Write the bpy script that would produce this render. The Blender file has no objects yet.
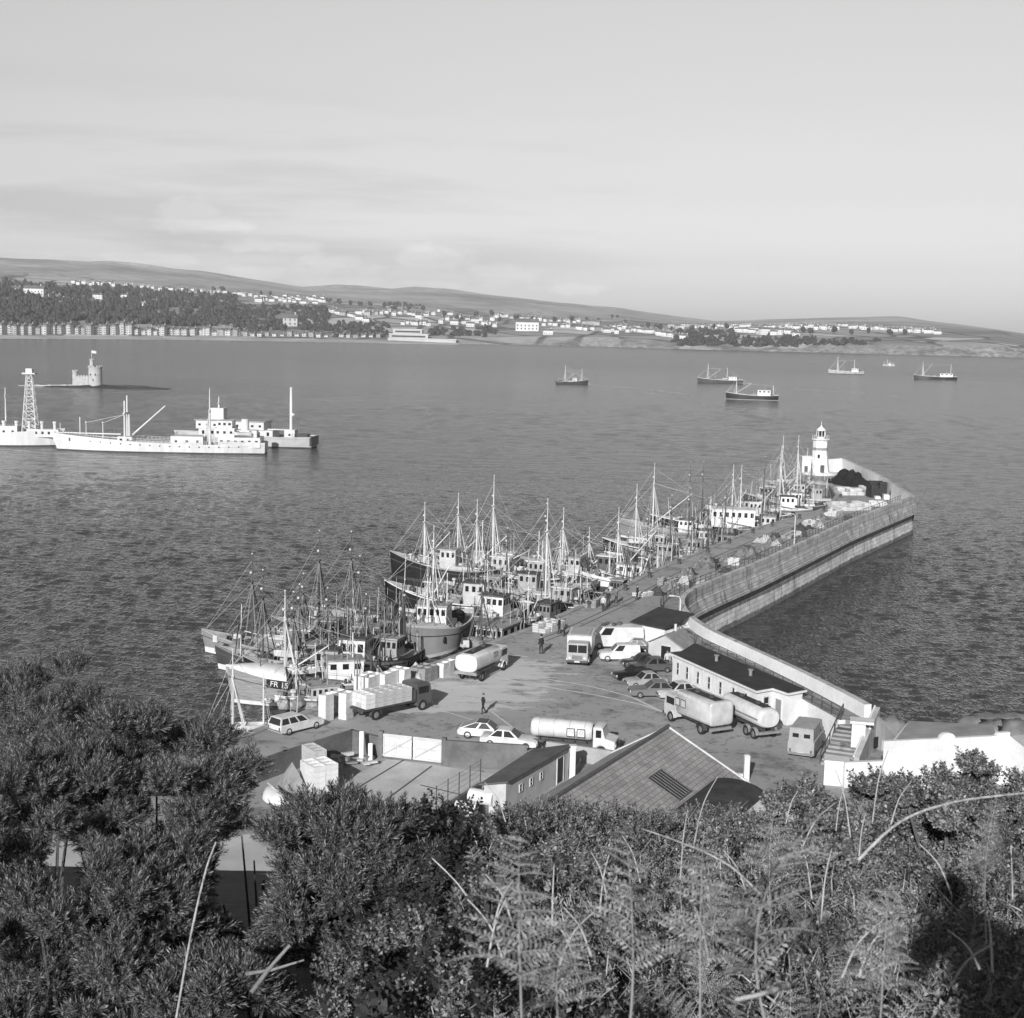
import bpy, bmesh, math, random
import numpy as np
from mathutils import Vector, Matrix, noise
PI = math.pi
R = math.radians
rnd = random.Random(7)
scn = bpy.context.scene
col = scn.collection

# ------------------------------------------------------------------ camera
F = 1450.0
CAMZ = 39.0
PITCH, ROLL = R(7.43), R(1.3)
SUN_EL, SUN_AZ = R(23.0), R(15.0)          # light travels 17 deg to the right of the view axis
MCAM = (Matrix.Rotation(PI / 2 - PITCH, 3, 'X') @ Matrix.Rotation(ROLL, 3, 'Z'))
cam_d = bpy.data.cameras.new('camera')
cam = bpy.data.objects.new('camera', cam_d)
col.objects.link(cam)
cam.location = (0, 0, CAMZ)
cam.rotation_euler = MCAM.to_euler()
cam_d.sensor_width = 36
cam_d.sensor_fit = 'HORIZONTAL'
cam_d.lens = F * 36 / 1024
cam_d.clip_start = 0.1
cam_d.clip_end = 40000
cam_d.dof.use_dof = True
cam_d.dof.focus_distance = 150
cam_d.dof.aperture_fstop = 11
scn.camera = cam


def ray(px, py):
    return MCAM @ Vector(((px - 512) / F, (509 - py) / F, -1))


def G(px, py, z=4.0):
    """where a photo ray meets the level z"""
    d = ray(px, py)
    k = (z - CAMZ) / d.z
    return Vector((d.x * k, d.y * k, z))


def D(px, py, dep):
    d = ray(px, py)
    k = dep / d.y
    return Vector((d.x * k, dep, CAMZ + d.z * k))


# ------------------------------------------------------------------ mesh builder
class MB:
    def __init__(s):
        s.v = []
        s.f = []
        s.m = []
        s.mi = 0

    def add(s, vs, fs, mi=None):
        o = len(s.v)
        s.v += [tuple(p) for p in vs]
        for f in fs:
            s.f.append(tuple(i + o for i in f))
            s.m.append(s.mi if mi is None else mi)
        return s

    def box(s, c, d, rz=0.0, mi=None, taper=1.0):
        """centre of the base, size"""
        cx, cy, cz = c
        hx, hy, h = d[0] / 2, d[1] / 2, d[2]
        ca, sa = math.cos(rz), math.sin(rz)
        vs = []
        for z, k in ((0, 1), (h, taper)):
            for x, y in ((-hx, -hy), (hx, -hy), (hx, hy), (-hx, hy)):
                x *= k
                y *= k
                vs.append((cx + x * ca - y * sa, cy + x * sa + y * ca, cz + z))
        return s.add(vs, [(3, 2, 1, 0), (4, 5, 6, 7), (0, 1, 5, 4), (1, 2, 6, 5), (2, 3, 7, 6), (3, 0, 4, 7)], mi)

    def tube(s, a, b, r0, r1=None, n=6, mi=None, caps=True):
        a = Vector(a)
        b = Vector(b)
        r1 = r0 if r1 is None else r1
        d = b - a
        if d.length < 1e-6:
            return s
        d.normalize()
        u = d.orthogonal().normalized()
        w = d.cross(u)
        vs = []
        for p, r in ((a, r0), (b, r1)):
            for i in range(n):
                t = 2 * PI * i / n
                vs.append(p + (u * math.cos(t) + w * math.sin(t)) * r)
        fs = [(i, (i + 1) % n, n + (i + 1) % n, n + i) for i in range(n)]
        if caps:
            fs += [tuple(range(n - 1, -1, -1)), tuple(range(n, 2 * n))]
        return s.add(vs, fs, mi)

    def path(s, pts, r0, r1=None, n=5, mi=None):
        """a bent tube through points"""
        r1 = r0 if r1 is None else r1
        pts = [Vector(p) for p in pts]
        vs = []
        N = len(pts)
        u = None
        for k, p in enumerate(pts):
            d = (pts[min(k + 1, N - 1)] - pts[max(k - 1, 0)])
            if d.length < 1e-7:
                d = Vector((0, 0, 1))
            d.normalize()
            if u is None:
                u = d.orthogonal().normalized()
            u = (u - d * u.dot(d)).normalized()
            w = d.cross(u)
            r = r0 + (r1 - r0) * k / (N - 1)
            for i in range(n):
                t = 2 * PI * i / n
                vs.append(p + (u * math.cos(t) + w * math.sin(t)) * r)
        fs = []
        for k in range(N - 1):
            for i in range(n):
                fs.append((k * n + i, k * n + (i + 1) % n, (k + 1) * n + (i + 1) % n, (k + 1) * n + i))
        fs += [tuple(range(n - 1, -1, -1)), tuple((N - 1) * n + i for i in range(n))]
        return s.add(vs, fs, mi)

    def prism(s, poly, z0, z1, mi=None, top=None):
        """closed polygon (x, y) raised from z0 to z1"""
        n = len(poly)
        vs = [(p[0], p[1], z0) for p in poly] + [(p[0], p[1], z1) for p in poly]
        s.add(vs, [(i, (i + 1) % n, n + (i + 1) % n, n + i) for i in range(n)] + [tuple(range(n - 1, -1, -1))], mi)
        return s.add([(p[0], p[1], z1) for p in poly], [tuple(range(n))], mi if top is None else top)

    def slab(s, prof, y0, y1, mi=None):
        """closed side profile (x, z) swept across y"""
        n = len(prof)
        vs = [(p[0], y0, p[1]) for p in prof] + [(p[0], y1, p[1]) for p in prof]
        return s.add(vs, [((i + 1) % n, i, n + i, n + (i + 1) % n) for i in range(n)] + [tuple(range(n)), tuple(range(2 * n - 1, n - 1, -1))], mi)

    def lathe(s, prof, c=(0, 0, 0), n=16, mi=None):
        vs = []
        for r, z in prof:
            for i in range(n):
                t = 2 * PI * i / n
                vs.append((c[0] + r * math.cos(t), c[1] + r * math.sin(t), c[2] + z))
        fs = []
        for k in range(len(prof) - 1):
            for i in range(n):
                fs.append((k * n + i, k * n + (i + 1) % n, (k + 1) * n + (i + 1) % n, (k + 1) * n + i))
        fs += [tuple(range(n - 1, -1, -1)), tuple((len(prof) - 1) * n + i for i in range(n))]
        return s.add(vs, fs, mi)

    def loft(s, secs, mi=None, closed=True, caps=True):
        n = len(secs[0])
        vs = [p for q in secs for p in q]
        fs = []
        for k in range(len(secs) - 1):
            for i in range(n if closed else n - 1):
                j = (i + 1) % n
                fs.append((k * n + i, k * n + j, (k + 1) * n + j, (k + 1) * n + i))
        if caps:
            fs += [tuple(range(n - 1, -1, -1)), tuple((len(secs) - 1) * n + i for i in range(n))]
        return s.add(vs, fs, mi)

    def ball(s, c, r, n=8, m=5, mi=None, jit=0.0, seed=0):
        rr = random.Random(seed)
        if not hasattr(r, '__len__'):
            r = (r, r, r)
        vs = []
        for k in range(m + 1):
            ph = PI * k / m
            for i in range(n):
                t = 2 * PI * i / n
                j = 1 + rr.uniform(-jit, jit)
                vs.append((c[0] + r[0] * j * math.sin(ph) * math.cos(t), c[1] + r[1] * j * math.sin(ph) * math.sin(t), c[2] - r[2] * j * math.cos(ph)))
        fs = []
        for k in range(m):
            for i in range(n):
                fs.append((k * n + i, k * n + (i + 1) % n, (k + 1) * n + (i + 1) % n, (k + 1) * n + i))
        return s.add(vs, fs, mi)

    def torus(s, c, r, t, axis='Z', n=14, m=6, mi=None):
        pts = []
        for i in range(n):
            a = 2 * PI * i / n
            for j in range(m):
                b = 2 * PI * j / m
                q = ((r + t * math.cos(b)) * math.cos(a), (r + t * math.cos(b)) * math.sin(a), t * math.sin(b))
                if axis == 'Y':
                    q = (q[0], q[2], q[1])
                if axis == 'X':
                    q = (q[2], q[0], q[1])
                pts.append((c[0] + q[0], c[1] + q[1], c[2] + q[2]))
        fs = [(i * m + j, ((i + 1) % n) * m + j, ((i + 1) % n) * m + (j + 1) % m, i * m + (j + 1) % m) for i in range(n) for j in range(m)]
        return s.add(pts, fs, mi)

    def mesh(s, name, mats, smooth=None, fix=True):
        me = bpy.data.meshes.new(name)
        me.from_pydata(s.v, [], s.f)
        for m in (mats if isinstance(mats, (list, tuple)) else [mats]):
            me.materials.append(m)
        if s.m and max(s.m) > 0:
            me.polygons.foreach_set('material_index', s.m)
        if fix:
            bm = bmesh.new()
            bm.from_mesh(me)
            bmesh.ops.remove_doubles(bm, verts=bm.verts, dist=1e-4) if smooth else None
            bmesh.ops.recalc_face_normals(bm, faces=bm.faces)
            bm.to_mesh(me)
            bm.free()
        if smooth:
            me.shade_smooth()
            if smooth is not True:
                me.set_sharp_from_angle(angle=R(smooth))
        me.update()
        return me

    def build(s, name, mats, parent=None, smooth=None, loc=None, rz=0, fix=True):
        o = bpy.data.objects.new(name, s.mesh(name, mats, smooth, fix))
        col.objects.link(o)
        if parent is not None:
            o.parent = parent
        if loc is not None:
            o.location = loc
        if rz:
            o.rotation_euler.z = rz
        return o


def tag(o, label=None, cat=None, group=None, kind=None):
    if label:
        o['label'] = label
    if cat:
        o['category'] = cat
    if group:
        o['group'] = group
    if kind:
        o['kind'] = kind
    return o


def thing(name, label, cat, loc=(0, 0, 0), rz=0.0, group=None):
    o = bpy.data.objects.new(name, None)
    o.empty_display_size = 0.3
    col.objects.link(o)
    o.location = loc
    o.rotation_euler = (0, 0, rz)
    return tag(o, label, cat, group)


def struct(o):
    o['kind'] = 'structure'
    return o


KIDS = {}


def kids(o):
    return [c for c in bpy.data.objects if c.parent == o]


def copy_tree(o, parent=None):
    c = o.copy()
    col.objects.link(c)
    if parent is not None:
        c.parent = parent
    for ch in list(o.children):
        copy_tree(ch, c)
    return c


# ------------------------------------------------------------------ materials (a black and white photograph: every surface is a grey)
def nodes(name):
    m = bpy.data.materials.new(name)
    m.use_nodes = True
    nt = m.node_tree
    b = nt.nodes['Principled BSDF']
    return m, nt, b


def N(nt, t, **k):
    n = nt.nodes.new(t)
    for a, v in k.items():
        if a.startswith('i_'):
            n.inputs[a[2:].replace('_', ' ')].default_value = v
        else:
            setattr(n, a, v)
    return n


def L(nt, a, b):
    nt.links.new(a, b)


def ramp(nt, fac, stops):
    r = nt.nodes.new('ShaderNodeValToRGB')
    e = r.color_ramp.elements
    while len(e) < len(stops):
        e.new(0.5)
    for q, (p, v) in zip(e, stops):
        q.position = p
        q.color = (v, v, v, 1)
    L(nt, fac, r.inputs[0])
    return r.outputs[0]


def tex_noise(nt, vec, scale, detail=4, rough=0.55, stretch=None):
    if stretch is not None:
        mp = N(nt, 'ShaderNodeMapping')
        mp.inputs['Scale'].default_value = stretch
        L(nt, vec, mp.inputs[0])
        vec = mp.outputs[0]
    n = N(nt, 'ShaderNodeTexNoise')
    n.inputs['Scale'].default_value = scale
    n.inputs['Detail'].default_value = detail
    n.inputs['Roughness'].default_value = rough
    L(nt, vec, n.inputs['Vector'])
    return n.outputs[0]


def mixc(nt, a, b, fac, mode='MIX'):
    m = N(nt, 'ShaderNodeMix', data_type='RGBA', blend_type=mode)
    for k, v in ((0, fac), (6, a), (7, b)):
        if hasattr(v, 'links'):
            L(nt, v, m.inputs[k])
        elif k == 0:
            m.inputs[0].default_value = v
        else:
            m.inputs[k].default_value = (v, v, v, 1)
    return m.outputs[2]


def bumpn(nt, b, h, strength, dist):
    bn = N(nt, 'ShaderNodeBump')
    bn.inputs['Strength'].default_value = strength
    bn.inputs['Distance'].default_value = dist
    L(nt, h, bn.inputs['Height'])
    L(nt, bn.outputs[0], b.inputs['Normal'])
    return bn


MATS = {}


def mat(name, v, rough=0.75, var=0.2, scale=1.5, bump=0.0, bscale=8.0, metal=0.0, spec=0.3, world=False, stretch=None, fine=0.0):
    if name in MATS:
        return MATS[name]
    m, nt, b = nodes(name)
    tc = N(nt, 'ShaderNodeNewGeometry').outputs['Position'] if world else N(nt, 'ShaderNodeTexCoord').outputs['Object']
    n = tex_noise(nt, tc, scale, 5, 0.6, stretch)
    c = ramp(nt, n, [(0.3, v * (1 - var)), (0.7, min(1, v * (1 + var)))])
    if fine:
        f = ramp(nt, tex_noise(nt, tc, scale * 12, 3), [(0.35, 1 - fine), (0.65, 1 + fine)])
        c = mixc(nt, c, f, 1.0, 'MULTIPLY')
    L(nt, c, b.inputs['Base Color'])
    b.inputs['Roughness'].default_value = rough
    b.inputs['Metallic'].default_value = metal
    b.inputs['Specular IOR Level'].default_value = spec
    if bump:
        bumpn(nt, b, tex_noise(nt, tc, bscale, 4), bump, 0.1)
    MATS[name] = m
    return m


WHITE = mat('white_paint', 0.68, 0.5, 0.10, 1.2)
WHITEWASH = mat('whitewashed_render', 0.66, 0.85, 0.10, 0.7, 0.2, 6, fine=0.05)
PALE = mat('pale_grey_paint', 0.55, 0.55, 0.15, 1.0)
MID = mat('mid_grey_paint', 0.25, 0.5, 0.2, 1.0)
DARK = mat('dark_grey_paint', 0.07, 0.5, 0.3, 1.0)
BLACK = mat('black_paint', 0.018, 0.45, 0.3, 1.0)
GLASS = mat('dark_window_glass', 0.02, 0.12, 0.2, 1.0, spec=0.5)
STEEL = mat('weathered_steel', 0.22, 0.55, 0.3, 3.0, metal=0.3)
WOOD = mat('varnished_wood', 0.20, 0.55, 0.3, 2.0, stretch=(1, 8, 8))
PALEWOOD = mat('pale_new_wood', 0.50, 0.8, 0.25, 2.0, stretch=(1, 6, 6))
DECK = mat('wet_deck_planks', 0.16, 0.6, 0.35, 1.5, stretch=(1, 6, 1))
RUBBER = mat('tyre_rubber', 0.025, 0.85, 0.2, 2)
NET = mat('heaped_net', 0.07, 0.95, 0.6, 5.0, 0.8, 14, fine=0.4)
ROPE = mat('pale_rope', 0.42, 0.9, 0.2, 4)
MASTW = mat('pale_mast_paint', 0.62, 0.6, 0.15, 2)
MASTD = mat('dark_mast_wood', 0.09, 0.6, 0.25, 2)
SKIN = mat('skin', 0.35, 0.6, 0.1, 4)
SUN_STRENGTH = 5.0
SKY_STRENGTH = 0.10
EXPOSURE = 0.0
HAZE = 7e-5
SEA_V = 0.05
WAVE = 0.5
SEA_SLOPE = 0.055
# ------------------------------------------------------------------ light, sky, air
w = bpy.data.worlds.new('World')
scn.world = w
w.use_nodes = True
nt = w.node_tree
bg = nt.nodes['Background']
sky = N(nt, 'ShaderNodeTexSky', sky_type='NISHITA')
sky.sun_disc = False
sky.sun_elevation = SUN_EL
sky.sun_rotation = PI + SUN_AZ
sky.altitude = 40
sky.air_density = 1.0
sky.dust_density = 1.6
sep = N(nt, 'ShaderNodeSeparateColor')
L(nt, sky.outputs[0], sep.inputs[0])
# panchromatic film behind a yellow filter: little blue


def wmath(op, a, b):
    m = N(nt, 'ShaderNodeMath', operation=op)
    for k, v in ((0, a), (1, b)):
        if hasattr(v, 'links'):
            L(nt, v, m.inputs[k])
        else:
            m.inputs[k].default_value = v
    return m.outputs[0]


grey = wmath('ADD', wmath('ADD', wmath('MULTIPLY', sep.outputs[0], 0.5), wmath('MULTIPLY', sep.outputs[1], 0.45)), wmath('MULTIPLY', sep.outputs[2], 0.05))
tc = N(nt, 'ShaderNodeTexCoord').outputs['Generated']
sx = N(nt, 'ShaderNodeSeparateXYZ')
L(nt, tc, sx.inputs[0])
skyfilm = ramp(nt, sx.outputs[2], [(0.0, 0.96), (0.02, 0.72), (0.04, 0.56), (0.085, 0.505), (0.15, 0.55), (0.217, 0.63), (0.30, 0.33), (0.6, 0.12), (1.0, 0.08)])
grey = wmath('MULTIPLY', grey, wmath('MULTIPLY', skyfilm, 2.72))
# long thin cloud bands low on the left, small heaped clouds over the hills
band = tex_noise(nt, tc, 3.0, 6, 0.55, (1.2, 1.2, 11.0))
puff = tex_noise(nt, tc, 11.0, 8, 0.58, (1.0, 1.0, 2.2))
lowm = ramp(nt, sx.outputs[2], [(0.0, 1.0), (0.055, 0.9), (0.11, 0.55), (0.16, 0.0)])
lefm = ramp(nt, wmath('ADD', wmath('MULTIPLY', sx.outputs[0], 1.2), 0.5), [(0.1, 1.0), (0.45, 0.8), (0.62, 0.15), (0.75, 0.1)])
msk = wmath('MULTIPLY', lowm, lefm)
greyband = wmath('MULTIPLY', ramp(nt, band, [(0.46, 0.0), (0.62, 1.0)]), msk)
pm = ramp(nt, sx.outputs[2], [(0.0, 1.0), (0.06, 1.0), (0.085, 0.2), (0.1, 0.0)])


def blob(cx, cz, rx, rz, k):
    a_ = wmath('MULTIPLY', wmath('SUBTRACT', sx.outputs[0], cx), 1 / rx)
    b_ = wmath('MULTIPLY', wmath('SUBTRACT', sx.outputs[2], cz), 1 / rz)
    q_ = wmath('ADD', wmath('MULTIPLY', a_, a_), wmath('MULTIPLY', b_, b_))
    return wmath('SUBTRACT', 1.0, wmath('MULTIPLY', q_, k))


puff2 = tex_noise(nt, tc, 42.0, 7, 0.6, (1.0, 1.0, 1.7))
bright = None
for bx, bz, rx, rz in ((-.215, .066, .030, .016), (-.205, .058, .045, .010), (-.125, .036, .03, .011), (-.055, .040, .04, .014), (-.015, .030, .05, .012), (-.25, .034, .07, .007), (-.09, .027, .17, .010), (-.17, .045, .06, .007), (.035, .022, .05, .006)):
    m_ = ramp(nt, wmath('ADD', wmath('MULTIPLY', blob(bx, bz, rx, rz, .8), .55), puff2), [(0.80, 0.0), (1.0, 1.0)])
    bright = m_ if bright is None else wmath('MAXIMUM', bright, m_)
grey = wmath('MULTIPLY', grey, wmath('SUBTRACT', 1.0, wmath('MULTIPLY', greyband, 0.24)))
grey = wmath('MULTIPLY', grey, wmath('ADD', 1.0, wmath('MULTIPLY', bright, 0.13)))
L(nt, grey, bg.inputs[0])
bg.inputs[1].default_value = SKY_STRENGTH

sun_d = bpy.data.lights.new('sun', 'SUN')
sun_d.energy = SUN_STRENGTH
sun_d.angle = R(0.5)
sun_d.color = (1, 1, 1)
sun = bpy.data.objects.new('sun', sun_d)
col.objects.link(sun)
ld = Vector((math.sin(SUN_AZ) * math.cos(SUN_EL), math.cos(SUN_AZ) * math.cos(SUN_EL), -math.sin(SUN_EL)))
sun.rotation_euler = ld.to_track_quat('-Z', 'Y').to_euler()
sun.location = (-60, -200, 120)
scn.view_settings.view_transform = 'Standard'
scn.view_settings.look = 'None'
scn.view_settings.exposure = EXPOSURE
scn.view_settings.gamma = 1.0

if HAZE > 0:
    hm = bpy.data.materials.new('pale_sea_air')
    hm.use_nodes = True
    hn = hm.node_tree
    hn.nodes.clear()
    ho = N(hn, 'ShaderNodeOutputMaterial')
    hv = N(hn, 'ShaderNodeVolumePrincipled')
    hv.inputs['Color'].default_value = (0.92, 0.92, 0.92, 1)
    hv.inputs['Density'].default_value = HAZE
    hv.inputs['Anisotropy'].default_value = 0.0
    L(hn, hv.outputs[0], ho.inputs['Volume'])
    hz = MB()
    hz.box((0, 3600, -5), (9000, 8400, 240))
    o = hz.build('haze', hm)
    o['kind'] = 'stuff'
    o['label'] = 'pale sea haze over the bay that fades the far hills'

# ------------------------------------------------------------------ sea
m, nt, b = nodes('sea_water')
pos = N(nt, 'ShaderNodeNewGeometry').outputs['Position']
wind = tex_noise(nt, pos, 0.004, 5, 0.6, (0.6, 1.6, 1))
streak = tex_noise(nt, pos, 0.012, 4, 0.6, (0.25, 2.2, 1))
calm = ramp(nt, mixc(nt, wind, streak, 0.5), [(0.36, 0.68), (0.5, 0.8), (0.64, 0.92)])
w1 = tex_noise(nt, pos, 0.55, 3, 0.6, (1.0, 0.85, 1))
w2 = tex_noise(nt, pos, 1.7, 2, 0.5, (1.2, 0.8, 1))
w3 = tex_noise(nt, pos, 0.2, 2, 0.5, (1.0, 0.8, 1))


def madd(a_, k, c_):
    q_ = N(nt, 'ShaderNodeMath', operation='MULTIPLY_ADD')
    L(nt, a_, q_.inputs[0])
    q_.inputs[1].default_value = k
    if hasattr(c_, 'links'):
        L(nt, c_, q_.inputs[2])
    else:
        q_.inputs[2].default_value = c_
    return q_.outputs[0]


hs2 = madd(w1, 0.5, w2)
bn = bumpn(nt, b, hs2, 1.0, WAVE)
L(nt, calm, bn.inputs['Strength'])
b.inputs['Base Color'].default_value = (SEA_V, SEA_V, SEA_V, 1)
sy = N(nt, 'ShaderNodeSeparateXYZ')
L(nt, pos, sy.inputs[0])
far_ = N(nt, 'ShaderNodeMapRange')
L(nt, sy.outputs[1], far_.inputs[0])
for k_, v_ in ((1, 200.0), (2, 1300.0), (3, 0.06), (4, 0.22)):
    far_.inputs[k_].default_value = v_
L(nt, far_.outputs[0], b.inputs['Roughness'])
b.inputs['IOR'].default_value = 1.33
SEA = m
# real waves: a wind sea of many small sine trains, the shortest left out where the mesh is too coarse for them
dep = [70.0]
while dep[-1] < 2600:
    d = dep[-1]
    dep.append(d + max(0.5, d * d / 56550 * 0.62))
dep = np.array(dep)
ang = np.linspace(-0.50, 0.50, 1050)
YY, AA = np.meshgrid(dep, np.tan(ang), indexing='ij')
XX = YY * AA
step = np.maximum(np.gradient(dep)[:, None] * np.ones_like(XX), YY * (1.0 / 1050))
wr = np.random.default_rng(4)
ZZ = np.zeros_like(XX)
for k in range(60):
    lam = 1.15 * (3.2 / 1.15) ** wr.random()
    th = R(262) + wr.normal() * 0.5
    kx, ky = math.cos(th) * 2 * PI / lam, math.sin(th) * 2 * PI / lam
    slope_ = SEA_SLOPE * wr.uniform(.6, 1.2)
    amp = slope_ * lam / (2 * PI)
    vis = np.clip((lam / step - 1.7) / 1.0, 0, 1)
    # wave groups so that no train runs on for ever
    grp = .55 + .45 * np.sin(kx * .13 * XX + wr.uniform(0, 6) + .9 * np.sin(YY * .021 + k)) * np.cos(ky * .11 * YY + wr.uniform(0, 6) + .8 * np.sin(XX * .03 + k))
    ZZ += amp * vis * grp * np.sin(kx * XX + ky * YY + wr.uniform(0, 6.28))
for k in range(40):
    lam = 4 * (13 / 4) ** wr.random()
    th = R(262) + wr.normal() * 0.55
    kx, ky = math.cos(th) * 2 * PI / lam, math.sin(th) * 2 * PI / lam
    vis = np.clip((lam / step - 1.7) / 1.0, 0, 1) * np.clip((YY - 150) / 500, .15, 1)
    ZZ += SEA_SLOPE * .26 * np.clip(YY / 380, .4, 2.6) * lam / (2 * PI) * vis * np.sin(kx * XX + ky * YY + wr.uniform(0, 6.28) + np.sin(XX * .011 + k) + np.sin(YY * .007 + 2 * k))
ZZ = np.minimum(ZZ, .75)
n0, n1 = XX.shape
V = np.stack([XX, YY, ZZ], -1).reshape(-1, 3)
ii, jj = np.meshgrid(np.arange(n0 - 1), np.arange(n1 - 1), indexing='ij')
q0 = (ii * n1 + jj).ravel()
Q = np.stack([q0, q0 + 1, q0 + n1 + 1, q0 + n1], -1)
nv = len(V)
V = np.concatenate([V, [(-7000, -40, -1.1), (7000, -40, -1.1), (7000, 9000, -1.1), (-7000, 9000, -1.1)]])
Q = np.concatenate([Q, [(nv, nv + 1, nv + 2, nv + 3)]])
me = bpy.data.meshes.new('sea_water')
me.vertices.add(len(V))
me.vertices.foreach_set('co', np.ascontiguousarray(V, np.float32).ravel())
me.loops.add(Q.size)
me.loops.foreach_set('vertex_index', np.ascontiguousarray(Q, np.int32).ravel())
me.polygons.add(len(Q))
me.polygons.foreach_set('loop_start', np.arange(0, Q.size, 4, dtype=np.int32))
me.polygons.foreach_set('loop_total', np.full(len(Q), 4, np.int32))
me.materials.append(SEA)
me.update(calc_edges=True)
me.shade_smooth()
o = bpy.data.objects.new('sea_water', me)
col.objects.link(o)
struct(o)

# ------------------------------------------------------------------ far shore: terrain with fields, wood and cliffs
US = [-320, 0, 100, 200, 300, 400, 500, 600, 700, 800, 900, 1000, 1024, 1340]
TAB = {
    'shore': [334, 338, 338.5, 339.3, 341, 343, 344.5, 346.5, 349.5, 352, 354.5, 357, 357.5, 364],
    'low':   [328, 334, 334.5, 335.3, 336.5, 338, 338, 337, 341, 342, 344, 345, 347, 352],
    'mid':   [280, 288, 293, 300, 306, 316, 322, 326, 330, 329, 331, 331, 336, 350],
    'high':  [272, 279.5, 285, 292, 298, 306, 312.5, 318.5, 325, 324, 324, 331, 334.5, 349],
    'ridge': [250, 257.5, 262, 271, 286, 290, 296, 308, 321, 318.5, 316, 330, 334, 347],
}
OFF = [0, 60, 700, 1500, 2800]


def interp(u, k):
    return float(np.interp(u, US, TAB[k]))


def prof(u):
    ys = [interp(u, 'shore'), interp(u, 'low'), interp(u, 'mid'), interp(u, 'high'), interp(u, 'ridge')]
    u1 = min(max(u, -100), 1100)
    ds = G(u1, interp(u1, 'shore'), 0.3).y
    return ds, ys


def far_point(u, y):
    """the terrain point that shows at photo pixel (u, y)"""
    ds, ys = prof(u)
    o = float(np.interp(-y, [-q for q in ys], OFF))
    return D(u, y, ds + o)


tm = MB()
cols = [-320 + 8 * i for i in range(208)]
rows = []
for k in range(4):
    for j in range(7 if k else 5):
        rows.append((k, j / (7 if k else 5)))
rows += [(3, 1.0)]
nr = len(rows) + 2
for u in cols:
    ds, ys = prof(u)
    for (k, t) in rows:
        o = OFF[k] + (OFF[k + 1] - OFF[k]) * t
        y = ys[k] + (ys[k + 1] - ys[k]) * t
        amp = 0.0 if (k == 0 and t == 0) else (0.5 if k < 2 else 0.7)
        y += amp * noise.noise(Vector((u * 0.022, o * 0.003, 3.0))) * 1.5
        p = D(u, y, ds + o)
        if k == 0 and t == 0:
            p.z = -0.5
        tm.v.append(tuple(p))
    p = D(u, ys[4], ds + 3300)
    tm.v.append((p.x, p.y, p.z * 0.8))
    tm.v.append((p.x, p.y + 800, -5))
for i in range(len(cols) - 1):
    for j in range(nr - 1):
        tm.f.append((i * nr + j, (i + 1) * nr + j, (i + 1) * nr + j + 1, i * nr + j + 1))
        tm.m.append(0)
m, nt, b = nodes('hill_fields')
pos = N(nt, 'ShaderNodeNewGeometry').outputs['Position']
vo = N(nt, 'ShaderNodeTexVoronoi', feature='F1')
vo.inputs['Scale'].default_value = 0.013
mp = N(nt, 'ShaderNodeMapping')
mp.inputs['Scale'].default_value = (0.8, 0.45, 0.0)
L(nt, pos, mp.inputs[0])
L(nt, mp.outputs[0], vo.inputs['Vector'])
sp = N(nt, 'ShaderNodeSeparateColor')
L(nt, vo.outputs['Color'], sp.inputs[0])
fields = ramp(nt, sp.outputs[0], [(0.1, 0.24), (0.4, 0.33), (0.7, 0.40), (0.95, 0.55)])
ve = N(nt, 'ShaderNodeTexVoronoi', feature='DISTANCE_TO_EDGE')
ve.inputs['Scale'].default_value = 0.013
L(nt, mp.outputs[0], ve.inputs['Vector'])
hedge = ramp(nt, ve.outputs['Distance'], [(0.03, 0.0), (0.07, 1.0)])
c = mixc(nt, 0.12, fields, hedge)
moor = ramp(nt, tex_noise(nt, pos, 0.006, 7, 0.7, (0.6, 0.5, 1)), [(0.35, 0.22), (0.5, 0.36), (0.66, 0.52)])
sz = N(nt, 'ShaderNodeSeparateXYZ')
L(nt, pos, sz.inputs[0])
hgt = N(nt, 'ShaderNodeMapRange')
L(nt, sz.outputs[1], hgt.inputs[0])
hgt.inputs[1].default_value = 3500
hgt.inputs[2].default_value = 4300
c = mixc(nt, c, moor, hgt.outputs[0])
nz = N(nt, 'ShaderNodeSeparateXYZ')
L(nt, N(nt, 'ShaderNodeNewGeometry').outputs['Normal'], nz.inputs[0])
clf = ramp(nt, nz.outputs[2], [(0.955, 1.0), (0.994, 0.0)])
rock = ramp(nt, tex_noise(nt, pos, 0.11, 7, 0.75, (1, 1, 0.6)), [(0.35, 0.08), (0.65, 0.46)])
c = mixc(nt, c, rock, clf)
c = mixc(nt, c, ramp(nt, tex_noise(nt, pos, 0.03, 6, 0.7), [(0.3, 0.75), (0.7, 1.25)]), 1.0, 'MULTIPLY')
L(nt, c, b.inputs['Base Color'])
b.inputs['Roughness'].default_value = 0.95
b.inputs['Specular IOR Level'].default_value = 0.1
HILL = m
o = struct(tm.build('hills', HILL, smooth=True, fix=False))

# a second, farther line of fells just showing over the first
rm = MB()
pts = [(40, 262), (80, 262.0), (110, 260.5), (135, 262.5), (170, 268), (240, 279), (300, 287), (335, 284.5), (365, 286), (392, 288.5), (415, 286.6), (450, 289), (500, 296), (560, 302.5), (620, 308), (660, 314), (700, 319.0), (730, 322.5), (760, 326)]
us = np.arange(40, 760, 8)
for u in us:
    y = float(np.interp(u, [p[0] for p in pts], [p[1] for p in pts])) + 0.5 * noise.noise(Vector((u * 0.03, 0, 0)))
    p = D(u, y, 6400)
    q = D(u, y, 7000)
    rm.v += [(p.x * 0.94, 5900, -5), tuple(p), (q.x, q.y, p.z * 0.8), (q.x, q.y, -5)]
for i in range(len(us) - 1):
    for j in range(3):
        rm.f.append((i * 4 + j, i * 4 + 4 + j, i * 4 + 5 + j, i * 4 + 1 + j))
        rm.m.append(0)
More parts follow.
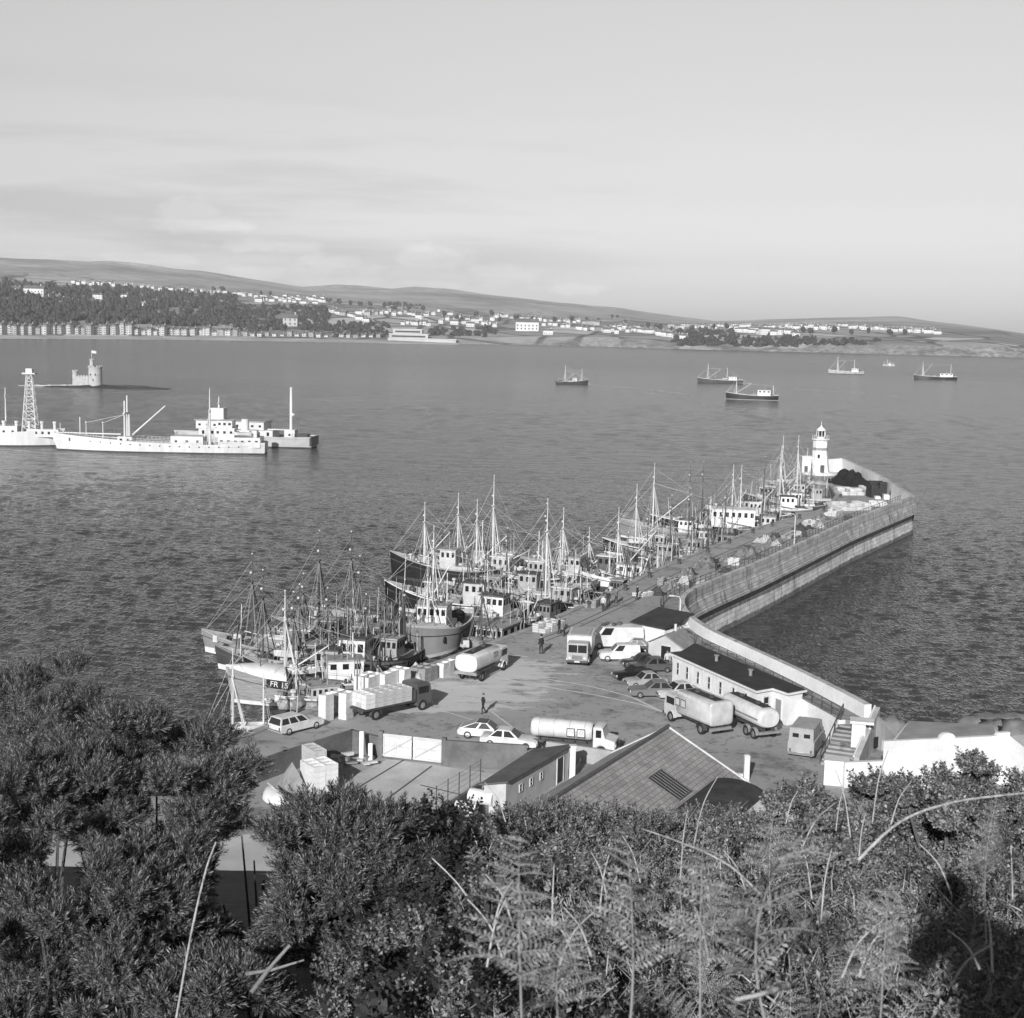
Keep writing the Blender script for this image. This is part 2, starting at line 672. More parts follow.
struct(rm.build('far_hills', HILL, smooth=True, fix=False))

# pale strand below the promenade
sm = MB()
for i, u in enumerate(range(-300, 470, 10)):
    ds, ys = prof(u)
    a = G(u, ys[0] + 0.3, 0.35)
    c_ = D(u, ys[0] - 0.5, ds + 26)
    sm.v += [(a.x, a.y - 14, -0.4), (a.x, a.y - 2, 0.9 + 0.3 * rnd.random()), (c_.x, c_.y - 8, 3.2), (c_.x, c_.y, 3.6)]
    if i:
        for j in range(3):
            k = 4 * (i - 1)
            sm.f.append((k + j, k + 4 + j, k + 5 + j, k + 1 + j))
            sm.m.append(0)
struct(sm.build('beach', mat('pale_strand', 0.42, 0.9, 0.3, 0.02, world=True), fix=False))

# ------------------------------------------------------------------ quay and pier ground
WALL_PX = [(868, 705), (858, 699), (840, 690), (810, 675), (780, 661), (740, 643), (715, 632), (698, 622), (686, 612), (681, 604), (682, 597), (689, 590.5), (703, 584), (720, 577), (760, 561), (800, 543), (850, 520), (913, 496), (880, 475), (842, 458)]
WP = [G(x, y, 7.3).to_2d() for x, y in WALL_PX]
# smooth the bend
def resample(pts, n):
    acc = [0]
    for a, c in zip(pts, pts[1:]):
        acc.append(acc[-1] + (c - a).length)
    out = []
    for i in range(n):
        t = acc[-1] * i / (n - 1)
        k = max(j for j in range(len(acc)) if acc[j] <= t + 1e-9)
        k = min(k, len(pts) - 2)
        f = (t - acc[k]) / (acc[k + 1] - acc[k])
        out.append(pts[k].lerp(pts[k + 1], f))
    return out


main = resample(WP[:18], 110)
for _ in range(3):
    main = [main[0]] + [(main[i - 1] + main[i] * 2 + main[i + 1]) / 4 for i in range(1, len(main) - 1)] + [main[-1]]
head = resample(WP[17:], 30)
CORNER = WP[17]


def normals(pts):
    out = []
    for i in range(len(pts)):
        d = (pts[min(i + 1, len(pts) - 1)] - pts[max(i - 1, 0)]).normalized()
        out.append(Vector((d.y, -d.x)))           # right of travel = the sea side
    return out


def offset(pts, u):
    return [p + n * u for p, n in zip(pts, normals(pts))]


LEFT = [G(225, 742), G(330, 703), G(430, 665), G(528, 629), G(604, 596), G(650, 572), G(760, 527), G(800, 516), G(827, 508), G(836, 495), G(829, 484), G(805, 481)]
LEFT = [v.to_2d() for v in LEFT]
E_IN = Vector((LEFT[1] - LEFT[0])).normalized()
left_start = LEFT[0] - E_IN * 78
tip = [Vector((66.0, 340)), Vector((68, 351)), Vector((74, 356)), Vector((80, 357))]
out_main = offset(main, 0.0)
out_head = offset(head, 0.0)
poly = [Vector((90, 20)), Vector((90, 60)), Vector((62, 112)), Vector((46, 121)), Vector((34, 122))] + out_main + out_head[1:] + list(reversed(tip)) + list(reversed(LEFT)) + [left_start]
m, nt, b = nodes('quay_surface')
pos = N(nt, 'ShaderNodeNewGeometry').outputs['Position']
c = ramp(nt, tex_noise(nt, pos, 0.09, 6, 0.6), [(0.3, 0.29), (0.55, 0.37), (0.75, 0.43)])
damp = ramp(nt, tex_noise(nt, pos, 0.35, 6, 0.7), [(0.52, 1.0), (0.62, 0.62)])
c = mixc(nt, c, damp, 1.0, 'MULTIPLY')
spot = ramp(nt, tex_noise(nt, pos, 1.6, 3, 0.6), [(0.60, 1.0), (0.69, 0.45)])
c = mixc(nt, c, spot, 1.0, 'MULTIPLY')
c = mixc(nt, c, ramp(nt, tex_noise(nt, pos, 9, 3), [(0.3, 0.88), (0.7, 1.12)]), 1.0, 'MULTIPLY')
# spilt ice and fish scales trodden round the fuel lorry; darker oily tracks elsewhere
for (x, y, rx, ry, seed) in ((452, 690, 9.0, 5.0, 0.9), (505, 672, 6.5, 9.0, 1.1), (430, 704, 9.0, 3.0, 0.8)):
    c_ = G(x, y)
    vm = N(nt, 'ShaderNodeVectorMath', operation='SUBTRACT')
    L(nt, pos, vm.inputs[0])
    vm.inputs[1].default_value = c_
    vs_ = N(nt, 'ShaderNodeVectorMath', operation='MULTIPLY')
    L(nt, vm.outputs[0], vs_.inputs[0])
    vs_.inputs[1].default_value = (1 / rx, 1 / ry, 0)
    ln_ = N(nt, 'ShaderNodeVectorMath', operation='LENGTH')
    L(nt, vs_.outputs[0], ln_.inputs[0])
    ms = N(nt, 'ShaderNodeMath', operation='MULTIPLY_ADD')
    L(nt, tex_noise(nt, pos, 0.45 * seed, 6, 0.72, (0.5, 1.3, 1)), ms.inputs[0])
    ms.inputs[1].default_value = 2.6
    mi_ = N(nt, 'ShaderNodeMath', operation='SUBTRACT')
    L(nt, ln_.outputs['Value'], mi_.inputs[0])
    mi_.inputs[1].default_value = 0.0
    mm_ = N(nt, 'ShaderNodeMath', operation='MULTIPLY')
    L(nt, mi_.outputs[0], mm_.inputs[0])
    mm_.inputs[1].default_value = -0.55
    L(nt, mm_.outputs[0], ms.inputs[2])
    msk_ = ramp(nt, ms.outputs[0], [(0.82, 0.0), (1.0, 0.85)])
    c = mixc(nt, c, 0.62, msk_)
L(nt, c, b.inputs['Base Color'])
b.inputs['Roughness'].default_value = 0.85
bumpn(nt, b, tex_noise(nt, pos, 5, 4), 0.25, 0.05)
QUAY = m
m, nt, b = nodes('quay_masonry')
pos = N(nt, 'ShaderNodeNewGeometry').outputs['Position']
c = ramp(nt, tex_noise(nt, pos, 0.6, 6, 0.7), [(0.3, 0.10), (0.7, 0.24)])
L(nt, c, b.inputs['Base Color'])
b.inputs['Roughness'].default_value = 0.9
MASON = m
q = MB()
q.prism(poly, -3, 4.0, mi=1, top=0)
struct(q.build('quay', [QUAY, MASON]))

# pale coping stones along the harbour edge
cop = MB()
lf = resample([left_start] + LEFT + [tip[0]], 150)
nn = normals(lf)
for i in range(len(lf) - 1):
    a, c_ = lf[i].lerp(lf[i + 1], 0.02), lf[i].lerp(lf[i + 1], 0.98)
    n1, n2 = nn[i], nn[i + 1]
    h = 4.17 + 0.01 * (i % 3)
    cop.prism([a - n1 * 0.05, c_ - n2 * 0.05, c_ + n2 * 0.75, a + n1 * 0.75], 3.6, h)
struct(cop.build('quay_edge_kerb', mat('pale_coping', 0.33, 0.85, 0.25, 0.8, world=True)))

# slipway road / concrete yard sheet and pale flat roof below the bushes are built with the buildings
# painted / hose-like pale lines across the quay
lm = MB()
lineset = [[(498, 674), (540, 678), (590, 686), (632, 697), (665, 713)],
           [(505, 679), (540, 686), (590, 694), (640, 704), (668, 714)],
           [(420, 707), (450, 713), (480, 722)],
           [(430, 693), (465, 690), (488, 678), (500, 672)],
           [(492, 712), (508, 724), (516, 729)]]


def ribbon(mb, pts, wd, z):
    vs = []
    for i, p in enumerate(pts):
        d = (pts[min(i + 1, len(pts) - 1)] - pts[max(i - 1, 0)]).normalized()
        n = Vector((-d.y, d.x)) * wd / 2
        vs += [(p.x + n.x, p.y + n.y, z), (p.x - n.x, p.y - n.y, z)]
    mb.add(vs, [(2 * i, 2 * i + 1, 2 * i + 3, 2 * i + 2) for i in range(len(pts) - 1)])


for k, ln in enumerate(lineset):
    g = [G(x, y).to_2d() for x, y in ln]
    g = resample(g, 30)
    for _ in range(2):
        g = [g[0]] + [(g[i - 1] + g[i] + g[i + 1]) / 3 for i in range(1, len(g) - 1)] + [g[-1]]
    ribbon(lm, g, 0.26 if k < 2 else 0.16, 4.004 + 0.002 * k)
struct(lm.build('ground_lines', mat('chalky_line', 0.62, 0.9, 0.2, 1.5, world=True)))

# rail / kerb joint lines running along the pier
jm = MB()
for off in (3.6, 4.6):
    g = [p + n * off for p, n in zip(lf, nn)][58:108]
    ribbon(jm, g, 0.16, 4.0085)
struct(jm.build('crane_track', mat('track_steel', 0.06, 0.7, 0.2, 2, world=True)))
# ------------------------------------------------------------------ pier wall with its upper walk
def stone_mat(name, v, tide=True):
    m, nt, b = nodes(name)
    pos = N(nt, 'ShaderNodeNewGeometry').outputs['Position']
    c = ramp(nt, tex_noise(nt, pos, 0.5, 6, 0.7), [(0.3, v * 0.72), (0.7, v * 1.25)])
    # vertical streaks
    sxyz = N(nt, 'ShaderNodeSeparateXYZ')
    L(nt, pos, sxyz.inputs[0])
    al = N(nt, 'ShaderNodeVectorMath', operation='DOT_PRODUCT')
    L(nt, pos, al.inputs[0])
    al.inputs[1].default_value = (.47, .88, 0)
    cv = N(nt, 'ShaderNodeCombineXYZ')
    L(nt, al.outputs['Value'], cv.inputs[0])
    L(nt, sxyz.outputs[2], cv.inputs[1])
    bk = N(nt, 'ShaderNodeTexBrick')
    bk.inputs['Scale'].default_value = 1.0
    bk.inputs['Brick Width'].default_value = 1.9
    bk.inputs['Row Height'].default_value = .62
    bk.inputs['Mortar Size'].default_value = .035
    bk.inputs['Color1'].default_value = (1.08, 1.08, 1.08, 1)
    bk.inputs['Color2'].default_value = (.80, .80, .80, 1)
    bk.inputs['Mortar'].default_value = (.5, .5, .5, 1)
    L(nt, cv.outputs[0], bk.inputs['Vector'])
    c = mixc(nt, c, bk.outputs['Color'], 1.0, 'MULTIPLY')
    st = ramp(nt, tex_noise(nt, pos, 0.9, 4, 0.6, (1, 1, 0.1)), [(0.30, 0.45), (0.45, 1.0)])
    c = mixc(nt, c, st, 1.0, 'MULTIPLY')
    if tide:
        sz = N(nt, 'ShaderNodeSeparateXYZ')
        L(nt, pos, sz.inputs[0])
        mr = N(nt, 'ShaderNodeMath', operation='MULTIPLY_ADD')
        L(nt, tex_noise(nt, pos, 0.8, 5, 0.65), mr.inputs[0])
        mr.inputs[1].default_value = -1.15
        L(nt, sz.outputs[2], mr.inputs[2])
        weed = ramp(nt, mr.outputs[0], [(0.0, 0.28), (0.15, 1.0)])
        c = mixc(nt, c, weed, 1.0, 'MULTIPLY')
    L(nt, c, b.inputs['Base Color'])
    b.inputs['Roughness'].default_value = 0.9
    b.inputs['Specular IOR Level'].default_value = 0.15
    bumpn(nt, b, tex_noise(nt, pos, 2.2, 5, 0.6), 0.5, 0.15)
    return m


WALLSTONE = stone_mat('rough_pier_stone', 0.74)
WALLTOP = stone_mat('pier_parapet_stone', 0.52, False)
WALKST = stone_mat('pier_walk_flags', 0.30, False)
INNERW = mat('whitewashed_parapet', 0.78, 0.85, 0.12, 0.25, world=True, fine=0.06)
QZ, WZ, PT = 4.0, 6.1, 7.35
wall_root = thing('pier_wall', 'long curved white parapet wall of the stone pier with a walk behind it', 'pier wall')


def section_sweep(pts, prof, mb, mi=None):
    nn_ = normals(pts)
    secs = [[(p.x + n.x * u, p.y + n.y * u, z) for u, z in prof] for p, n in zip(pts, nn_)]
    mb.loft(secs, mi)


full_main = main + [main[-1] + (main[-1] - main[-2]).normalized() * 0.6]
body = MB()
# outer sea face below the cornice, retaining mass
section_sweep(full_main, [(-2.6, 3.5), (-2.6, WZ), (-0.35, WZ), (-0.35, WZ - 0.3), (0.25, WZ - 0.6), (0.25, 4.2), (-0.1, 3.9), (0.55, -3), (-1.5, -3)], body, 0)
body.build('sea_wall', [WALLSTONE], wall_root)
cor = MB()
section_sweep(full_main, [(0.0, 4.15), (0.0, 4.55), (0.85, 4.45), (0.95, 4.3), (0.95, 4.02), (0.0, 3.95)], cor, 0)
cor.build('cornice', [WALLTOP], wall_root)
apr = MB()
section_sweep(full_main, [(0.0, 4.6), (0.0, 5.75), (0.52, 5.7), (0.75, 4.55)], apr, 0)
apr.build('outer_apron', [WALLTOP], wall_root)
par = MB()
nn_ = normals(full_main)
secs = [[(p.x + n.x * u, p.y + n.y * u, z) for u, z in [(-0.32, WZ + 0.003), (-0.32, PT), (0.32, PT), (0.40, 5.7)]] for p, n in zip(full_main, nn_)]
n4 = 4
for k in range(len(secs) - 1):
    par.add(secs[k] + secs[k + 1], [(0, 1, 5, 4)], 0)
    par.add(secs[k] + secs[k + 1], [(1, 2, 6, 5), (2, 3, 7, 6)], 1)
par.add(secs[0], [(3, 2, 1, 0)], 0)
par.add(secs[-1], [(0, 1, 2, 3)], 1)
par.build('parapet', [INNERW, WALLTOP], wall_root, fix=False)
wk = MB()
for k in range(len(main) - 1):
    a, c_ = main[k], main[k + 1]
    n1, n2 = normals(main)[k], normals(main)[k + 1]
    wk.add([(a.x - n1.x * 2.58, a.y - n1.y * 2.58, WZ + .006), (a.x - n1.x * .33, a.y - n1.y * .33, WZ + .006), (c_.x - n2.x * .33, c_.y - n2.y * .33, WZ + .006), (c_.x - n2.x * 2.58, c_.y - n2.y * 2.58, WZ + .006)], [(0, 1, 2, 3)])
wk.build('walkway', [WALKST], wall_root, fix=False)

# return wall at the pier head, lower, inner face white
hd = MB()
nn_ = normals(head)
secs = [[(p.x + n.x * u, p.y + n.y * u, z) for u, z in [(-0.35, 3.9), (-0.35, PT - 0.02), (0.35, PT - 0.02), (0.5, -3)]] for p, n in zip(head, nn_)]
for k in range(len(secs) - 1):
    hd.add(secs[k] + secs[k + 1], [(0, 1, 5, 4)], 0)
    hd.add(secs[k] + secs[k + 1], [(1, 2, 6, 5), (2, 3, 7, 6)], 1)
hd.add(secs[-1], [(0, 1, 2, 3)], 0)
hd.build('return_wall', [INNERW, WALLTOP], wall_root, fix=False)
# end wall closing the roundhead towards the lighthouse
e0, e1 = head[-1], G(823, 459.5, 7.3).to_2d()
d = (e1 - e0)
ew = MB()
ew.box(((e0.x + e1.x) / 2, (e0.y + e1.y) / 2, 3.95), (d.length, 0.6, 3.3), math.atan2(d.y, d.x))
ew.build('end_wall', [INNERW], wall_root)
# white stone benches stepping down inside the return wall
for a, c_, u in ((8, 16, 1.2), (8, 16, 3.0), (0, 4, 1.6)):
    p0, p1 = head[a], head[c_]
    d = (p1 - p0).normalized()
    n = Vector((d.y, -d.x))
    cpt = (p0 + p1) / 2 - n * u
    bm_ = MB()
    bm_.box((cpt.x, cpt.y, 4.0), ((p1 - p0).length, 1.0, 0.9 if u < 2 else 0.5), math.atan2(d.y, d.x))
    bm_.build('stone_bench', INNERW, wall_root)

# railing along the inner edge of the walk
rail = thing('walk_railing', 'long dark iron railing along the inner edge of the pier walk', 'railing')
ro = offset(main, -2.45)
rl = resample(ro, 96)
pm2 = MB()
for p in rl:
    pm2.tube((p.x, p.y, WZ), (p.x, p.y, WZ + 1.1), 0.045, n=5)
o = pm2.build('post', DARK, rail)
o['kind'] = 'stuff'
bm2 = MB()
for h, r_ in ((1.08, 0.04), (0.6, 0.025), (0.25, 0.025)):
    bm2.path([(p.x, p.y, WZ + h) for p in rl], r_, n=4)
bm2.build('handrail', DARK, rail)

# ------------------------------------------------------------------ lighthouse
lp = G(819, 474)
lh = thing('lighthouse', 'white tapering lighthouse with glazed lantern at the far end of the pier', 'lighthouse', (lp.x, lp.y, 4))
lh.scale = (1, 1, .90)
t = MB()
t.lathe([(2.6, 0), (2.6, 0.6), (2.45, 0.65), (1.75, 6.2), (1.75, 6.4)], n=8)
t.build('tower', WHITEWASH, lh)
t = MB()
t.lathe([(1.78, 6.4), (1.78, 7.1)], n=8)
t.build('grey_band', MID, lh)
t = MB()
t.lathe([(1.8, 7.1), (1.75, 8.8), (1.75, 9.0)], n=8)
t.build('upper_tower', WHITEWASH, lh)
t = MB()
t.lathe([(1.8, 9.0), (2.1, 9.2), (2.1, 9.45), (1.0, 9.46)], n=16)
t.build('gallery', WHITEWASH, lh)
t = MB()
for i in range(12):
    a = 2 * PI * i / 12
    t.tube((2.0 * math.cos(a), 2.0 * math.sin(a), 9.45), (2.0 * math.cos(a), 2.0 * math.sin(a), 10.3), 0.04, n=4)
t.torus((0, 0, 10.3), 2.0, 0.04, n=20, m=4)
t.build('gallery_rail', PALE, lh)
t = MB()
t.lathe([(1.0, 9.46), (1.0, 10.0)], n=12)
for i in range(8):
    a = 2 * PI * i / 8
    t.tube((1.0 * math.cos(a), 1.0 * math.sin(a), 10.0), (1.0 * math.cos(a), 1.0 * math.sin(a), 11.6), 0.08, n=4)
t.build('lantern_frame', WHITE, lh)
t = MB()
t.lathe([(0.93, 10.0), (0.93, 11.6)], n=16)
t.build('lantern_glass', GLASS, lh)
t = MB()
t.lathe([(1.15, 11.6), (1.15, 11.75), (0.7, 12.3), (0.25, 12.6), (0.2, 12.9), (0.02, 13.0)], n=12)
t.tube((0, 0, 12.9), (0, 0, 14.0), 0.06)
t.build('lantern_roof', WHITE, lh, smooth=40)
t = MB()
t.box((0.2, -2.35, 0.6), (0.9, 0.3, 2.0))
t.build('door', DARK, lh)
t = MB()
t.box((-0.7, -1.95, 4.5), (0.5, 0.35, 0.9))
t.build('window', GLASS, lh)
ax = thing('lighthouse_store', 'low white flat-roofed store beside the lighthouse foot', 'hut', (lp.x - 2.9, lp.y + 1.0, 4))
t = MB()
t.box((0, 0, 0), (2.6, 2.6, 4.0))
t.build('wall', WHITEWASH, ax)
t = MB()
t.box((0, 0, 4.0), (2.9, 2.9, 0.2))
t.build('roof', WHITE, ax)
t = MB()
t.box((-0.3, -1.31, 0), (0.8, 0.06, 1.9))
t.build('door', DARK, ax)
pl = thing('lighthouse_plinth', 'broad low white step round the foot of the lighthouse', 'plinth', (lp.x, lp.y, 4))
t = MB()
t.lathe([(4.2, 0), (4.2, 0.35), (3.4, 0.36), (3.4, 0.5)], n=24)
t.build('step', WHITEWASH, pl)

# ------------------------------------------------------------------ black stacks of fish boxes and nets on the pier head
def heap(name, label, cat, c, rx, ry, h, mt, seed, group=None, rz=0.0):
    """an untidy pile: several slumped folds merged into one skin"""
    mb = MB()
    n, mm = 44, 14
    hr = random.Random(seed)
    lumps = [(hr.uniform(-.55, .55), hr.uniform(-.5, .5), hr.uniform(.25, .5), hr.uniform(.45, 1.0)) for _ in range(9)]
    vs = []
    for k in range(mm + 1):
        for i in range(n):
            t_ = 2 * PI * i / n
            e = 1 + .28 * noise.noise(Vector((math.cos(t_) * 2, math.sin(t_) * 2, seed)))
            q_ = (1 - k / mm) * e
            x, y = q_ * math.cos(t_), q_ * math.sin(t_)
            z = 0
            for lx, ly, lr, lh in lumps:
                d2 = ((x - lx) ** 2 + (y - ly) ** 2) / lr ** 2
                z = max(z, lh * math.exp(-d2 * 1.2))
            z *= (1 - (q_ / e) ** 4)
            z += .16 * noise.noise(Vector((x * 5, y * 5, seed))) * (1 - (q_ / e) ** 3) + .09 * noise.noise(Vector((x * 14, y * 14, seed)))
            vs.append((x * rx, y * ry, max(0, z * h)))
    fs = [(k * n + i, k * n + (i + 1) % n, (k + 1) * n + (i + 1) % n, (k + 1) * n + i) for k in range(mm) for i in range(n)]
    mb.add(vs, fs)
    o_ = mb.build(name, mt, smooth=38, loc=c, rz=rz)
    return tag(o_, label, cat, group)


def crate_mb(lx, ly, lz):
    mb = MB()
    mb.box((0, 0, 0), (lx, ly, 0.04))
    for sx_ in (-1, 1):
        for k in range(2):
            mb.box((sx_ * (lx / 2 - 0.02), 0, 0.05 + k * lz * 0.5), (0.035, ly, lz * 0.42))
    for sy_ in (-1, 1):
        for k in range(2):
            mb.box((0, sy_ * (ly / 2 - 0.02), 0.05 + k * lz * 0.5), (lx - 0.08, 0.035, lz * 0.42))
    for sx_ in (-1, 1):
        for sy_ in (-1, 1):
            mb.box((sx_ * (lx / 2 - 0.06), sy_ * (ly / 2 - 0.06), 0.04), (0.06, 0.06, lz))
    return mb


cm = [crate_mb(1.6, 1.1, 0.62).mesh('crate', mt_) for mt_ in (mat('tarred_box_wood', 0.035, 0.8, 0.4, 3), PALEWOOD, mat('grey_box_wood', 0.24, 0.8, 0.3, 3))]


def crate_stack(c, nx, ny, nz, mesh, labelf, group, rz=0.0, sp=(1.7, 1.2, 0.66), drop=0.0, s=1.0):
    ca, sa = math.cos(rz), math.sin(rz)
    for k in range(nz):
        for i in range(nx):
            for j in range(ny):
                if k == nz - 1 and rnd.random() < drop:
                    continue
                x = (i - (nx - 1) / 2) * sp[0] * s + rnd.uniform(-.05, .05)
                y = (j - (ny - 1) / 2) * sp[1] * s + rnd.uniform(-.05, .05)
                o_ = bpy.data.objects.new('fish_box', mesh)
                col.objects.link(o_)
                o_.location = (c[0] + x * ca - y * sa, c[1] + x * sa + y * ca, c[2] + k * sp[2] * s)
                o_.rotation_euler.z = rz + rnd.uniform(-.04, .04)
                o_.scale = (s, s, s)
                tag(o_, labelf, 'fish box', group)


c0 = G(850, 482)
heap('net_heap', 'big black net heap filling the corner behind the lighthouse', 'net heap', (c0.x - .5, c0.y - 1, 4), 5.2, 9.0, 3.2, mat('black_net', .02, .95, .6, 3, 1.0, 9, fine=.6), 91, 'net heaps along the pier', R(-5))
c0 = G(876, 497)
crate_stack((c0.x, c0.y, 4), 2, 3, 5, cm[0], 'dark fish box in the tall black stack beside the white pier-head benches', 'dark fish boxes in the tall stack by the pier-head benches', R(5), drop=0.3)
c0 = G(850, 509)
crate_stack((c0.x, c0.y, 4), 4, 4, 2, cm[1], 'pale wooden fish box in the loose pile on the pier head', 'pale fish boxes piled on the pier head', R(20), drop=0.45)
c0 = G(849, 494)
crate_stack((c0.x, c0.y, 4), 3, 4, 2, cm[1], 'pale wooden fish box in the pile in front of the black stack', 'pale fish boxes piled before the black stack', R(8), drop=0.4)
c0 = G(878, 505)
crate_stack((c0.x, c0.y, 4), 2, 4, 1, cm[1], 'pale wooden fish box laid out beside the tall dark stack', 'pale fish boxes beside the tall dark stack', R(-8), drop=0.2)
GNET = mat('grey_net', 0.20, 0.95, 0.5, 3, 1.0, 10, fine=0.5)
for k, (x, y, rx, ry, h, lb) in enumerate([
        (746, 556, 4.2, 2.3, 1.7, 'large mid grey heap of nets on the quay below the black-hulled trawler'),
        (706, 566, 3.4, 1.8, 1.4, 'grey heap of nets on the quay left of the largest net heap'),
        (690, 574, 1.4, 1.1, 1.0, 'small round net bundle against the pier railing'),
        (726, 561, 1.9, 1.3, 1.1, 'small dark net bundle left of the largest net heap'),
        (775, 543, 2.6, 1.5, 1.2, 'low dark net heap between the largest heap and the pier head'),
        (800, 529, 2.2, 1.5, 1.2, 'irregular dark net heap on the narrow end of the pier'),
        (822, 519, 2.6, 1.5, 1.2, 'dark net heap beside the pale boxes on the pier head'),
        (760, 551, 1.6, 1.2, 1.0, 'little grey net bundle just right of the largest net heap')]):
    g = G(x, y)
    heap('net_heap', lb, 'net heap', (g.x, g.y, 4), rx, ry, h, NET if k % 3 == 2 else GNET, k * 3.1, 'net heaps along the pier', R(62))
# fishing gear laid out along the pier deck: boxes, baskets and rolled nets
for x, y, nx, ny, nz, k, lb in [(668, 583, 3, 2, 2, 2, 'by the bend of the wall'), (735, 564, 2, 2, 2, 1, 'between the two largest net heaps'), (788, 537, 3, 2, 2, 2, 'beside the slim lamp post'), (812, 525, 3, 2, 2, 1, 'past the irregular dark net heap'), (640, 596, 3, 2, 1, 1, 'near the small black boat'), (592, 606, 2, 2, 2, 2, 'near the person in pale smock'), (548, 630, 3, 2, 2, 1, 'by the low black boat'), (833, 515, 3, 3, 2, 1, 'left of the loose pile on the pier head')]:
    g = G(x, y)
    crate_stack((g.x, g.y, 4), nx, ny, nz, cm[k], ('', 'pale', 'grey')[k] + ' fish box in the small pile ' + lb, 'fish boxes ' + lb, R(62 + rnd.uniform(-15, 15)), drop=.4, s=.75)

hr_ = random.Random(21)
for k in range(26):
    t_ = hr_.random()
    i_ = int(72 + t_ * 44)
    p_, n_ = lf[i_], nn[i_]
    u_ = hr_.uniform(5.2, 9.5)
    heap('gear_heap', 'rough heap of net and gear in the cluttered strip beside the pier railing', 'net heap', (p_.x + n_.x * u_, p_.y + n_.y * u_, 4), hr_.uniform(.8, 1.9), hr_.uniform(.6, 1.3), hr_.uniform(.7, 1.5), (GNET, NET, mat('pale_net_pile', .4, .95, .4, 3, 1.0, 10, fine=.5))[k % 3], 200 + k * 1.7, 'gear heaps in the cluttered strip of the pier', hr_.uniform(0, 3))
# ------------------------------------------------------------------ quay buildings
ASPH = mat('dark_felt_roof', 0.045, 0.9, 0.3, 0.8, 0.2, 6)
CONC = mat('plain_concrete', 0.34, 0.9, 0.22, 0.5, 0.2, 5, fine=0.06)
DCONC = mat('stained_concrete_wall', 0.15, 0.9, 0.3, 0.6, 0.2, 5, fine=0.08)


def quadpanel(mb, a, b_, h0, h1, t0, t1, out, mi=0, th=0.04):
    """a thin panel on the wall running a->b (2d), between fractions t0..t1 and heights h0..h1, standing 'out' proud of it"""
    a, b_ = Vector(a), Vector(b_)
    d = b_ - a
    n = Vector((d.y, -d.x)).normalized()
    p, q_ = a + d * t0 + n * out, a + d * t1 + n * out
    mb.prism([p, q_, q_ - n * th, p - n * th], h0, h1, mi)


def area(poly):
    return sum(poly[i].x * poly[(i + 1) % len(poly)].y - poly[(i + 1) % len(poly)].x * poly[i].y for i in range(len(poly))) / 2


def grow(poly, d):
    """move every side of a polygon outwards"""
    n = len(poly)
    s_ = 1 if area(poly) > 0 else -1
    out = []
    for i in range(n):
        p0, p1, p2 = poly[i - 1], poly[i], poly[(i + 1) % n]
        e1, e2 = (p1 - p0).normalized(), (p2 - p1).normalized()
        n1, n2 = Vector((e1.y, -e1.x)) * s_, Vector((e2.y, -e2.x)) * s_
        k = (n1 + n2)
        k = k / max(0.3, (1 + n1.dot(n2)))
        out.append(p1 + k * d)
    return out


def opening(parent, name, a, b_, h0, h1, t0, t1, glass=GLASS, frame=WHITE, out=0.03, fw=0.09):
    """a window or door with its surround as a sub-part"""
    mb = MB()
    quadpanel(mb, a, b_, h0, h1, t0, t1, out)
    o_ = mb.build(name, glass, parent)
    ln = (Vector(b_) - Vector(a)).length
    f = fw / ln
    fr = MB()
    quadpanel(fr, a, b_, h0 - fw, h0 - .002, t0 - f, t1 + f, out + .04, th=.09)
    quadpanel(fr, a, b_, h1 + .002, h1 + fw, t0 - f, t1 + f, out + .04, th=.09)
    quadpanel(fr, a, b_, h0, h1, t0 - f, t0 - .0005, out + .04, th=.09)
    quadpanel(fr, a, b_, h0, h1, t1 + .0005, t1 + f, out + .04, th=.09)
    if name == 'window':
        quadpanel(fr, a, b_, (h0 + h1) / 2 - .03, (h0 + h1) / 2 + .03, t0, t1, out + .02, th=.03)
    fr.build('frame', frame, o_)
    return o_


# long white flat-roofed block
blk = thing('toilet_block', 'long low white building with flat dark roof and a row of narrow windows', 'building')
fp = [G(673, 653, 7.0), G(757, 690, 7.0), G(773, 684, 7.0), G(789, 691, 7.0), G(804, 687, 7.0)]
fp = [p.to_2d() for p in fp]
fu = (fp[1] - fp[0]).normalized()
fn = Vector((-fu.y, fu.x))
fp = [fp[0], fp[1], fp[1] + fn * 1.9 - fu * 0.4, fp[1] + fn * 2.2 + fu * 1.6, fp[1] + fn * 4.0 + fu * 1.2, fp[0] + fn * 4.0 - fu * 2.6, fp[0] + fn * 1.2 - fu * 0.1]
mb = MB()
mb.prism(fp, 4.0, 6.82)
mb.build('wall', WHITEWASH, blk)
mb = MB()
mb.prism(grow(fp, 0.3), 6.823, 7.0, 0, 0)
mb.build('fascia', WHITE, blk)
mb = MB()
mb.prism(grow(fp, 0.2), 7.0, 7.06)
mb.build('roof', ASPH, blk)
for t_ in (.075, .195, .33, .465, .60, .75, .89):
    opening(blk, 'window', fp[0], fp[1], 5.15, 6.25, t_ - .012, t_ + .012, frame=PALE, fw=.07)
mb = MB()
for t_ in (.26, .40, .53):
    p = fp[0].lerp(fp[1], t_)
    mb.tube((p.x - fn.x * .08, p.y - fn.y * .08, 4), (p.x - fn.x * .08, p.y - fn.y * .08, 6.8), .06)
mb.build('drainpipe', PALE, blk)
opening(blk, 'window', fp[1], fp[2], 5.0, 6.2, .45, .75, frame=PALE)
opening(blk, 'door', fp[2], fp[3], 4.05, 6.1, .25, .62, glass=MID, frame=WHITE)
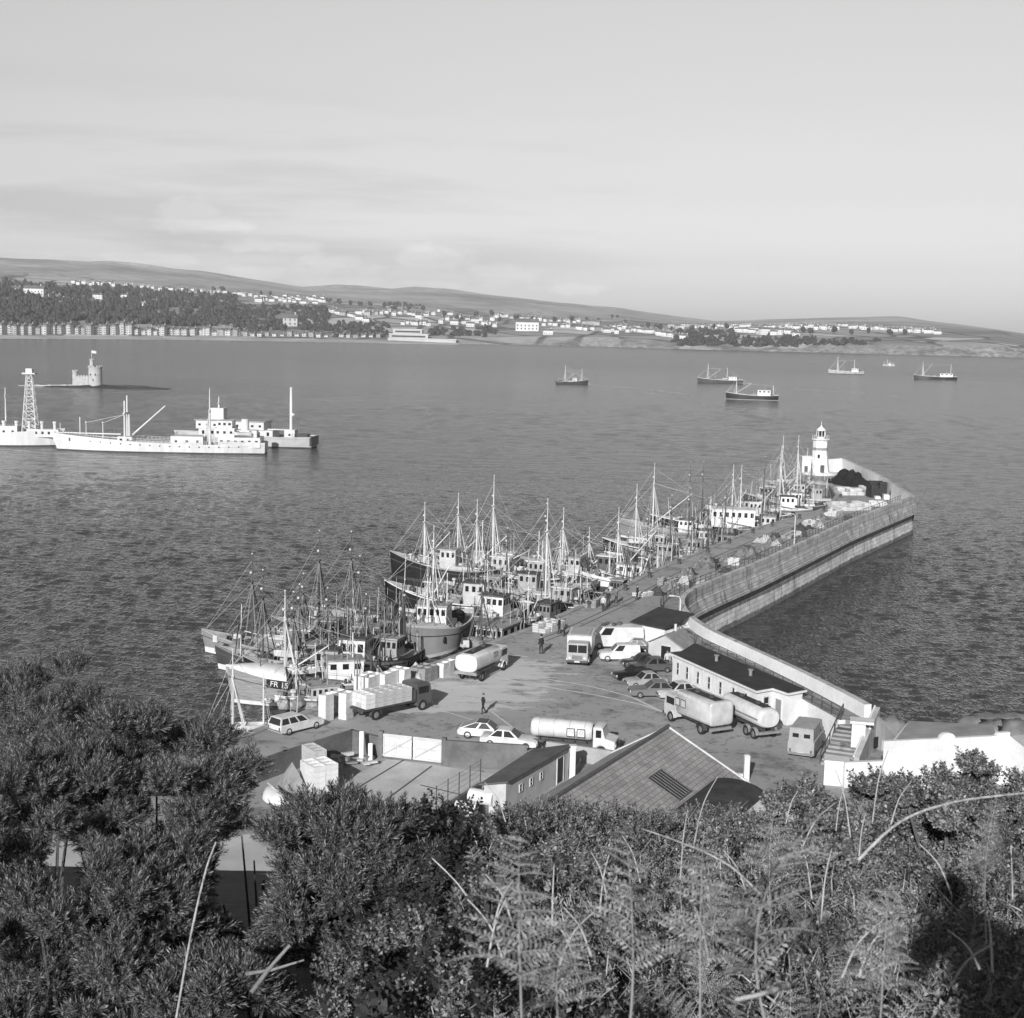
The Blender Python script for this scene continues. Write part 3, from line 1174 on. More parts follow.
for k in range(5):
    p = fp[0].lerp(fp[1], .1 + .2 * k) + fn * 2.2
    if k in (1, 3):
        mb = MB()
        mb.lathe([(.16, 0), (.16, .5), (.26, .52), (.26, .62)], (p.x, p.y, 7.06), n=8)
        mb.build('roof_vent', MID, blk)

# white-washed lower face of the upper walk near the building
fi = MB()
pts_ = offset(main, -2.62)[:58]
nn_ = normals(main)[:58]
fi.loft([[(p.x, p.y, 3.98), (p.x, p.y, WZ + .02), (p.x - n.x * .05, p.y - n.y * .05, WZ + .02), (p.x - n.x * .05, p.y - n.y * .05, 3.98)] for p, n in zip(pts_, nn_)])
fi.build('retaining_face', INNERW, wall_root)

# hut with dark low roof
h1 = thing('store_hut', 'white hut with plain dark roof beside the parked lorries', 'hut')
c = [G(632, 645).to_2d(), G(664, 652).to_2d()]
u = (c[1] - c[0]).normalized()
n = Vector((-u.y, u.x))
w_ = (c[1] - c[0]).length
fph = [c[0], c[1], c[1] + n * 4.6, c[0] + n * 4.6]
mb = MB()
mb.prism(fph, 4.0, 6.3)
mb.prism([fph[0], fph[1], fph[1] - n * -.12, fph[0] - n * -.12], 6.3, 6.5)
mb.build('wall', WHITEWASH, h1)
mb = MB()
g = grow(fph, .25)
mb.add([(g[0].x, g[0].y, 6.5), (g[1].x, g[1].y, 6.5), (g[2].x, g[2].y, 7.5), (g[3].x, g[3].y, 7.5), (g[0].x, g[0].y, 6.62), (g[1].x, g[1].y, 6.62), (g[2].x, g[2].y, 7.62), (g[3].x, g[3].y, 7.62)],
       [(3, 2, 1, 0), (4, 5, 6, 7), (0, 1, 5, 4), (1, 2, 6, 5), (2, 3, 7, 6), (3, 0, 4, 7)])
mb.build('roof', ASPH, h1)
mb = MB()
mb.prism([fph[0] + n * 4.5 + u * .1, fph[1] + n * 4.5 - u * .1, fph[2] - u * .1, fph[3] + u * .1], 6.31, 7.45)
mb.build('back_gable', WHITEWASH, h1)
opening(h1, 'window', fph[0], fph[1], 5.0, 6.0, .12, .32)

# small gabled hut with an open doorway
h2 = thing('watch_hut', 'small grey gabled hut with a dark open doorway', 'hut')
c0 = G(648, 662).to_2d()
c1 = G(682, 668).to_2d()
u = (c1 - c0).normalized()
n = Vector((-u.y, u.x))
W2 = (c1 - c0).length
D2 = 3.6
mb = MB()
mid = (c0 + c1) / 2
b4 = [c0, c1, c1 + n * D2, c0 + n * D2]
mb.prism(b4, 4, 6.1)
for o_ in (0, D2 - .1):
    p0, p1, pm_ = c0 + n * o_, c1 + n * o_, mid + n * o_
    mb.add([(p0.x, p0.y, 6.1), (p1.x, p1.y, 6.1), (pm_.x, pm_.y, 7.15), (p0.x + n.x * .1, p0.y + n.y * .1, 6.1), (p1.x + n.x * .1, p1.y + n.y * .1, 6.1), (pm_.x + n.x * .1, pm_.y + n.y * .1, 7.15)],
           [(0, 1, 2), (5, 4, 3), (0, 3, 4, 1), (1, 4, 5, 2), (2, 5, 3, 0)])
mb.build('wall', mat('pale_grey_render', 0.46, 0.85, 0.15, 1, 0.2, 6), h2)
mb = MB()
for s_, e in ((-1, c0), (1, c1)):
    a = mid - n * .3
    b_ = mid + n * (D2 + .3)
    ee = e + u * s_ * .3
    p = [(a.x, a.y, 7.2), (b_.x, b_.y, 7.2), (ee.x + n.x * (D2 + .3), ee.y + n.y * (D2 + .3), 5.98), (ee.x - n.x * .3, ee.y - n.y * .3, 5.98)]
    mb.add(p + [(x, y, z + .1) for x, y, z in p], [(3, 2, 1, 0), (4, 5, 6, 7), (0, 1, 5, 4), (1, 2, 6, 5), (2, 3, 7, 6), (3, 0, 4, 7)])
mb.build('roof', mat('grey_slate_small', 0.24, 0.85, 0.2, 1.5), h2)
opening(h2, 'door', c0, c1, 4.05, 6.0, .38, .66, glass=BLACK, frame=PALE)
opening(h2, 'window', c0 + n * D2, c0, 4.9, 5.7, .4, .6)
mb = MB()
mb.tube((mid.x + n.x * 2, mid.y + n.y * 2, 6.9), (mid.x + n.x * 2, mid.y + n.y * 2, 8.0), .14, n=8)
mb.build('stove_pipe', PALE, h2)

# slate-roofed warehouse under the hillside
wh = thing('warehouse', 'large warehouse with pale slate roof and a dark rooflight below the bushes', 'warehouse')
r1 = G(668, 727, 9).to_2d()
dr = Vector((-.467, -.885))
pr = Vector((.885, -.467))
LW = 26
m, nt, b = nodes('roof_slates')
tcn = N(nt, 'ShaderNodeTexCoord').outputs['UV']
br = N(nt, 'ShaderNodeTexBrick')
br.inputs['Scale'].default_value = 1.0
br.inputs['Brick Width'].default_value = 0.62
br.inputs['Row Height'].default_value = 0.38
br.inputs['Mortar Size'].default_value = 0.02
br.inputs['Color1'].default_value = (.29, .29, .29, 1)
br.inputs['Color2'].default_value = (.38, .38, .38, 1)
br.inputs['Mortar'].default_value = (.17, .11, .11, 1)
L(nt, tcn, br.inputs['Vector'])
c = mixc(nt, br.outputs['Color'], ramp(nt, tex_noise(nt, N(nt, 'ShaderNodeNewGeometry').outputs['Position'], .5, 5), [(.3, .8), (.7, 1.2)]), 1.0, 'MULTIPLY')
L(nt, c, b.inputs['Base Color'])
b.inputs['Roughness'].default_value = .8
SLATE = m


def slope(parent, name, a, b_, da, db, z0, z1, m_, th=.12):
    """roof slope between ridge a-b (2d, z0) and eave a+da, b+db (z1), slates laid in metres"""
    p = [(a.x, a.y, z0), (b_.x, b_.y, z0), (b_.x + db.x, b_.y + db.y, z1), (a.x + da.x, a.y + da.y, z1)]
    mb = MB()
    mb.add([(x, y, z - th) for x, y, z in p] + p, [(3, 2, 1, 0), (4, 5, 6, 7), (0, 1, 5, 4), (1, 2, 6, 5), (2, 3, 7, 6), (3, 0, 4, 7)])
    o_ = mb.build(name, m_, parent)
    uv = o_.data.uv_layers.new(name='UVMap')
    A, B, C = Vector(p[0]), Vector(p[1]), Vector(p[3])
    ux = (B - A).normalized()
    uy = (C - A - ux * (C - A).dot(ux)).normalized()
    for lp_ in o_.data.loops:
        v = Vector(o_.data.vertices[lp_.vertex_index].co) - A
        uv.data[lp_.index].uv = (v.dot(ux), v.dot(uy))
    return o_


r2 = r1 + dr * LW
slope(wh, 'roof', r1, r2, pr * 6.6, pr * 6.6, 9, 5.7, SLATE)
slope(wh, 'roof', r1, r2, -pr * 4.6, -pr * 4.6, 9, 6.2, SLATE)
mb = MB()
mb.path([(p.x, p.y, 9.06) for p in (r1 - dr * .1, r2)], .16, n=6)
mb.build('ridge_tiles', mat('ridge_tile', .11, .8, .2, 2), wh)
mb = MB()
for e0, e1, z in ((r1 - pr * 4.3, r1 + pr * 6.3, 5.6),):
    a, b_ = e0 + dr * .35, e1 + dr * .35
    ap = r1 + dr * .35
    for q_ in (0,):
        P_ = [(a.x, a.y, 4), (b_.x, b_.y, 4), (b_.x, b_.y, 5.7), (ap.x, ap.y, 8.8), (a.x, a.y, 6.15)]
        D_ = dr * (LW - .8)
        mb.add(P_ + [(x + D_.x, y + D_.y, z_) for x, y, z_ in P_], [(0, 1, 2, 3, 4), (9, 8, 7, 6, 5), (0, 5, 6, 1), (1, 6, 7, 2), (2, 7, 8, 3), (3, 8, 9, 4), (4, 9, 5, 0)])
mb.build('wall', DCONC, wh)
# verge board on the gable
mb = MB()
for s_, wd, ze in ((1, 6.6, 5.7), (-1, 4.6, 6.2)):
    a = r1
    b_ = r1 + pr * s_ * wd
    mb.tube((a.x, a.y, 9.05), (b_.x, b_.y, ze + .05), .09, n=4)
mb.build('verge_board', PALE, wh)
# rooflight: glazed frame laid on the right slope
sk0 = r1 + dr * 8.2
def onslope(al, dn, up=0.0):
    p = r1 + dr * al + pr * dn
    return (p.x + pr.x * up * .45, p.y + pr.y * up * .45, 9 - 3.3 * dn / 6.6 + up * .89)


mb = MB()
mb.add([onslope(6.8, 2.3, .05), onslope(9.2, 2.3, .05), onslope(9.2, 4.5, .05), onslope(6.8, 4.5, .05)], [(0, 1, 2, 3)])
rlg = mb.build('rooflight', mat('dirty_dark_glass', .03, .3, .4, 2), wh)
mb = MB()
for i in range(7):
    a_ = 6.8 + 2.4 * i / 6
    mb.tube(onslope(a_, 2.25, .09), onslope(a_, 4.55, .09), .045, n=4)
for dn in (2.25, 3.4, 4.55):
    mb.tube(onslope(6.75, dn, .09), onslope(9.25, dn, .09), .05, n=4)
mb.build('glazing_bar', mat('weathered_bar', .13, .8, .2, 3), rlg)

# dark rounded roof beside the warehouse
an = thing('barrel_shed', 'small shed with dark rounded roof at the right of the slate-roofed warehouse', 'shed')
c_ = G(727, 806, 5.2).to_2d()
mb = MB()
sec = []
for k in range(2):
    q_ = []
    o_ = c_ + dr * (-1.5 + 8 * k)
    for i in range(13):
        t_ = PI * i / 12
        p = o_ + pr * (math.cos(t_) * 3.2)
        q_.append((p.x, p.y, 4.9 + 1.9 * math.sin(t_)))
    sec.append(q_)
mb.loft(sec)
mb.build('roof', mat('tarred_felt', .05, .9, .4, .8, .3, 5), an, smooth=40)
mb = MB()
a = [c_ + dr * (-1.4) + pr * 3.1, c_ + dr * (-1.4) - pr * 3.1, c_ + dr * 6.3 - pr * 3.1, c_ + dr * 6.3 + pr * 3.1]
mb.prism(a, 4, 4.95)
mb.build('wall', DCONC, an)
ob = thing('low_outbuilding', 'low white flat-roofed outbuilding half hidden by brambles', 'outbuilding')
fpo = [G(x, y, 6.0).to_2d() for x, y in ((672, 826), (768, 797), (800, 812), (700, 850))]
mb = MB()
mb.prism(fpo, 3.9, 6.0)
mb.build('wall', WHITEWASH, ob)
mb = MB()
mb.prism(grow(fpo, .2), 6.0, 6.12)
mb.build('roof', mat('limewashed_roof', .72, .9, .2, 1.5, .4, 5), ob)
# post and low wall
gp = thing('gate_post', 'lone white square gate post beside the slate-roofed warehouse', 'post', G(746, 781))
mb = MB()
mb.box((0, 0, 0), (.42, .42, 2.0))
mb.build('shaft', WHITEWASH, gp)
mb = MB()
mb.box((0, 0, 2.0), (.5, .5, .1), taper=.6)
mb.build('cap', WHITEWASH, gp)
a, b_ = G(743, 782).to_2d(), G(706, 778).to_2d()
lw = MB()
d = b_ - a
lw.box(((a.x + b_.x) / 2, (a.y + b_.y) / 2, 3.9), (d.length, .35, .75), math.atan2(d.y, d.x))
tag(lw.build('low_wall', WHITEWASH), 'low white wall running from the lone gate post to the warehouse', 'wall')

# long lean-to shed left of the warehouse
sh = thing('lean_to_shed', 'long narrow shed with sloping dark felt roof and pale side wall', 'shed')
q4 = [G(x, y, 6.3).to_2d() for x, y in ((533, 749), (575, 747.5), (508, 786), (479, 784))]
mb = MB()
tz = [6.2, 6.5, 6.5, 6.2]
P_ = [(p.x, p.y, z) for p, z in zip(q4, tz)]
mb.add(P_ + [(x, y, z + .12) for x, y, z in P_], [(3, 2, 1, 0), (4, 5, 6, 7), (0, 1, 5, 4), (1, 2, 6, 5), (2, 3, 7, 6), (3, 0, 4, 7)])
mb.build('roof', mat('mid_felt_roof', .12, .9, .25, .7, .2, 5), sh)
qi = grow(q4, -.25)
mb = MB()
P_ = [(p.x, p.y, 3.9) for p in qi] + [(p.x, p.y, z) for p, z in zip(qi, tz)]
mb.add(P_, [(3, 2, 1, 0), (4, 5, 6, 7), (0, 1, 5, 4), (1, 2, 6, 5), (2, 3, 7, 6), (3, 0, 4, 7)])
mb.build('wall', mat('limewashed_shed_wall', .50, .9, .2, .8, .2, 5), sh)
opening(sh, 'door', qi[2], qi[1], 4.05, 6.0, .80, .90, glass=BLACK, frame=PALE)
for t_ in (.2, .36, .52):
    opening(sh, 'window', qi[2], qi[1], 5.2, 5.7, t_, t_ + .035, frame=PALE, fw=.05)

# concrete wall behind the shed
def wall_run(name, label, pts, z0, z1, th, mt_, cat='wall'):
    mb = MB()
    for a, b_ in zip(pts, pts[1:]):
        d = b_ - a
        mb.box(((a.x + b_.x) / 2, (a.y + b_.y) / 2, z0), (d.length + th * .9, th, z1 - z0), math.atan2(d.y, d.x))
    return tag(mb.build(name, mt_), label, cat)


wall_run('concrete_wall', 'pale concrete wall running from the lean-to shed past the white tanker cab', [G(548, 757).to_2d(), G(622, 768).to_2d()], 3.9, 5.3, .3, CONC)
pp = thing('concrete_pillar', 'tall pale square pillar at the end of the lean-to shed', 'pillar', G(572, 778))
mb = MB()
mb.box((0, 0, 0), (.45, .45, 2.5))
mb.build('shaft', WHITEWASH, pp)
mb = MB()
mb.box((0, 0, 2.5), (.55, .55, .12))
mb.build('cap', WHITEWASH, pp)
wall_run('yard_wall', 'plain grey rendered yard wall right of the pale gate', [G(447, 766).to_2d(), G(525, 771).to_2d()], 3.9, 6.1, .3, DCONC)
wall_run('quay_wall', 'dark grey concrete wall left of the pale gate along the yard', [G(232, 792).to_2d(), G(285, 772).to_2d(), G(352, 750).to_2d(), G(379, 757).to_2d()], 3.9, 5.7, .3, DCONC)

# the pale gate: two boarded leaves with diagonal braces
ga, gb = G(382, 757.5).to_2d(), G(443, 764.5).to_2d()
gt = thing('yard_gate', 'pale boarded double gate with braces between two grey walls', 'gate')
gd = (gb - ga)
gl = gd.length
gu = gd.normalized()
gn = Vector((gu.y, -gu.x))
for t0, t1 in ((.0, .49), (.51, 1.0)):
    mb = MB()
    k = 12
    for i in range(k):
        quadpanel(mb, ga, gb, 4.12, 6.0, t0 + (t1 - t0) * i / k, t0 + (t1 - t0) * (i + .94) / k, .02, th=.05)
    leaf = mb.build('leaf', mat('pale_gate_boards', .6, .8, .12, 1.2), gt)
    mb = MB()
    for h in (4.2, 5.0, 5.8):
        quadpanel(mb, ga, gb, h, h + .12, t0, t1, .08, th=.05)
    p0, p1 = ga + gd * t0 + gn * .1, ga + gd * t1 + gn * .1
    mb.tube((p0.x, p0.y, 4.25), (p1.x, p1.y, 5.85), .05, n=4)
    mb.build('brace', PALE, leaf)
for t_ in (-.015, 1.015):
    p = ga + gd * t_
    mb = MB()
    mb.box((p.x, p.y, 3.9), (.35, .35, 2.3), math.atan2(gu.y, gu.x))
    mb.build('gate_pier', DCONC, gt)

# the pale concrete yard floor with joints
yd = MB()
yp = [G(x, y, 4.006).to_2d() for x, y in ((296, 812), (345, 780), (388, 759), (447, 767), (500, 775), (478, 792), (428, 832), (330, 860))]
yd.add([(p.x, p.y, 4.012) for p in yp], [tuple(range(len(yp)))])
struct(yd.build('yard_floor', mat('pale_yard_concrete', .54, .9, .2, .35, .15, 4, world=True, fine=.06), fix=False))
yj = MB()
for a, b_ in (((318, 812), (404, 760)), ((352, 825), (432, 766)), ((300, 838), (372, 790)), ((420, 785), (470, 797))):
    p, q_ = G(*a).to_2d(), G(*b_).to_2d()
    ribbon(yj, [p, q_], .16, 4.017)
struct(yj.build('yard_joints', mat('tarred_joint', .08, .9, .2, 2, world=True), fix=False))

# wire fence on the near side of the yard
fe = thing('yard_fence', 'wire mesh fence with thin posts on a low wall beside the yard', 'fence')
a, b_ = G(424, 834).to_2d(), G(480, 797).to_2d()
mb = MB()
d = b_ - a
mb.box(((a.x + b_.x) / 2, (a.y + b_.y) / 2, 3.9), (d.length, .25, 1.2), math.atan2(d.y, d.x))
mb.build('footing_wall', DCONC, fe)
for i in range(6):
    p = a + d * i / 5
    mb = MB()
    mb.tube((p.x, p.y, 5), (p.x, p.y, 6.9), .04)
    mb.build('post', DARK, fe)
mb = MB()
for h in (5.3, 5.7, 6.1, 6.5, 6.8):
    mb.tube((a.x, a.y, h), (b_.x, b_.y, h), .014, n=3)
mb.build('wires', MID, fe)

# white tanks beside the shed
for k, (x, y, ln, lb) in enumerate(((482, 812, 1.9, 'white round tank lying beside the lean-to shed'), (466, 824, 1.5, 'smaller white tank lying nearer the yard fence'))):
    tk = thing('oil_tank', lb, 'tank', G(x, y), R(-25 + 12 * k))
    mb = MB()
    mb.tube((-ln / 2, 0, 1.1), (ln / 2, 0, 1.1), .55, n=16)
    mb.build('drum', WHITE, tk, smooth=40)
    for s_ in (-1, 1):
        mb = MB()
        mb.box((s_ * ln * .3, 0, 0), (.2, .9, .75))
        mb.build('cradle', DCONC, tk)

# stairs up to the walk
st = thing('stone_stairs', 'flight of stone steps climbing to the pier walk beside the grey van', 'stairs')
s0 = (G(818, 764).to_2d() + G(852, 769).to_2d()) / 2
s1 = G(857, 717, 6.1).to_2d()
sd = (s1 - s0).normalized()
sn = Vector((sd.y, -sd.x))
NS = 12
rise = (WZ - 4) / NS
run = (s1 - s0).length / NS
for k in range(NS):
    p = s0 + sd * run * k
    e = s1
    mb = MB()
    mb.prism([p - sn * 1.2, p + sn * 1.2, p + sd * (run * 1.0) + sn * 1.2, p + sd * (run * 1.0) - sn * 1.2], 3.95, 4 + rise * (k + 1))
    mb.build('step', WALKST, st)
top = main[0]
mb = MB()
e = main[0] - normals(main)[0] * 1.45
mb.prism([s1 - sn * 1.2, s1 + sn * 1.2, e + Vector((1.1, -.2)), e - Vector((1.15, .1))], 3.95, WZ + .003)
mb.build('landing', WALKST, st)
# sloping side wall of the stairs
mb = MB()
a, b_ = s0 + sn * 1.45, s1 + sn * 1.45
aa, bb = a + sn * .45, b_ + sn * .45
P_ = [(a.x, a.y, 3.9), (b_.x, b_.y, 3.9), (b_.x, b_.y, WZ + 1.1), (a.x, a.y, 5.0), (aa.x, aa.y, 3.9), (bb.x, bb.y, 3.9), (bb.x, bb.y, WZ + 1.1), (aa.x, aa.y, 5.0)]
mb.add(P_, [(0, 1, 2, 3), (7, 6, 5, 4), (3, 2, 6, 7), (2, 1, 5, 6), (0, 3, 7, 4), (1, 0, 4, 5)])
mb.build('side_wall', mat('grey_stair_wall', .42, .9, .25, .8, .3, 4), st)
mb = MB()
mb.tube((a.x, a.y, 5.06), (b_.x, b_.y, WZ + 1.16), .1, n=5)
mb.build('coping', WHITE, st)
mb = MB()
a, b_ = s0 - sn * 1.2, s1 - sn * 1.2
for i in range(6):
    p = a.lerp(b_, i / 5)
    z = 4 + (WZ - 4) * i / 5
    mb.tube((p.x, p.y, z), (p.x, p.y, z + 1.0), .045)
mb.tube((a.x, a.y, 5.0), (b_.x, b_.y, WZ + 1.0), .045)
mb.build('handrail', DARK, st)

# gateway shelter with a white slab roof at the head of the stairs
ks = thing('stair_head_shelter', 'small white shelter with overhanging slab roof at the top of the steps', 'shelter')
kc = G(862, 721, 7.0).to_2d()
ka = math.atan2(sn.y, sn.x) + R(12)
mb = MB()
mb.box((kc.x, kc.y, 6.9), (1.9, 1.5, .22), ka)
mb.build('roof', WHITE, ks)
mb = MB()
mb.box((kc.x - .25, kc.y, 4), (1.1, 1.0, 2.9), ka)
mb.build('wall', WHITEWASH, ks)
mb = MB()
mb.tube((kc.x + .8, kc.y + .5, 4), (kc.x + .8, kc.y + .5, 6.9), .1, n=8)
mb.build('post', WHITE, ks)
# curved grey wall stepping down to the right of it
rw = thing('curved_wall', 'curved grey retaining wall with a dark opening right of the stair-head shelter', 'wall')
cpts = [main[0] + Vector((.4, -1)), kc + Vector((2.4, 1.5)), kc + Vector((2.9, -1.5)), kc + Vector((1.7, -4.2)), kc + Vector((.6, -6.0))]
cpts = resample(cpts, 16)
mb = MB()
mb.loft([[(p.x - .2, p.y, 3), (p.x + .25, p.y, 3), (p.x + .25, p.y, 6.6 - i * .09), (p.x - .2, p.y, 6.6 - i * .09)] for i, p in enumerate(cpts)])
mb.build('wall', CONC, rw)
mb = MB()
g = G(869, 739, 5.0).to_2d()
mb.box((g.x, g.y - .3, 4.2), (2.2, .12, .9), R(40))
mb.build('opening', BLACK, rw)

# white block and wall at the stair foot
bf = thing('stair_foot_block', 'plain white square block at the foot of the stone steps', 'pillar')
g = G(836, 783).to_2d()
mb = MB()
mb.box((g.x, g.y, 3.9), (1.9, 1.5, 1.9), R(-12))
mb.build('shaft', WHITEWASH, bf)
mb = MB()
mb.box((g.x, g.y, 5.8), (2.05, 1.65, .16), R(-12), taper=.9)
mb.build('cap', WHITEWASH, bf)
wall_run('white_yard_wall', 'white-washed wall between the stair foot and the big white building', [G(845, 787).to_2d(), G(892, 785).to_2d()], 3.9, 6.0, .4, WHITEWASH)

# big white building at the right with a curved pediment
wb = thing('white_boathouse', 'big plain white building with flat grey roof and small curved pediment', 'building')
f0, f1 = G(884, 742, 7.9).to_2d(), G(1010, 736, 7.9).to_2d()
u = (f1 - f0).normalized()
n = Vector((-u.y, u.x))
LWB = (f1 - f0).length
mb = MB()
bk1, bk0 = G(992, 726, 7.2).to_2d(), G(908, 722, 7.2).to_2d()
mb.prism([f0, f1, bk1, bk0], 3, 7.2)
mb.build('wall', WHITEWASH, wb)
mb = MB()
mb.prism([f0 + u * .8 + n * .4, f1 - u * .8 + n * .4, bk1 - n * .2, bk0 - n * .2], 7.2, 7.35)
mb.build('roof', mat('grey_flat_roof', .30, .9, .25, .4, .2, 4), wb)
mb = MB()
prof_ = [(0, 7.2), (LWB, 7.2), (LWB, 8.2), (LWB - 1, 8.2), (LWB - 1.2, 7.95)]
ped = []
for i in range(9):
    t_ = PI * i / 8
    ped.append((LWB * .5 + .65 * math.cos(t_), 7.95 + .42 * math.sin(t_)))
prof_ += ped + [(0, 7.95)]
pts3 = [(f0.x + u.x * x, f0.y + u.y * x, z) for x, z in prof_]
pb = [(x + n.x * .35, y + n.y * .35, z) for x, y, z in pts3]
k = len(pts3)
mb.add(pts3 + pb, [tuple(range(k)), tuple(range(2 * k - 1, k - 1, -1))] + [((i + 1) % k, i, k + i, k + (i + 1) % k) for i in range(k)])
mb.build('parapet', WHITEWASH, wb)
mb = MB()
p = f1 + u * .1
P_ = [(f1.x, f1.y, 3), (f1.x + u.x * 2.2, f1.y + u.y * 2.2 - 3.2, 3), (f1.x, f1.y, 7.9), (f1.x + u.x * 1.4, f1.y + u.y * 1.4 - 3.2, 6.9), (f1.x + u.x * 2.6, f1.y + 3, 3), (f1.x + u.x * 2.2, f1.y + 3, 7.2)]
mb.add(P_, [(0, 1, 3, 2), (1, 4, 5, 3), (2, 3, 5), (0, 2, 5, 4), (0, 4, 1)])
mb.build('side_wing', WHITEWASH, wb)
# grey rocks of the shore behind it
def rock(name, label, c, r, mt_, seed, group=None, kind=None):
    mb = MB()
    n_, mm = 14, 8
    vs = []
    for k in range(mm + 1):
        ph = PI * k / mm
        for i in range(n_):
            t_ = 2 * PI * i / n_
            d = Vector((math.sin(ph) * math.cos(t_), math.sin(ph) * math.sin(t_), -math.cos(ph)))
            j = 1 + .45 * noise.noise(d * 1.7 + Vector((seed, 0, 0))) + .2 * noise.noise(d * 5 + Vector((seed, 3, 0)))
            vs.append((d.x * r[0] * j, d.y * r[1] * j, d.z * r[2] * j))
    mb.add(vs, [(k * n_ + i, k * n_ + (i + 1) % n_, (k + 1) * n_ + (i + 1) % n_, (k + 1) * n_ + i) for k in range(mm) for i in range(n_)])
    return tag(mb.build(name, mt_, loc=c, smooth=True), label, 'rock', group, kind)


ROCK = mat('shore_rock', .2, .9, .35, .6, .5, 3)
for k, (x, y, z, r) in enumerate([(1003, 729, 3, (2.2, 2, .9)), (1020, 737, 4, (2, 2, 1.2)), (893, 728, 1, (1.2, 1.2, 1.2)), (985, 724, 2, (2.4, 2, .9)), (1014, 724, 2, (2.6, 2, 1.1))]):
    g = G(x, y, z)
    rock('shore_rock', 'rough grey shore rock beside the big white building', (g.x, g.y, z), r, ROCK, k * 4.2, 'shore rocks by the white building')

# lamp posts
def lamp_post(label, p, h, mt_):
    t = thing('lamp_post', label, 'lamp post', p, 0, 'lamp posts on the pier')
    mb = MB()
    mb.lathe([(.16, 0), (.16, .7), (.08, .8), (.06, h)], n=8)
    mb.build('pole', mt_, t)
    mb = MB()
    mb.path([(0, 0, h), (-.15, 0, h + .3), (-.8, 0, h + .42)], .04)
    mb.build('bracket', mt_, t)
    mb = MB()
    mb.box((-1.0, 0, h + .34), (.6, .22, .14))
    mb.build('lamp_head', PALE, t)


lamp_post('tall white lamp post at the bend of the pier wall', G(679, 640), 4.6, WHITE)
g = G(794, 546)
lamp_post('slim white lamp post beside the straight stretch of the pier railing', g, 4.8, MASTW)
lamp_post('grey lamp post on the quay edge behind the flatbed lorry', G(357, 702), 4.2, STEEL)

# Conister rock with the refuge castle
rk = MB()
g0 = G(104, 388, 0)
ring_n = 40
vs = [(0, 0, 1.2)]
for k, (rx, z) in enumerate(((.3, 1.1), (.62, .45), (.9, .05), (1.05, -.8))):
    for i in range(ring_n):
        t_ = 2 * PI * i / ring_n
        j = 1 + .28 * noise.noise(Vector((math.cos(t_) * 2.5, math.sin(t_) * 2.5, k * .8)))
        vs.append((36 * rx * j * math.cos(t_), 11 * rx * j * math.sin(t_), z + .7 * noise.noise(Vector((i * .9, k * 2.2, 0)))))
fs = [(0, 1 + i, 1 + (i + 1) % ring_n) for i in range(ring_n)]
for k in range(3):
    for i in range(ring_n):
        a, b_ = 1 + k * ring_n, 1 + (k + 1) * ring_n
        fs.append((a + i, b_ + i, b_ + (i + 1) % ring_n, a + (i + 1) % ring_n))
rk.add(vs, fs)
struct(rk.build('rocky_islet', mat('dark_islet_rock', .05, .95, .5, .25, .6, 1.2), loc=(g0.x + 2, g0.y + 6, 0)))
cs = MB()
for i in range(14):
    x = -46 + i * 2.6
    cs.box((x, rnd.uniform(-.5, .5), -.6), (2.9, 3, .6 + .10 * i + rnd.random() * .3), rnd.random())
struct(cs.build('shingle_spit', mat('pale_shingle', .45, .9, .2, .3), loc=(g0.x + 2, g0.y + 6, 0)))
cw = g0 + Vector((-11, 6, 1.2))
ca = thing('refuge_castle', 'small stone castle with round tower and flag on a rock in the bay', 'castle', cw + Vector((2.2, 0, 0)))
ca.scale = (.80, .80, .80)
CST = mat('castle_stone', .38, .9, .2, .4, .3, 2)
mb = MB()
mb.lathe([(4.6, -1), (4.4, 0), (4.2, 10.6), (4.5, 10.9), (4.5, 11.4)], (3.4, 0, 0), n=20)
for i in range(12):
    t_ = 2 * PI * i / 12
    mb.box((3.4 + 4.1 * math.cos(t_), 4.1 * math.sin(t_), 11.4), (.9, .9, .9), t_)
mb.build('round_tower', CST, ca)
mb = MB()
mb.lathe([(1.3, 0), (1.2, 4.4), (1.4, 4.6), (1.4, 5)], (1.2, 0, 11.0), n=10)
for i in range(6):
    t_ = 2 * PI * i / 6
    mb.box((1.2 + 1.15 * math.cos(t_), 1.15 * math.sin(t_), 16), (.5, .5, .5), t_)
mb.build('stair_turret', CST, ca)
mb = MB()
mb.box((-5, 0, -1), (9, 4, 6.2))
for i in range(5):
    mb.box((-8.6 + i * 1.8, -1.8, 5.2), (1, .4, .9))
mb.build('curtain_wall', CST, ca)
mb = MB()
mb.lathe([(1.8, -1), (1.6, 8), (1.8, 8.2), (1.8, 8.6)], (-9.6, 0, 0), n=10)
for i in range(6):
    t_ = 2 * PI * i / 6
    mb.box((-9.6 + 1.5 * math.cos(t_), 1.5 * math.sin(t_), 8.6), (.6, .6, .6), t_)
mb.build('corner_turret', CST, ca)
for x, z in ((1.6, 6), (4.6, 6), (3.2, 2.5)):
    mb = MB()
    y_ = -math.sqrt(max(.1, 4.35 ** 2 - (x - 3.4) ** 2)) - .03
    mb.box((x, y_, z), (.6, .25, 1.3))
    mb.build('window', BLACK, ca)
mb = MB()
mb.tube((1.2, 0, 16), (1.2, 0, 22), .12)
fl = mb.build('flagpole', WHITE, ca)
mb = MB()
P_ = []
for i in range(7):
    for j in range(3):
        P_.append((1.3 + i * .5, .25 * math.sin(i * 1.1), 20.2 + j * .8 - i * .05))
mb.add(P_, [(i * 3 + j, i * 3 + 3 + j, i * 3 + 4 + j, i * 3 + 1 + j) for i in range(6) for j in range(2)])
mb.build('flag', PALE, fl, fix=False)
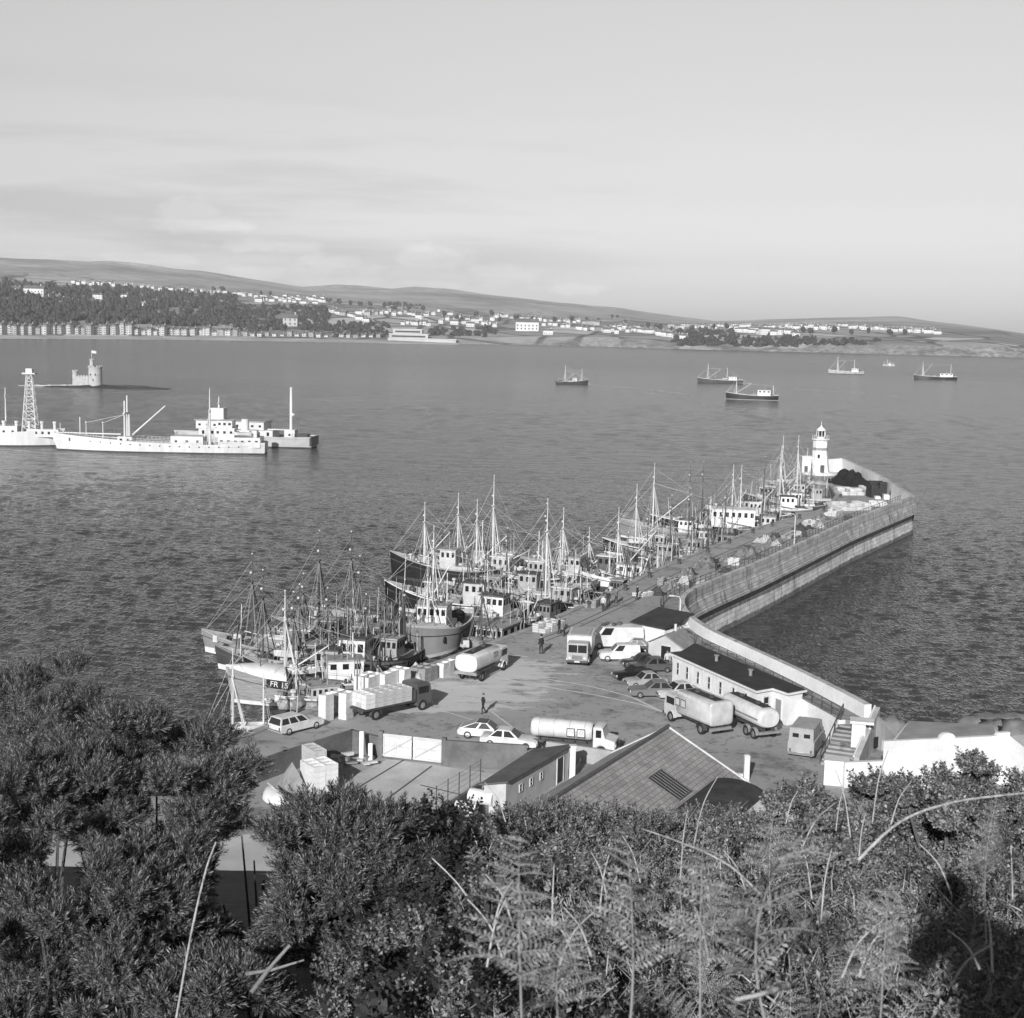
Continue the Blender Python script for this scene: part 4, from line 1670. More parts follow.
# ------------------------------------------------------------------ the town on the far shore
HW = mat('far_white_wall', .58, .9, .12, .05, world=True)
HG = mat('far_grey_wall', .38, .9, .2, .05, world=True)
HR = mat('far_slate_roof', .13, .9, .3, .08, world=True)
HRL = mat('far_pale_roof', .30, .9, .2, .08, world=True)
FACING = 0.0


def house_mesh(w_, d, h, rh, wm, rm_, chim=True, hip=False):
    """two meshes: walls, roof, with the base at the origin and the long front along x"""
    a = MB()
    a.box((0, 0, -2.5), (w_, d, h + 2.5))
    if not hip:
        for s_ in (-1, 1):
            a.add([(s_ * w_ / 2, -d / 2, h), (s_ * w_ / 2, d / 2, h), (s_ * w_ / 2, 0, h + rh)], [(0, 1, 2)])
    a.mi = 1
    nwin = max(2, int(w_ / 3.2))
    for fl_ in range(max(1, int(h / 3.0))):
        for i in range(nwin):
            x = -w_ / 2 + (i + .5) * w_ / nwin
            a.add([(x - .55, -d / 2 - .03, 1 + fl_ * 3), (x + .55, -d / 2 - .03, 1 + fl_ * 3), (x + .55, -d / 2 - .03, 2.5 + fl_ * 3), (x - .55, -d / 2 - .03, 2.5 + fl_ * 3)], [(0, 1, 2, 3)])
    r_ = MB()
    e = .35
    ix = w_ * .3 if hip else -e
    V = [(-w_ / 2 - e, -d / 2 - e, h - .1), (w_ / 2 + e, -d / 2 - e, h - .1), (w_ / 2 + e, d / 2 + e, h - .1), (-w_ / 2 - e, d / 2 + e, h - .1), (-w_ / 2 + ix, 0, h + rh + .15), (w_ / 2 - ix, 0, h + rh + .15)]
    r_.add(V, [(0, 1, 5, 4), (2, 3, 4, 5), (1, 2, 5), (3, 0, 4), (3, 2, 1, 0)])
    c_ = MB()
    if chim:
        c_.box((w_ * .3, 0, h + rh * .6), (1.0, .8, rh * .4 + 1.6))
    return a.mesh('wall', [wm, GLASS], fix=False), r_.mesh('roof', rm_, fix=False), (c_.mesh('chimney', wm) if chim else None)


HM = [house_mesh(8, 7, 5.5, 2.6, HW, HR), house_mesh(14, 7.5, 5.5, 2.8, HW, HR), house_mesh(11, 9, 6, 3, HG, HR), house_mesh(8.5, 7, 5.2, 2.4, HW, HRL), house_mesh(22, 10, 8, 3.2, HW, HR)]


def put_house(kind, px, py, label, group, sc=1.0, rz=None, cat='house', name='house'):
    p = far_point(px, py)
    t = thing(name, label, cat, p, rnd.uniform(-.5, .35) if rz is None else rz, group)
    t.scale = (sc, sc, sc)
    for nm, me in zip(('wall', 'roof', 'chimney'), HM[kind]):
        if me:
            o_ = bpy.data.objects.new(nm, me)
            col.objects.link(o_)
            o_.parent = t
    return t


CL = [
    (73, 284, 132, 286.5, 12, [3, 0], 'small white house in the row on the ridge above the dark wood', 'houses along the ridge above the wood'),
    (140, 288, 252, 296, 20, [3, 0, 1], 'small white house in the line stepping down behind the dark wood', 'houses stepping down behind the wood'),
    (254, 297, 326, 303, 26, [0, 1], 'white terraced house in the bright rows on the mid-left hillside', 'white terraces on the mid-left hillside'),
    (258, 300, 318, 305, 10, [1, 3], 'white house in the lower bright row on the mid-left hillside', 'lower white row on the mid-left hillside'),
    (328, 311, 372, 323, 12, [1, 0, 2], 'pale house among trees on the slope left of the pale seafront pavilion', 'houses among trees left of the pavilion'),
    (356, 311, 440, 318, 18, [2, 0, 3, 1], 'small house in the scattered streets above the pale seafront pavilion', 'scattered houses above the pavilion'),
    (400, 324, 432, 326, 7, [1, 0], 'white house directly above the pale seafront pavilion', 'white houses directly above the pavilion'),
    (440, 315, 505, 327, 22, [0, 1, 3], 'white house on the rise right of the pale seafront pavilion', 'houses on the rise right of the pavilion'),
    (504, 318, 600, 325, 20, [2, 3, 0], 'small house in the upper streets above the long white hotel', 'houses in the upper streets'),
    (540, 325, 598, 331, 9, [3, 0], 'small pale house right of the long white hotel', 'houses right of the long hotel'),
    (602, 327, 640, 333, 20, [0, 1], 'white house in the dense cluster above the low cliffs', 'dense white cluster above the low cliffs'),
    (640, 332, 686, 339, 12, [1, 0], 'white house in the bright row running down towards the cliff edge', 'bright row running down to the cliff edge'),
    (668, 326, 745, 329, 22, [0, 3, 2], 'small white house in the line along the saddle of the hills', 'houses along the saddle of the hills'),
    (737, 331, 778, 335, 12, [1, 4, 1], 'large white house in the bright block above the wooded cliff', 'large white houses above the wooded cliff'),
    (780, 331, 800, 337, 5, [1, 0], 'white house just right of the small clump of trees on the cliff top', 'white houses right of the clump'),
    (748, 327, 838, 330, 24, [0, 3, 1], 'white house in the upper row on the right-hand hill', 'upper row on the right-hand hill'),
    (840, 327, 940, 334, 26, [0, 1, 3], 'white house in the scattered estate on the brow of the headland', 'scattered estate on the headland'),
    (10, 290, 62, 300, 8, [0, 2], 'pale house half hidden in the wood at the far left', 'houses hidden in the wood'),
]
HOUSE_N = 0
for x0, y0, x1, y1, n_, kinds, lab, grp in CL:
    for i in range(n_):
        t_ = (i + rnd.uniform(.1, .9)) / n_
        x = x0 + (x1 - x0) * t_
        y = y0 + (y1 - y0) * (t_ if n_ < 15 or x1 - x0 > 90 else rnd.random()) + rnd.uniform(-.8, .8)
        put_house(rnd.choice(kinds), x, y, lab, grp, rnd.uniform(.85, 1.15))
        HOUSE_N += 1
for x, y, k, s_, lb in [(35, 296, 4, 1.6, 'long pale building in the clearing at the far left of the wood'), (98, 298.5, 4, .8, 'pale villa standing alone in the middle of the dark wood'), (125, 298, 1, 1.0, 'small white house in the wood right of the pale villa'),
                        (85, 318, 0, 1.2, 'small white house low in the wood just above the seafront terraces'), (143, 307, 3, 1.2, 'single pale house in the wood above the right end of the seafront'),
                        (291, 326, 2, 2.2, 'tall pale square house standing alone above the seafront trees'), (527, 330.5, 4, 1.9, 'long white hotel on the rise above the shore'), (548, 334.5, 1, 1.2, 'low dark-fronted building below the long white hotel')]:
    put_house(k, x, y, lb, None, s_, 0, 'building', 'pale_building')

# seafront terraces: tall narrow hotels with bays
def hotel_mesh(w_, fl_, wm, gables):
    h = 3.3 * fl_
    a = MB()
    a.box((0, 0, -2), (w_, 12, h + 2))
    b_ = MB()
    b_.prism([(-w_ * .42, -6), (-w_ * .30, -7.6), (w_ * -.02, -7.6), (w_ * .10, -6)], 0, h * .9)
    g_ = MB()
    for k in range(fl_):
        for x0, x1, y in ((-w_ * .27, -w_ * .05, -7.63), (w_ * .18, w_ * .30, -6.03), (w_ * .36, w_ * .46, -6.03)):
            g_.add([(x0, y, .9 + 3.3 * k), (x1, y, .9 + 3.3 * k), (x1, y, 2.7 + 3.3 * k), (x0, y, 2.7 + 3.3 * k)], [(0, 1, 2, 3)])
    r_ = MB()
    V = [(-w_ / 2, -6.4, h), (w_ / 2, -6.4, h), (w_ / 2, 6.2, h), (-w_ / 2, 6.2, h), (-w_ / 2, 0, h + 3.6), (w_ / 2, 0, h + 3.6)]
    r_.add(V, [(0, 1, 5, 4), (2, 3, 4, 5), (1, 2, 5), (3, 0, 4), (3, 2, 1, 0)])
    if gables:
        r_.add([(-w_ * .42, -7.7, h * .9), (w_ * .10, -7.7, h * .9), (-w_ * .16, -7.0, h + 3.4), (-w_ * .16, -1, h + 3.4), (-w_ * .42, -5.9, h * .9), (w_ * .1, -5.9, h * .9)], [(0, 1, 2), (1, 5, 3, 2), (0, 2, 3, 4)])
    c_ = MB()
    c_.box((w_ * .46, 0, h + 1), (.9, 3, 4.6))
    return [('wall', a.mesh('wall', wm)), ('bay', b_.mesh('bay', wm)), ('window_rows', g_.mesh('window_rows', GLASS, fix=False)), ('roof', r_.mesh('roof', HR)), ('chimney', c_.mesh('chimney', HG))]


HT = [hotel_mesh(11, 4, mat('far_cream_wall', .52, .9, .1, .05, world=True), True), hotel_mesh(10, 4, HG, False), hotel_mesh(12, 5, mat('far_buff_wall', .45, .9, .15, .05, world=True), True), hotel_mesh(9, 3, HW, True)]


def put_hotel(k, px, py, label, group, rz=0.0, sc=1.0):
    ds, ys = prof(px)
    p = D(px, py, ds + 62)
    p.z = 3.6
    t = thing('seafront_hotel', label, 'hotel', p, rz, group)
    t.scale = (sc * rnd.uniform(.85, 1.15), sc * rnd.uniform(.8, 1.2), sc * rnd.uniform(.78, 1.15))
    t.location.y += rnd.uniform(-6, 6)
    for nm, me in HT[k]:
        o_ = bpy.data.objects.new(nm, me)
        col.objects.link(o_)
        o_.parent = t


x = -14.0
i = 0
while x < 236:
    w_ = (8.2, 7.6, 9.0, 6.8)
    if 112 < x < 160 and False:
        pass
    if x < 80:
        k, lb, gr = (0, 1, 0)[i % 3], 'tall pale bay-fronted hotel in the long terrace at the far left of the seafront', 'long terrace at the far left of the seafront'
    elif x < 104:
        k, lb, gr = 1, 'grey-fronted hotel in the darker terrace of the seafront', 'darker terrace of the seafront'
    elif x < 132:
        k, lb, gr = 2, 'large gabled hotel in the ornate block of the seafront', 'ornate hotel block of the seafront'
    elif x < 160:
        k, lb, gr = 3, 'low white house between the ornate block and the white crescent', 'low houses between block and crescent'
    elif x < 212:
        k, lb, gr = 0, 'pale hotel in the white crescent right of the ornate block', 'white crescent of the seafront'
    else:
        k, lb, gr = (1, 3)[i % 2], 'mixed small hotel right of the white crescent', 'small hotels right of the white crescent'
    put_hotel(k, x, 334, lb, gr, R(-8), .95 if k != 3 else .9)
    x += (7.6, 7.2, 8.2, 6.2)[k]
    i += 1
for i in range(20):
    put_hotel((3, 1, 3)[i % 3], 238 + i * 7.4, 336, 'small seafront house in the low line below the wooded slope', 'low seafront line below the wooded slope', R(-6), .62 + .2 * rnd.random())

pv = thing('seafront_pavilion', 'long pale stepped pavilion with terraces on the shore below the slope', 'pavilion')
ds, _ = prof(408)
for i, (a, b_, y0, d0, d1, h) in enumerate(((388, 456, 0, 20, 60, 6.5), (389, 428, 0, 62, 95, 13), (393, 422, 0, 97, 130, 20))):
    p0, p1 = D(a, 338, ds + d0), D(b_, 338, ds + d0)
    mb = MB()
    mb.prism([(p0.x, p0.y), (p1.x, p1.y), (p1.x, p0.y + d1 - d0), (p0.x, p0.y + d1 - d0)], 0, h)
    mb.build('terrace', mat('far_buff_stone', .42, .9, .15, .05, world=True), pv)
    mb = MB()
    if i:
        mb.box(((p0.x + p1.x) / 2, p0.y - .2, h - 4.5), ((p1.x - p0.x) * .86, .4, 2.6))
        mb.build('window_band', GLASS, pv)
    mb = MB()
    mb.prism([(p0.x - 1, p0.y - 1), (p1.x + 1, p1.y - 1), (p1.x + 1, p0.y + d1 - d0), (p0.x - 1, p0.y + d1 - d0)], h + .003, h + .8)
    mb.build('cornice', HW, pv)

# the wood: dense mass of crowns over the slope behind the seafront
def crown_lumps(mb, c, r, h, n_, rr, mi=0):
    for i in range(n_):
        t_ = rr.uniform(0, 2 * PI)
        q_ = math.sqrt(rr.random()) * .62
        z = rr.uniform(.25, .85)
        s_ = rr.uniform(.42, .7) * (1.15 - .5 * z)
        mb.ball((c[0] + r * q_ * math.cos(t_), c[1] + r * q_ * math.sin(t_), c[2] + h * z), (r * s_, r * s_, h * .32 * rr.uniform(.8, 1.2)), 7, 5, mi, .28, rr.random())


FOL = mat('far_foliage', .045, .95, .5, .12, world=True, fine=.5)
rr = random.Random(5)
wd_ = MB()
cnt = 0
tries = 0


def wooded(x, y):
    """is this photo pixel of the far shore under trees"""
    if x < 235:
        top = float(np.interp(x, [-60, 0, 60, 130, 235], [280, 281, 288, 288, 296]))
        if not (top < y < 326):
            return False
        for a, b_, c_, d in ((0, 27, 297, 301), (29, 50, 292, 297), (36, 56, 301.5, 306), (88, 102, 297, 305), (118, 130, 296, 300), (162, 200, 309, 313)):
            if a < x < b_ and c_ < y < d:
                return False
        return True
    if x < 330:
        return (306 < y < 331 and not (284 < x < 300 and 316 < y < 331)) or (299 < y < 303 and x > 325)
    if x < 388:
        return 324 < y < 337
    if x < 495:
        return (329 < y < 337 and not (x < 430)) or (304 < y < 309 and x < 420)
    if 675 < x < 735:
        return 331 < y < 346
    if 735 < x < 800:
        return 337 < y < 347 or (770 < x < 778 and 330 < y < 337)
    if 800 <= x < 880:
        return 340 < y < 345 and noise.noise(Vector((x * .06, y, 0))) > -.1
    return False


while cnt < 2600 and tries < 60000:
    tries += 1
    x = rr.uniform(-60, 880)
    y = rr.uniform(280, 348)
    if not wooded(x, y):
        continue
    # thin patches at random
    if noise.noise(Vector((x * .03, y * .12, 1.0))) > .52:
        continue
    p = far_point(x, y)
    crown_lumps(wd_, (p.x, p.y, p.z - 4), rr.uniform(4.5, 8.5), rr.uniform(10, 16) * (.7 if x > 235 else 1), 3, rr)
    cnt += 1
o = wd_.build('woodland', FOL, smooth=True, fix=False)
tag(o, 'dark wood covering the slope behind the seafront', None, None, 'stuff')

# single trees one can tell apart
def far_tree_meshes(seed):
    r_ = random.Random(seed)
    a = MB()
    crown_lumps(a, (0, 0, 3.0), 5.0, 9.0, 9, r_)
    b_ = MB()
    b_.tube((0, 0, -1), (.2, 0, 6), .5, .25)
    for k in range(3):
        b_.tube((.1, 0, 3.5), (r_.uniform(-2, 2), r_.uniform(-2, 2), 7.5), .2, .08, 5)
    return a.mesh('crown', FOL, smooth=True, fix=False), b_.mesh('trunk', MASTD)


FT = [far_tree_meshes(s_) for s_ in (1, 2, 3)]
TREE_SPOTS = [(215, 291.5), (219, 291), (223, 291.8), (262, 295), (270, 296), (340, 305), (352, 305.6), (362, 307), (372, 307), (384, 308), (395, 310), (410, 311), (424, 311), (446, 318), (455, 321), (462, 323), (476, 317), (490, 316), (500, 322), (515, 321), (530, 323), (556, 323), (570, 322), (585, 322), (600, 322), (612, 319), (618, 318.5), (625, 324), (646, 329), (655, 330), (662, 330), (672, 331), (690, 331), (705, 331), (715, 330), (728, 330), (804, 333), (812, 335), (835, 334), (850, 335), (868, 334), (890, 336), (905, 335)]
for i, (x, y) in enumerate(TREE_SPOTS):
    p = far_point(x + rr.uniform(-2, 2), y)
    t = thing('far_tree', 'small dark round tree among the far-shore houses and fields', 'tree', p, rr.uniform(0, 6), 'single trees on the far shore')
    s_ = rr.uniform(.7, 1.15)
    t.scale = (s_ * 1.2, s_, s_)
    for nm, me in zip(('crown', 'trunk'), FT[i % 3]):
        o_ = bpy.data.objects.new(nm, me)
        col.objects.link(o_)
        o_.parent = t
# ------------------------------------------------------------------ fishing boats
HULLS = {
    'black': mat('black_hull_paint', .016, .4, .3, .6, spec=.4),
    'dark': mat('dark_hull_paint', .05, .5, .3, .6),
    'grey': mat('grey_hull_paint', .20, .5, .2, .5),
    'light': mat('light_grey_hull_paint', .36, .5, .15, .5),
    'wood': mat('varnished_hull_planks', .24, .45, .35, 1.5, stretch=(.4, 1, 9)),
    'white': mat('white_hull_paint', .66, .5, .12, .6),
}
BOOT = {'white': mat('white_boot_top', .62, .6, .15, .8), 'dark': mat('dark_boot_top', .05, .7, .3, .8), 'grey': mat('grey_boot_top', .3, .7, .2, .8)}
HOUSE = {'cream': mat('wheelhouse_cream', .46, .5, .2, .9, fine=.08), 'white': mat('wheelhouse_white', .66, .5, .12, .9), 'grey': mat('wheelhouse_grey', .34, .5, .2, .9), 'wood': WOOD, 'dark': mat('wheelhouse_dark', .10, .5, .3, .9)}
RAILM = {'white': mat('rail_white', .66, .5, .1, 1), 'grey': mat('rail_grey', .32, .6, .2, 1), 'wood': WOOD, 'dark': mat('rail_dark', .08, .6, .2, 1)}


def text_mesh(s, size, name='lettering'):
    cu = bpy.data.curves.new(name, 'FONT')
    cu.body = s
    cu.size = size
    cu.extrude = 0.012
    cu.align_x = 'CENTER'
    cu.align_y = 'CENTER'
    o_ = bpy.data.objects.new(name, cu)
    col.objects.link(o_)
    bpy.context.view_layer.update()
    me = bpy.data.meshes.new_from_object(o_.evaluated_get(bpy.context.evaluated_depsgraph_get()))
    bpy.data.objects.remove(o_)
    return me


def put_text(s, size, m_, parent, loc, xdir, up, name='lettering'):
    me = text_mesh(s, size, name)
    me.materials.clear()
    me.materials.append(m_)
    o_ = bpy.data.objects.new(name, me)
    col.objects.link(o_)
    x = Vector(xdir).normalized()
    z = x.cross(Vector(up)).normalized()
    y = z.cross(x)
    M_ = Matrix((x, y, z)).transposed().to_4x4()
    M_.translation = Vector(loc)
    o_.parent = parent
    o_.matrix_local = M_
    return o_


def hull_shape(Lh, B, D0, sheer, full=.8, stem=.9):
    """functions of t (0 stern .. 1 bow): half breadth at height fraction, sheer height, x"""
    def hb(t, k):
        # k: 0 keel, .5 waterline, 1 rail
        fwd = max(0.0, (t - .55) / .45)
        aft = max(0.0, (.25 - t) / .25)
        p = 2.6 - 0.9 * k
        b_ = (1 - fwd ** (p)) * (1 - (1 - full) * aft ** 1.6)
        flare = 1 - .10 * (1 - k) - .35 * (1 - k) * aft
        return max(.04, B / 2 * b_ * flare)

    def zs(t):
        return D0 + sheer * max(0, (t - .3) / .7) ** 2 + .35 * sheer * max(0, (.3 - t) / .3) ** 2

    def xs(t, k):
        rake = stem * (k - .5) * max(0, (t - .7) / .3) - .35 * (k - .5) * max(0, (.12 - t) / .12)
        return -Lh / 2 + Lh * t + rake
    return hb, zs, xs


GEAR = []
for nm_, mt_, fn_ in (('drum', MID, lambda m: m.lathe([(.3, 0), (.3, .85)], n=10)), ('drum', DARK, lambda m: m.lathe([(.28, 0), (.3, .4), (.28, .8)], n=10)), ('crate', PALEWOOD, lambda m: m.box((0, 0, 0), (.9, .6, .5))), ('crate', WHITE, lambda m: m.box((0, 0, 0), (.8, .5, .3))),
                      ('rope_coil', ROPE, lambda m: (m.torus((0, 0, .1), .4, .1, n=12, m=5), m.torus((0, 0, .25), .36, .09, n=12, m=5))), ('locker', PALE, lambda m: m.box((0, 0, 0), (1.3, .6, .7))), ('float', WHITE, lambda m: m.ball((0, 0, .3), .3, 10, 6)),
                      ('float', DARK, lambda m: m.ball((0, 0, .35), .36, 10, 6)), ('gear_frame', STEEL, lambda m: m.path([(-.6, 0, 0), (-.6, 0, 1.7), (.6, 0, 1.7), (.6, 0, 0)], .07, n=5)), ('tarpaulin', mat('grey_canvas_cover', .22, .9, .3, 2, .5, 5), lambda m: m.ball((0, 0, .1), (1.1, .7, .7), 10, 6, None, .12, 3)), ('ventilator', PALE, lambda m: m.lathe([(.14, 0), (.14, .9), (.3, 1.0), (.3, 1.2), (.1, 1.25)], n=8))):
    m__ = MB()
    fn_(m__)
    GEAR.append((nm_, m__.mesh(nm_, mt_), mt_))


def make_boat(P, px, py, label):
    """P: dict of the boat's look; (px, py): photo pixel of its waterline centre"""
    c = G(px, py, 0)
    name = P.get('name', 'fishing_boat')
    root = thing(name, label, P.get('cat', 'fishing boat'), c, R(P['head']), P.get('group', 'fishing boats moored along the pier'))
    rg = random.Random(int(px * 7 + py))
    Lh, B = P['L'], P.get('B', P['L'] * .29)
    D0, sh_ = P.get('D', 1.25), P.get('sheer', 1.3)
    hb, zs, xs = hull_shape(Lh, B, D0, sh_, P.get('full', .78), P.get('stem', .9))
    NT = 22
    boot = P.get('boot', 'white')
    mats_ = [BOOT['dark'], BOOT[boot], HULLS[P['hull']], RAILM[P.get('rail', 'white')]]
    bh = P.get('bulw', .75)
    rk_ = P.get('railh', .16)
    mb = MB()

    def lev(t):
        z1 = zs(t)
        zl = [-.6, .12, P.get('booth', .42), (z1 + .42) / 2, z1 - rk_, z1]
        kk = [.15, .5, .58, .8, .97, 1.0]
        return zl, kk
    for side in (1, -1):
        grid = []
        for i in range(NT + 1):
            t = i / NT
            zl, kk = lev(t)
            grid.append([(xs(t, k), side * hb(t, k), z) for z, k in zip(zl, kk)])
        n_ = 6
        for i in range(NT):
            for j in range(n_ - 1):
                q_ = [grid[i][j], grid[i + 1][j], grid[i + 1][j + 1], grid[i][j + 1]]
                mb.add(q_ if side < 0 else q_[::-1], [(0, 1, 2, 3)], (0, 1, 2, 2, 3)[j])
    for t, rev in ((0.0, False), (1.0, True)):
        zl, kk = lev(t)
        for j in range(5):
            a, b_ = (zl[j], kk[j]), (zl[j + 1], kk[j + 1])
            q_ = [(xs(t, a[1]), -hb(t, a[1]), a[0]), (xs(t, a[1]), hb(t, a[1]), a[0]), (xs(t, b_[1]), hb(t, b_[1]), b_[0]), (xs(t, b_[1]), -hb(t, b_[1]), b_[0])]
            mb.add(q_ if rev else q_[::-1], [(0, 1, 2, 3)], (0, 1, 2, 2, 3)[j])
    hull = mb.build('hull', mats_, root, smooth=35)
    # bulwark inside and rail cap
    mb = MB()
    for side in (1, -1):
        for i in range(NT):
            t0, t1 = i / NT, (i + 1) / NT
            R_ = []
            for t in (t0, t1):
                z1 = zs(t)
                b_ = hb(t, 1.0)
                x = xs(t, 1)
                R_.append([(x, side * (b_ + .03), z1 + .003), (x, side * max(.02, b_ - .14), z1 + .003), (x, side * max(.02, b_ - .14), z1 - bh)])
            for j in range(2):
                mb.add([R_[0][j], R_[1][j], R_[1][j + 1], R_[0][j + 1]], [(0, 1, 2, 3)], (1, 0)[j])
    mb.build('bulwark', [RAILM['grey'], RAILM[P.get('rail', 'white')]], root, fix=False)
    mb = MB()
    dk = []
    for i in range(NT + 1):
        t = i / NT
        dk.append((xs(t, 1), hb(t, 1.0) - .1, zs(t) - bh))
    for i in range(NT):
        a, b_ = dk[i], dk[i + 1]
        mb.add([(a[0], -max(.03, a[1]), a[2]), (b_[0], -max(.03, b_[1]), b_[2]), (b_[0], max(.03, b_[1]), b_[2]), (a[0], max(.03, a[1]), a[2])], [(0, 1, 2, 3)])
    mb.build('deck', DECK, root, fix=False)
    # rubbing strake
    mb = MB()
    for side in (1, -1):
        mb.path([(xs(i / NT, .92), side * (hb(i / NT, .92) + .02), zs(i / NT) * .68 + .12) for i in range(NT + 1)], .06, n=4)
    mb.build('rubbing_strake', RAILM[P.get('strake', 'dark')], root)

    def dz(x):
        t = min(1, max(0, (x + Lh / 2) / Lh))
        return zs(t) - bh

    def half(x):
        t = min(1, max(0, (x + Lh / 2) / Lh))
        return hb(t, 1.0)
    # whaleback over the bow
    if P.get('whale'):
        mb = MB()
        t0 = 1 - P['whale'] / Lh
        secs = []
        for i in range(9):
            t = t0 + (1 - t0) * i / 8
            z1 = zs(t)
            b_ = hb(t, 1.0) + .02
            q_ = [(xs(t, 1), b_ * math.cos(PI * j / 8), z1 + P.get('whaleh', .6) * math.sin(PI * j / 8) * min(1, b_ / (B * .35))) for j in range(9)]
            secs.append(q_)
        mb.loft(secs, closed=False, caps=False)
        q_ = secs[0]
        mb.add([(x, y * .98, z) for x, y, z in q_], [tuple(range(9))], 1)
        mb.build('whaleback', [RAILM['white'], BLACK], root, smooth=50, fix=False)
    # wheelhouse
    hm = HOUSE[P.get('house', 'white')]
    if P.get('house', 'white') == 'white' and 'bay' not in P.get('group', '') and rg.random() < .4:
        hm = HOUSE['cream']
    wl, ww, whh = P.get('wl', 2.6), P.get('ww', min(2.4, B * .52)), P.get('wh', 2.35) * rg.uniform(.86, 1.12)
    wl *= rg.uniform(.85, 1.15)
    wx = P['wx'] * Lh / 2
    wz = dz(wx)
    base = root
    if P.get('casing', True):
        cl = P.get('cl', 5.0)
        s_ = -1 if P['wx'] < 0 else 1
        mb = MB()
        cx = wx - s_ * -.5 * (cl - wl) * 0 + (-.2 if P['wx'] > 0 else .0)
        off = (cl - wl) / 2 * (1 if P['wx'] < -.2 else -1)
        mb.box((wx + off * (-1 if P['wx'] < -.2 else 1) * (1 if P['wx'] > -.2 else 1), 0, wz), (cl, ww + .3, .95))
        mb.build('deck_casing', hm, root)
        wz += .7
    if P.get('wx2') is not None:
        pass
    mb = MB()
    a = whh
    prof_ = [(wx - wl / 2, wz), (wx + wl / 2, wz), (wx + wl / 2 + .10, wz + a * .55), (wx + wl / 2 - .05, wz + a), (wx - wl / 2, wz + a)]
    mb.slab(prof_, -ww / 2, ww / 2)
    house = mb.build('wheelhouse', hm, root)
    # windows: front row and side rows, each a pane
    nf = rg.choice((3, 4, 4, 5))
    zw0, zw1 = wz + a * .58, wz + a * .86

    def fx(z):
        return wx + wl / 2 + .10 - .15 * (z - wz - a * .55) / (a * .45) + .02
    for i in range(nf):
        y0 = -ww / 2 + ww * (i + .18) / nf
        y1 = -ww / 2 + ww * (i + .82) / nf
        m_ = MB()
        m_.add([(fx(zw0), y0, zw0), (fx(zw0), y1, zw0), (fx(zw1), y1, zw1), (fx(zw1), y0, zw1), (fx(zw0) - .03, y0, zw0), (fx(zw0) - .03, y1, zw0), (fx(zw1) - .03, y1, zw1), (fx(zw1) - .03, y0, zw1)],
               [(0, 1, 2, 3), (4, 7, 6, 5), (0, 4, 5, 1), (1, 5, 6, 2), (2, 6, 7, 3), (3, 7, 4, 0)])
        m_.build('window', GLASS, house)
    ns = P.get('nside', 3)
    for side in (1, -1):
        for i in range(ns):
            x0 = wx - wl / 2 + wl * (i + .22) / ns
            x1 = wx - wl / 2 + wl * (i + .72) / ns
            m_ = MB()
            m_.box(((x0 + x1) / 2, side * (ww / 2 + .012), zw0), (x1 - x0, .03, zw1 - zw0))
            m_.build('window', GLASS, house)
    m_ = MB()
    m_.box((wx - wl / 2 - .012, ww * .2, wz + .1), (.03, .65, 1.7))
    m_.build('door', WOOD, house)
    mb = MB()
    mb.slab([(wx - wl / 2 - .15, wz + a + .003), (wx + wl / 2 + .25, wz + a + .003), (wx + wl / 2 + .2, wz + a + .14), (wx - wl / 2 - .12, wz + a + .12)], -ww / 2 - .15, ww / 2 + .15)
    mb.build('wheelhouse_roof', RAILM[P.get('roofc', rg.choice(('grey', 'white', 'dark')))], house)
    if P.get('buoy', rg.random() < .4):
        mb = MB()
        mb.torus((wx, -(ww / 2 + .09), wz + a * .32), .36, .085, 'Y')
        mb.build('lifebuoy', RAILM['white'] if P.get('house') != 'white' else MID, house)
    # funnel / exhaust, searchlight, aerials
    mb = MB()
    ex = wx - wl / 2 - .9 * (1 if P['wx'] < .2 else 1)
    mb.tube((ex, .3, wz - .2), (ex, .3, wz + 2.4), .16, .14, 8)
    mb.build('exhaust_pipe', DARK, root)
    mb = MB()
    mb.tube((wx + .3, .5, wz + a + .1), (wx + .3, .5, wz + a + .45), .05)
    mb.ball((wx + .3, .5, wz + a + .55), .18)
    mb.build('searchlight', STEEL, house)
    mb = MB()
    mb.tube((wx - .8, -ww * .4, wz + a), (wx - .8, -ww * .4, wz + a + 3.2), .03, .015, 4)
    mb.tube((wx - .2, ww * .4, wz + a), (wx - .2, ww * .4, wz + a + 2.2), .03, .015, 4)
    mb.build('aerial', MASTW, house)
    # masts
    mm = MASTW if P.get('mast', 'white') == 'white' else MASTD
    fxm = P.get('fx', .38) * Lh / 2
    fh = P.get('fh', Lh * .55)
    fz = dz(fxm)
    r_ = (.14 if fh > 8 else .11) * P.get('mr', 1)
    mb = MB()
    mb.tube((fxm, 0, fz), (fxm, 0, fz + fh * .72), r_, r_ * .8, 8)
    mb.tube((fxm, 0, fz + fh * .70), (fxm, 0, fz + fh), r_ * .55, r_ * .25, 6)
    mb.box((fxm, 0, fz + fh * .70), (.25, 1.1, .08))
    mb.box((fxm, 0, fz + fh * .93), (.1, .7, .05))
    fm = mb.build('foremast', mm, root, smooth=40)
    mb = MB()
    mb.ball((fxm + .15, 0, fz + fh * .80), .16)
    mb.ball((fxm, 0, fz + fh), .10)
    mb.build('mast_light', PALE, fm)
    if P.get('tripod', rg.random() < .5):
        mb = MB()
        for s_ in (1, -1):
            mb.tube((fxm - 1.3, s_ * min(1.3, half(fxm) - .4), fz), (fxm, 0, fz + fh * .68), .075, .06, 6)
        mb.build('mast_leg', mm, fm)
    top = Vector((fxm, 0, fz + fh * .70))
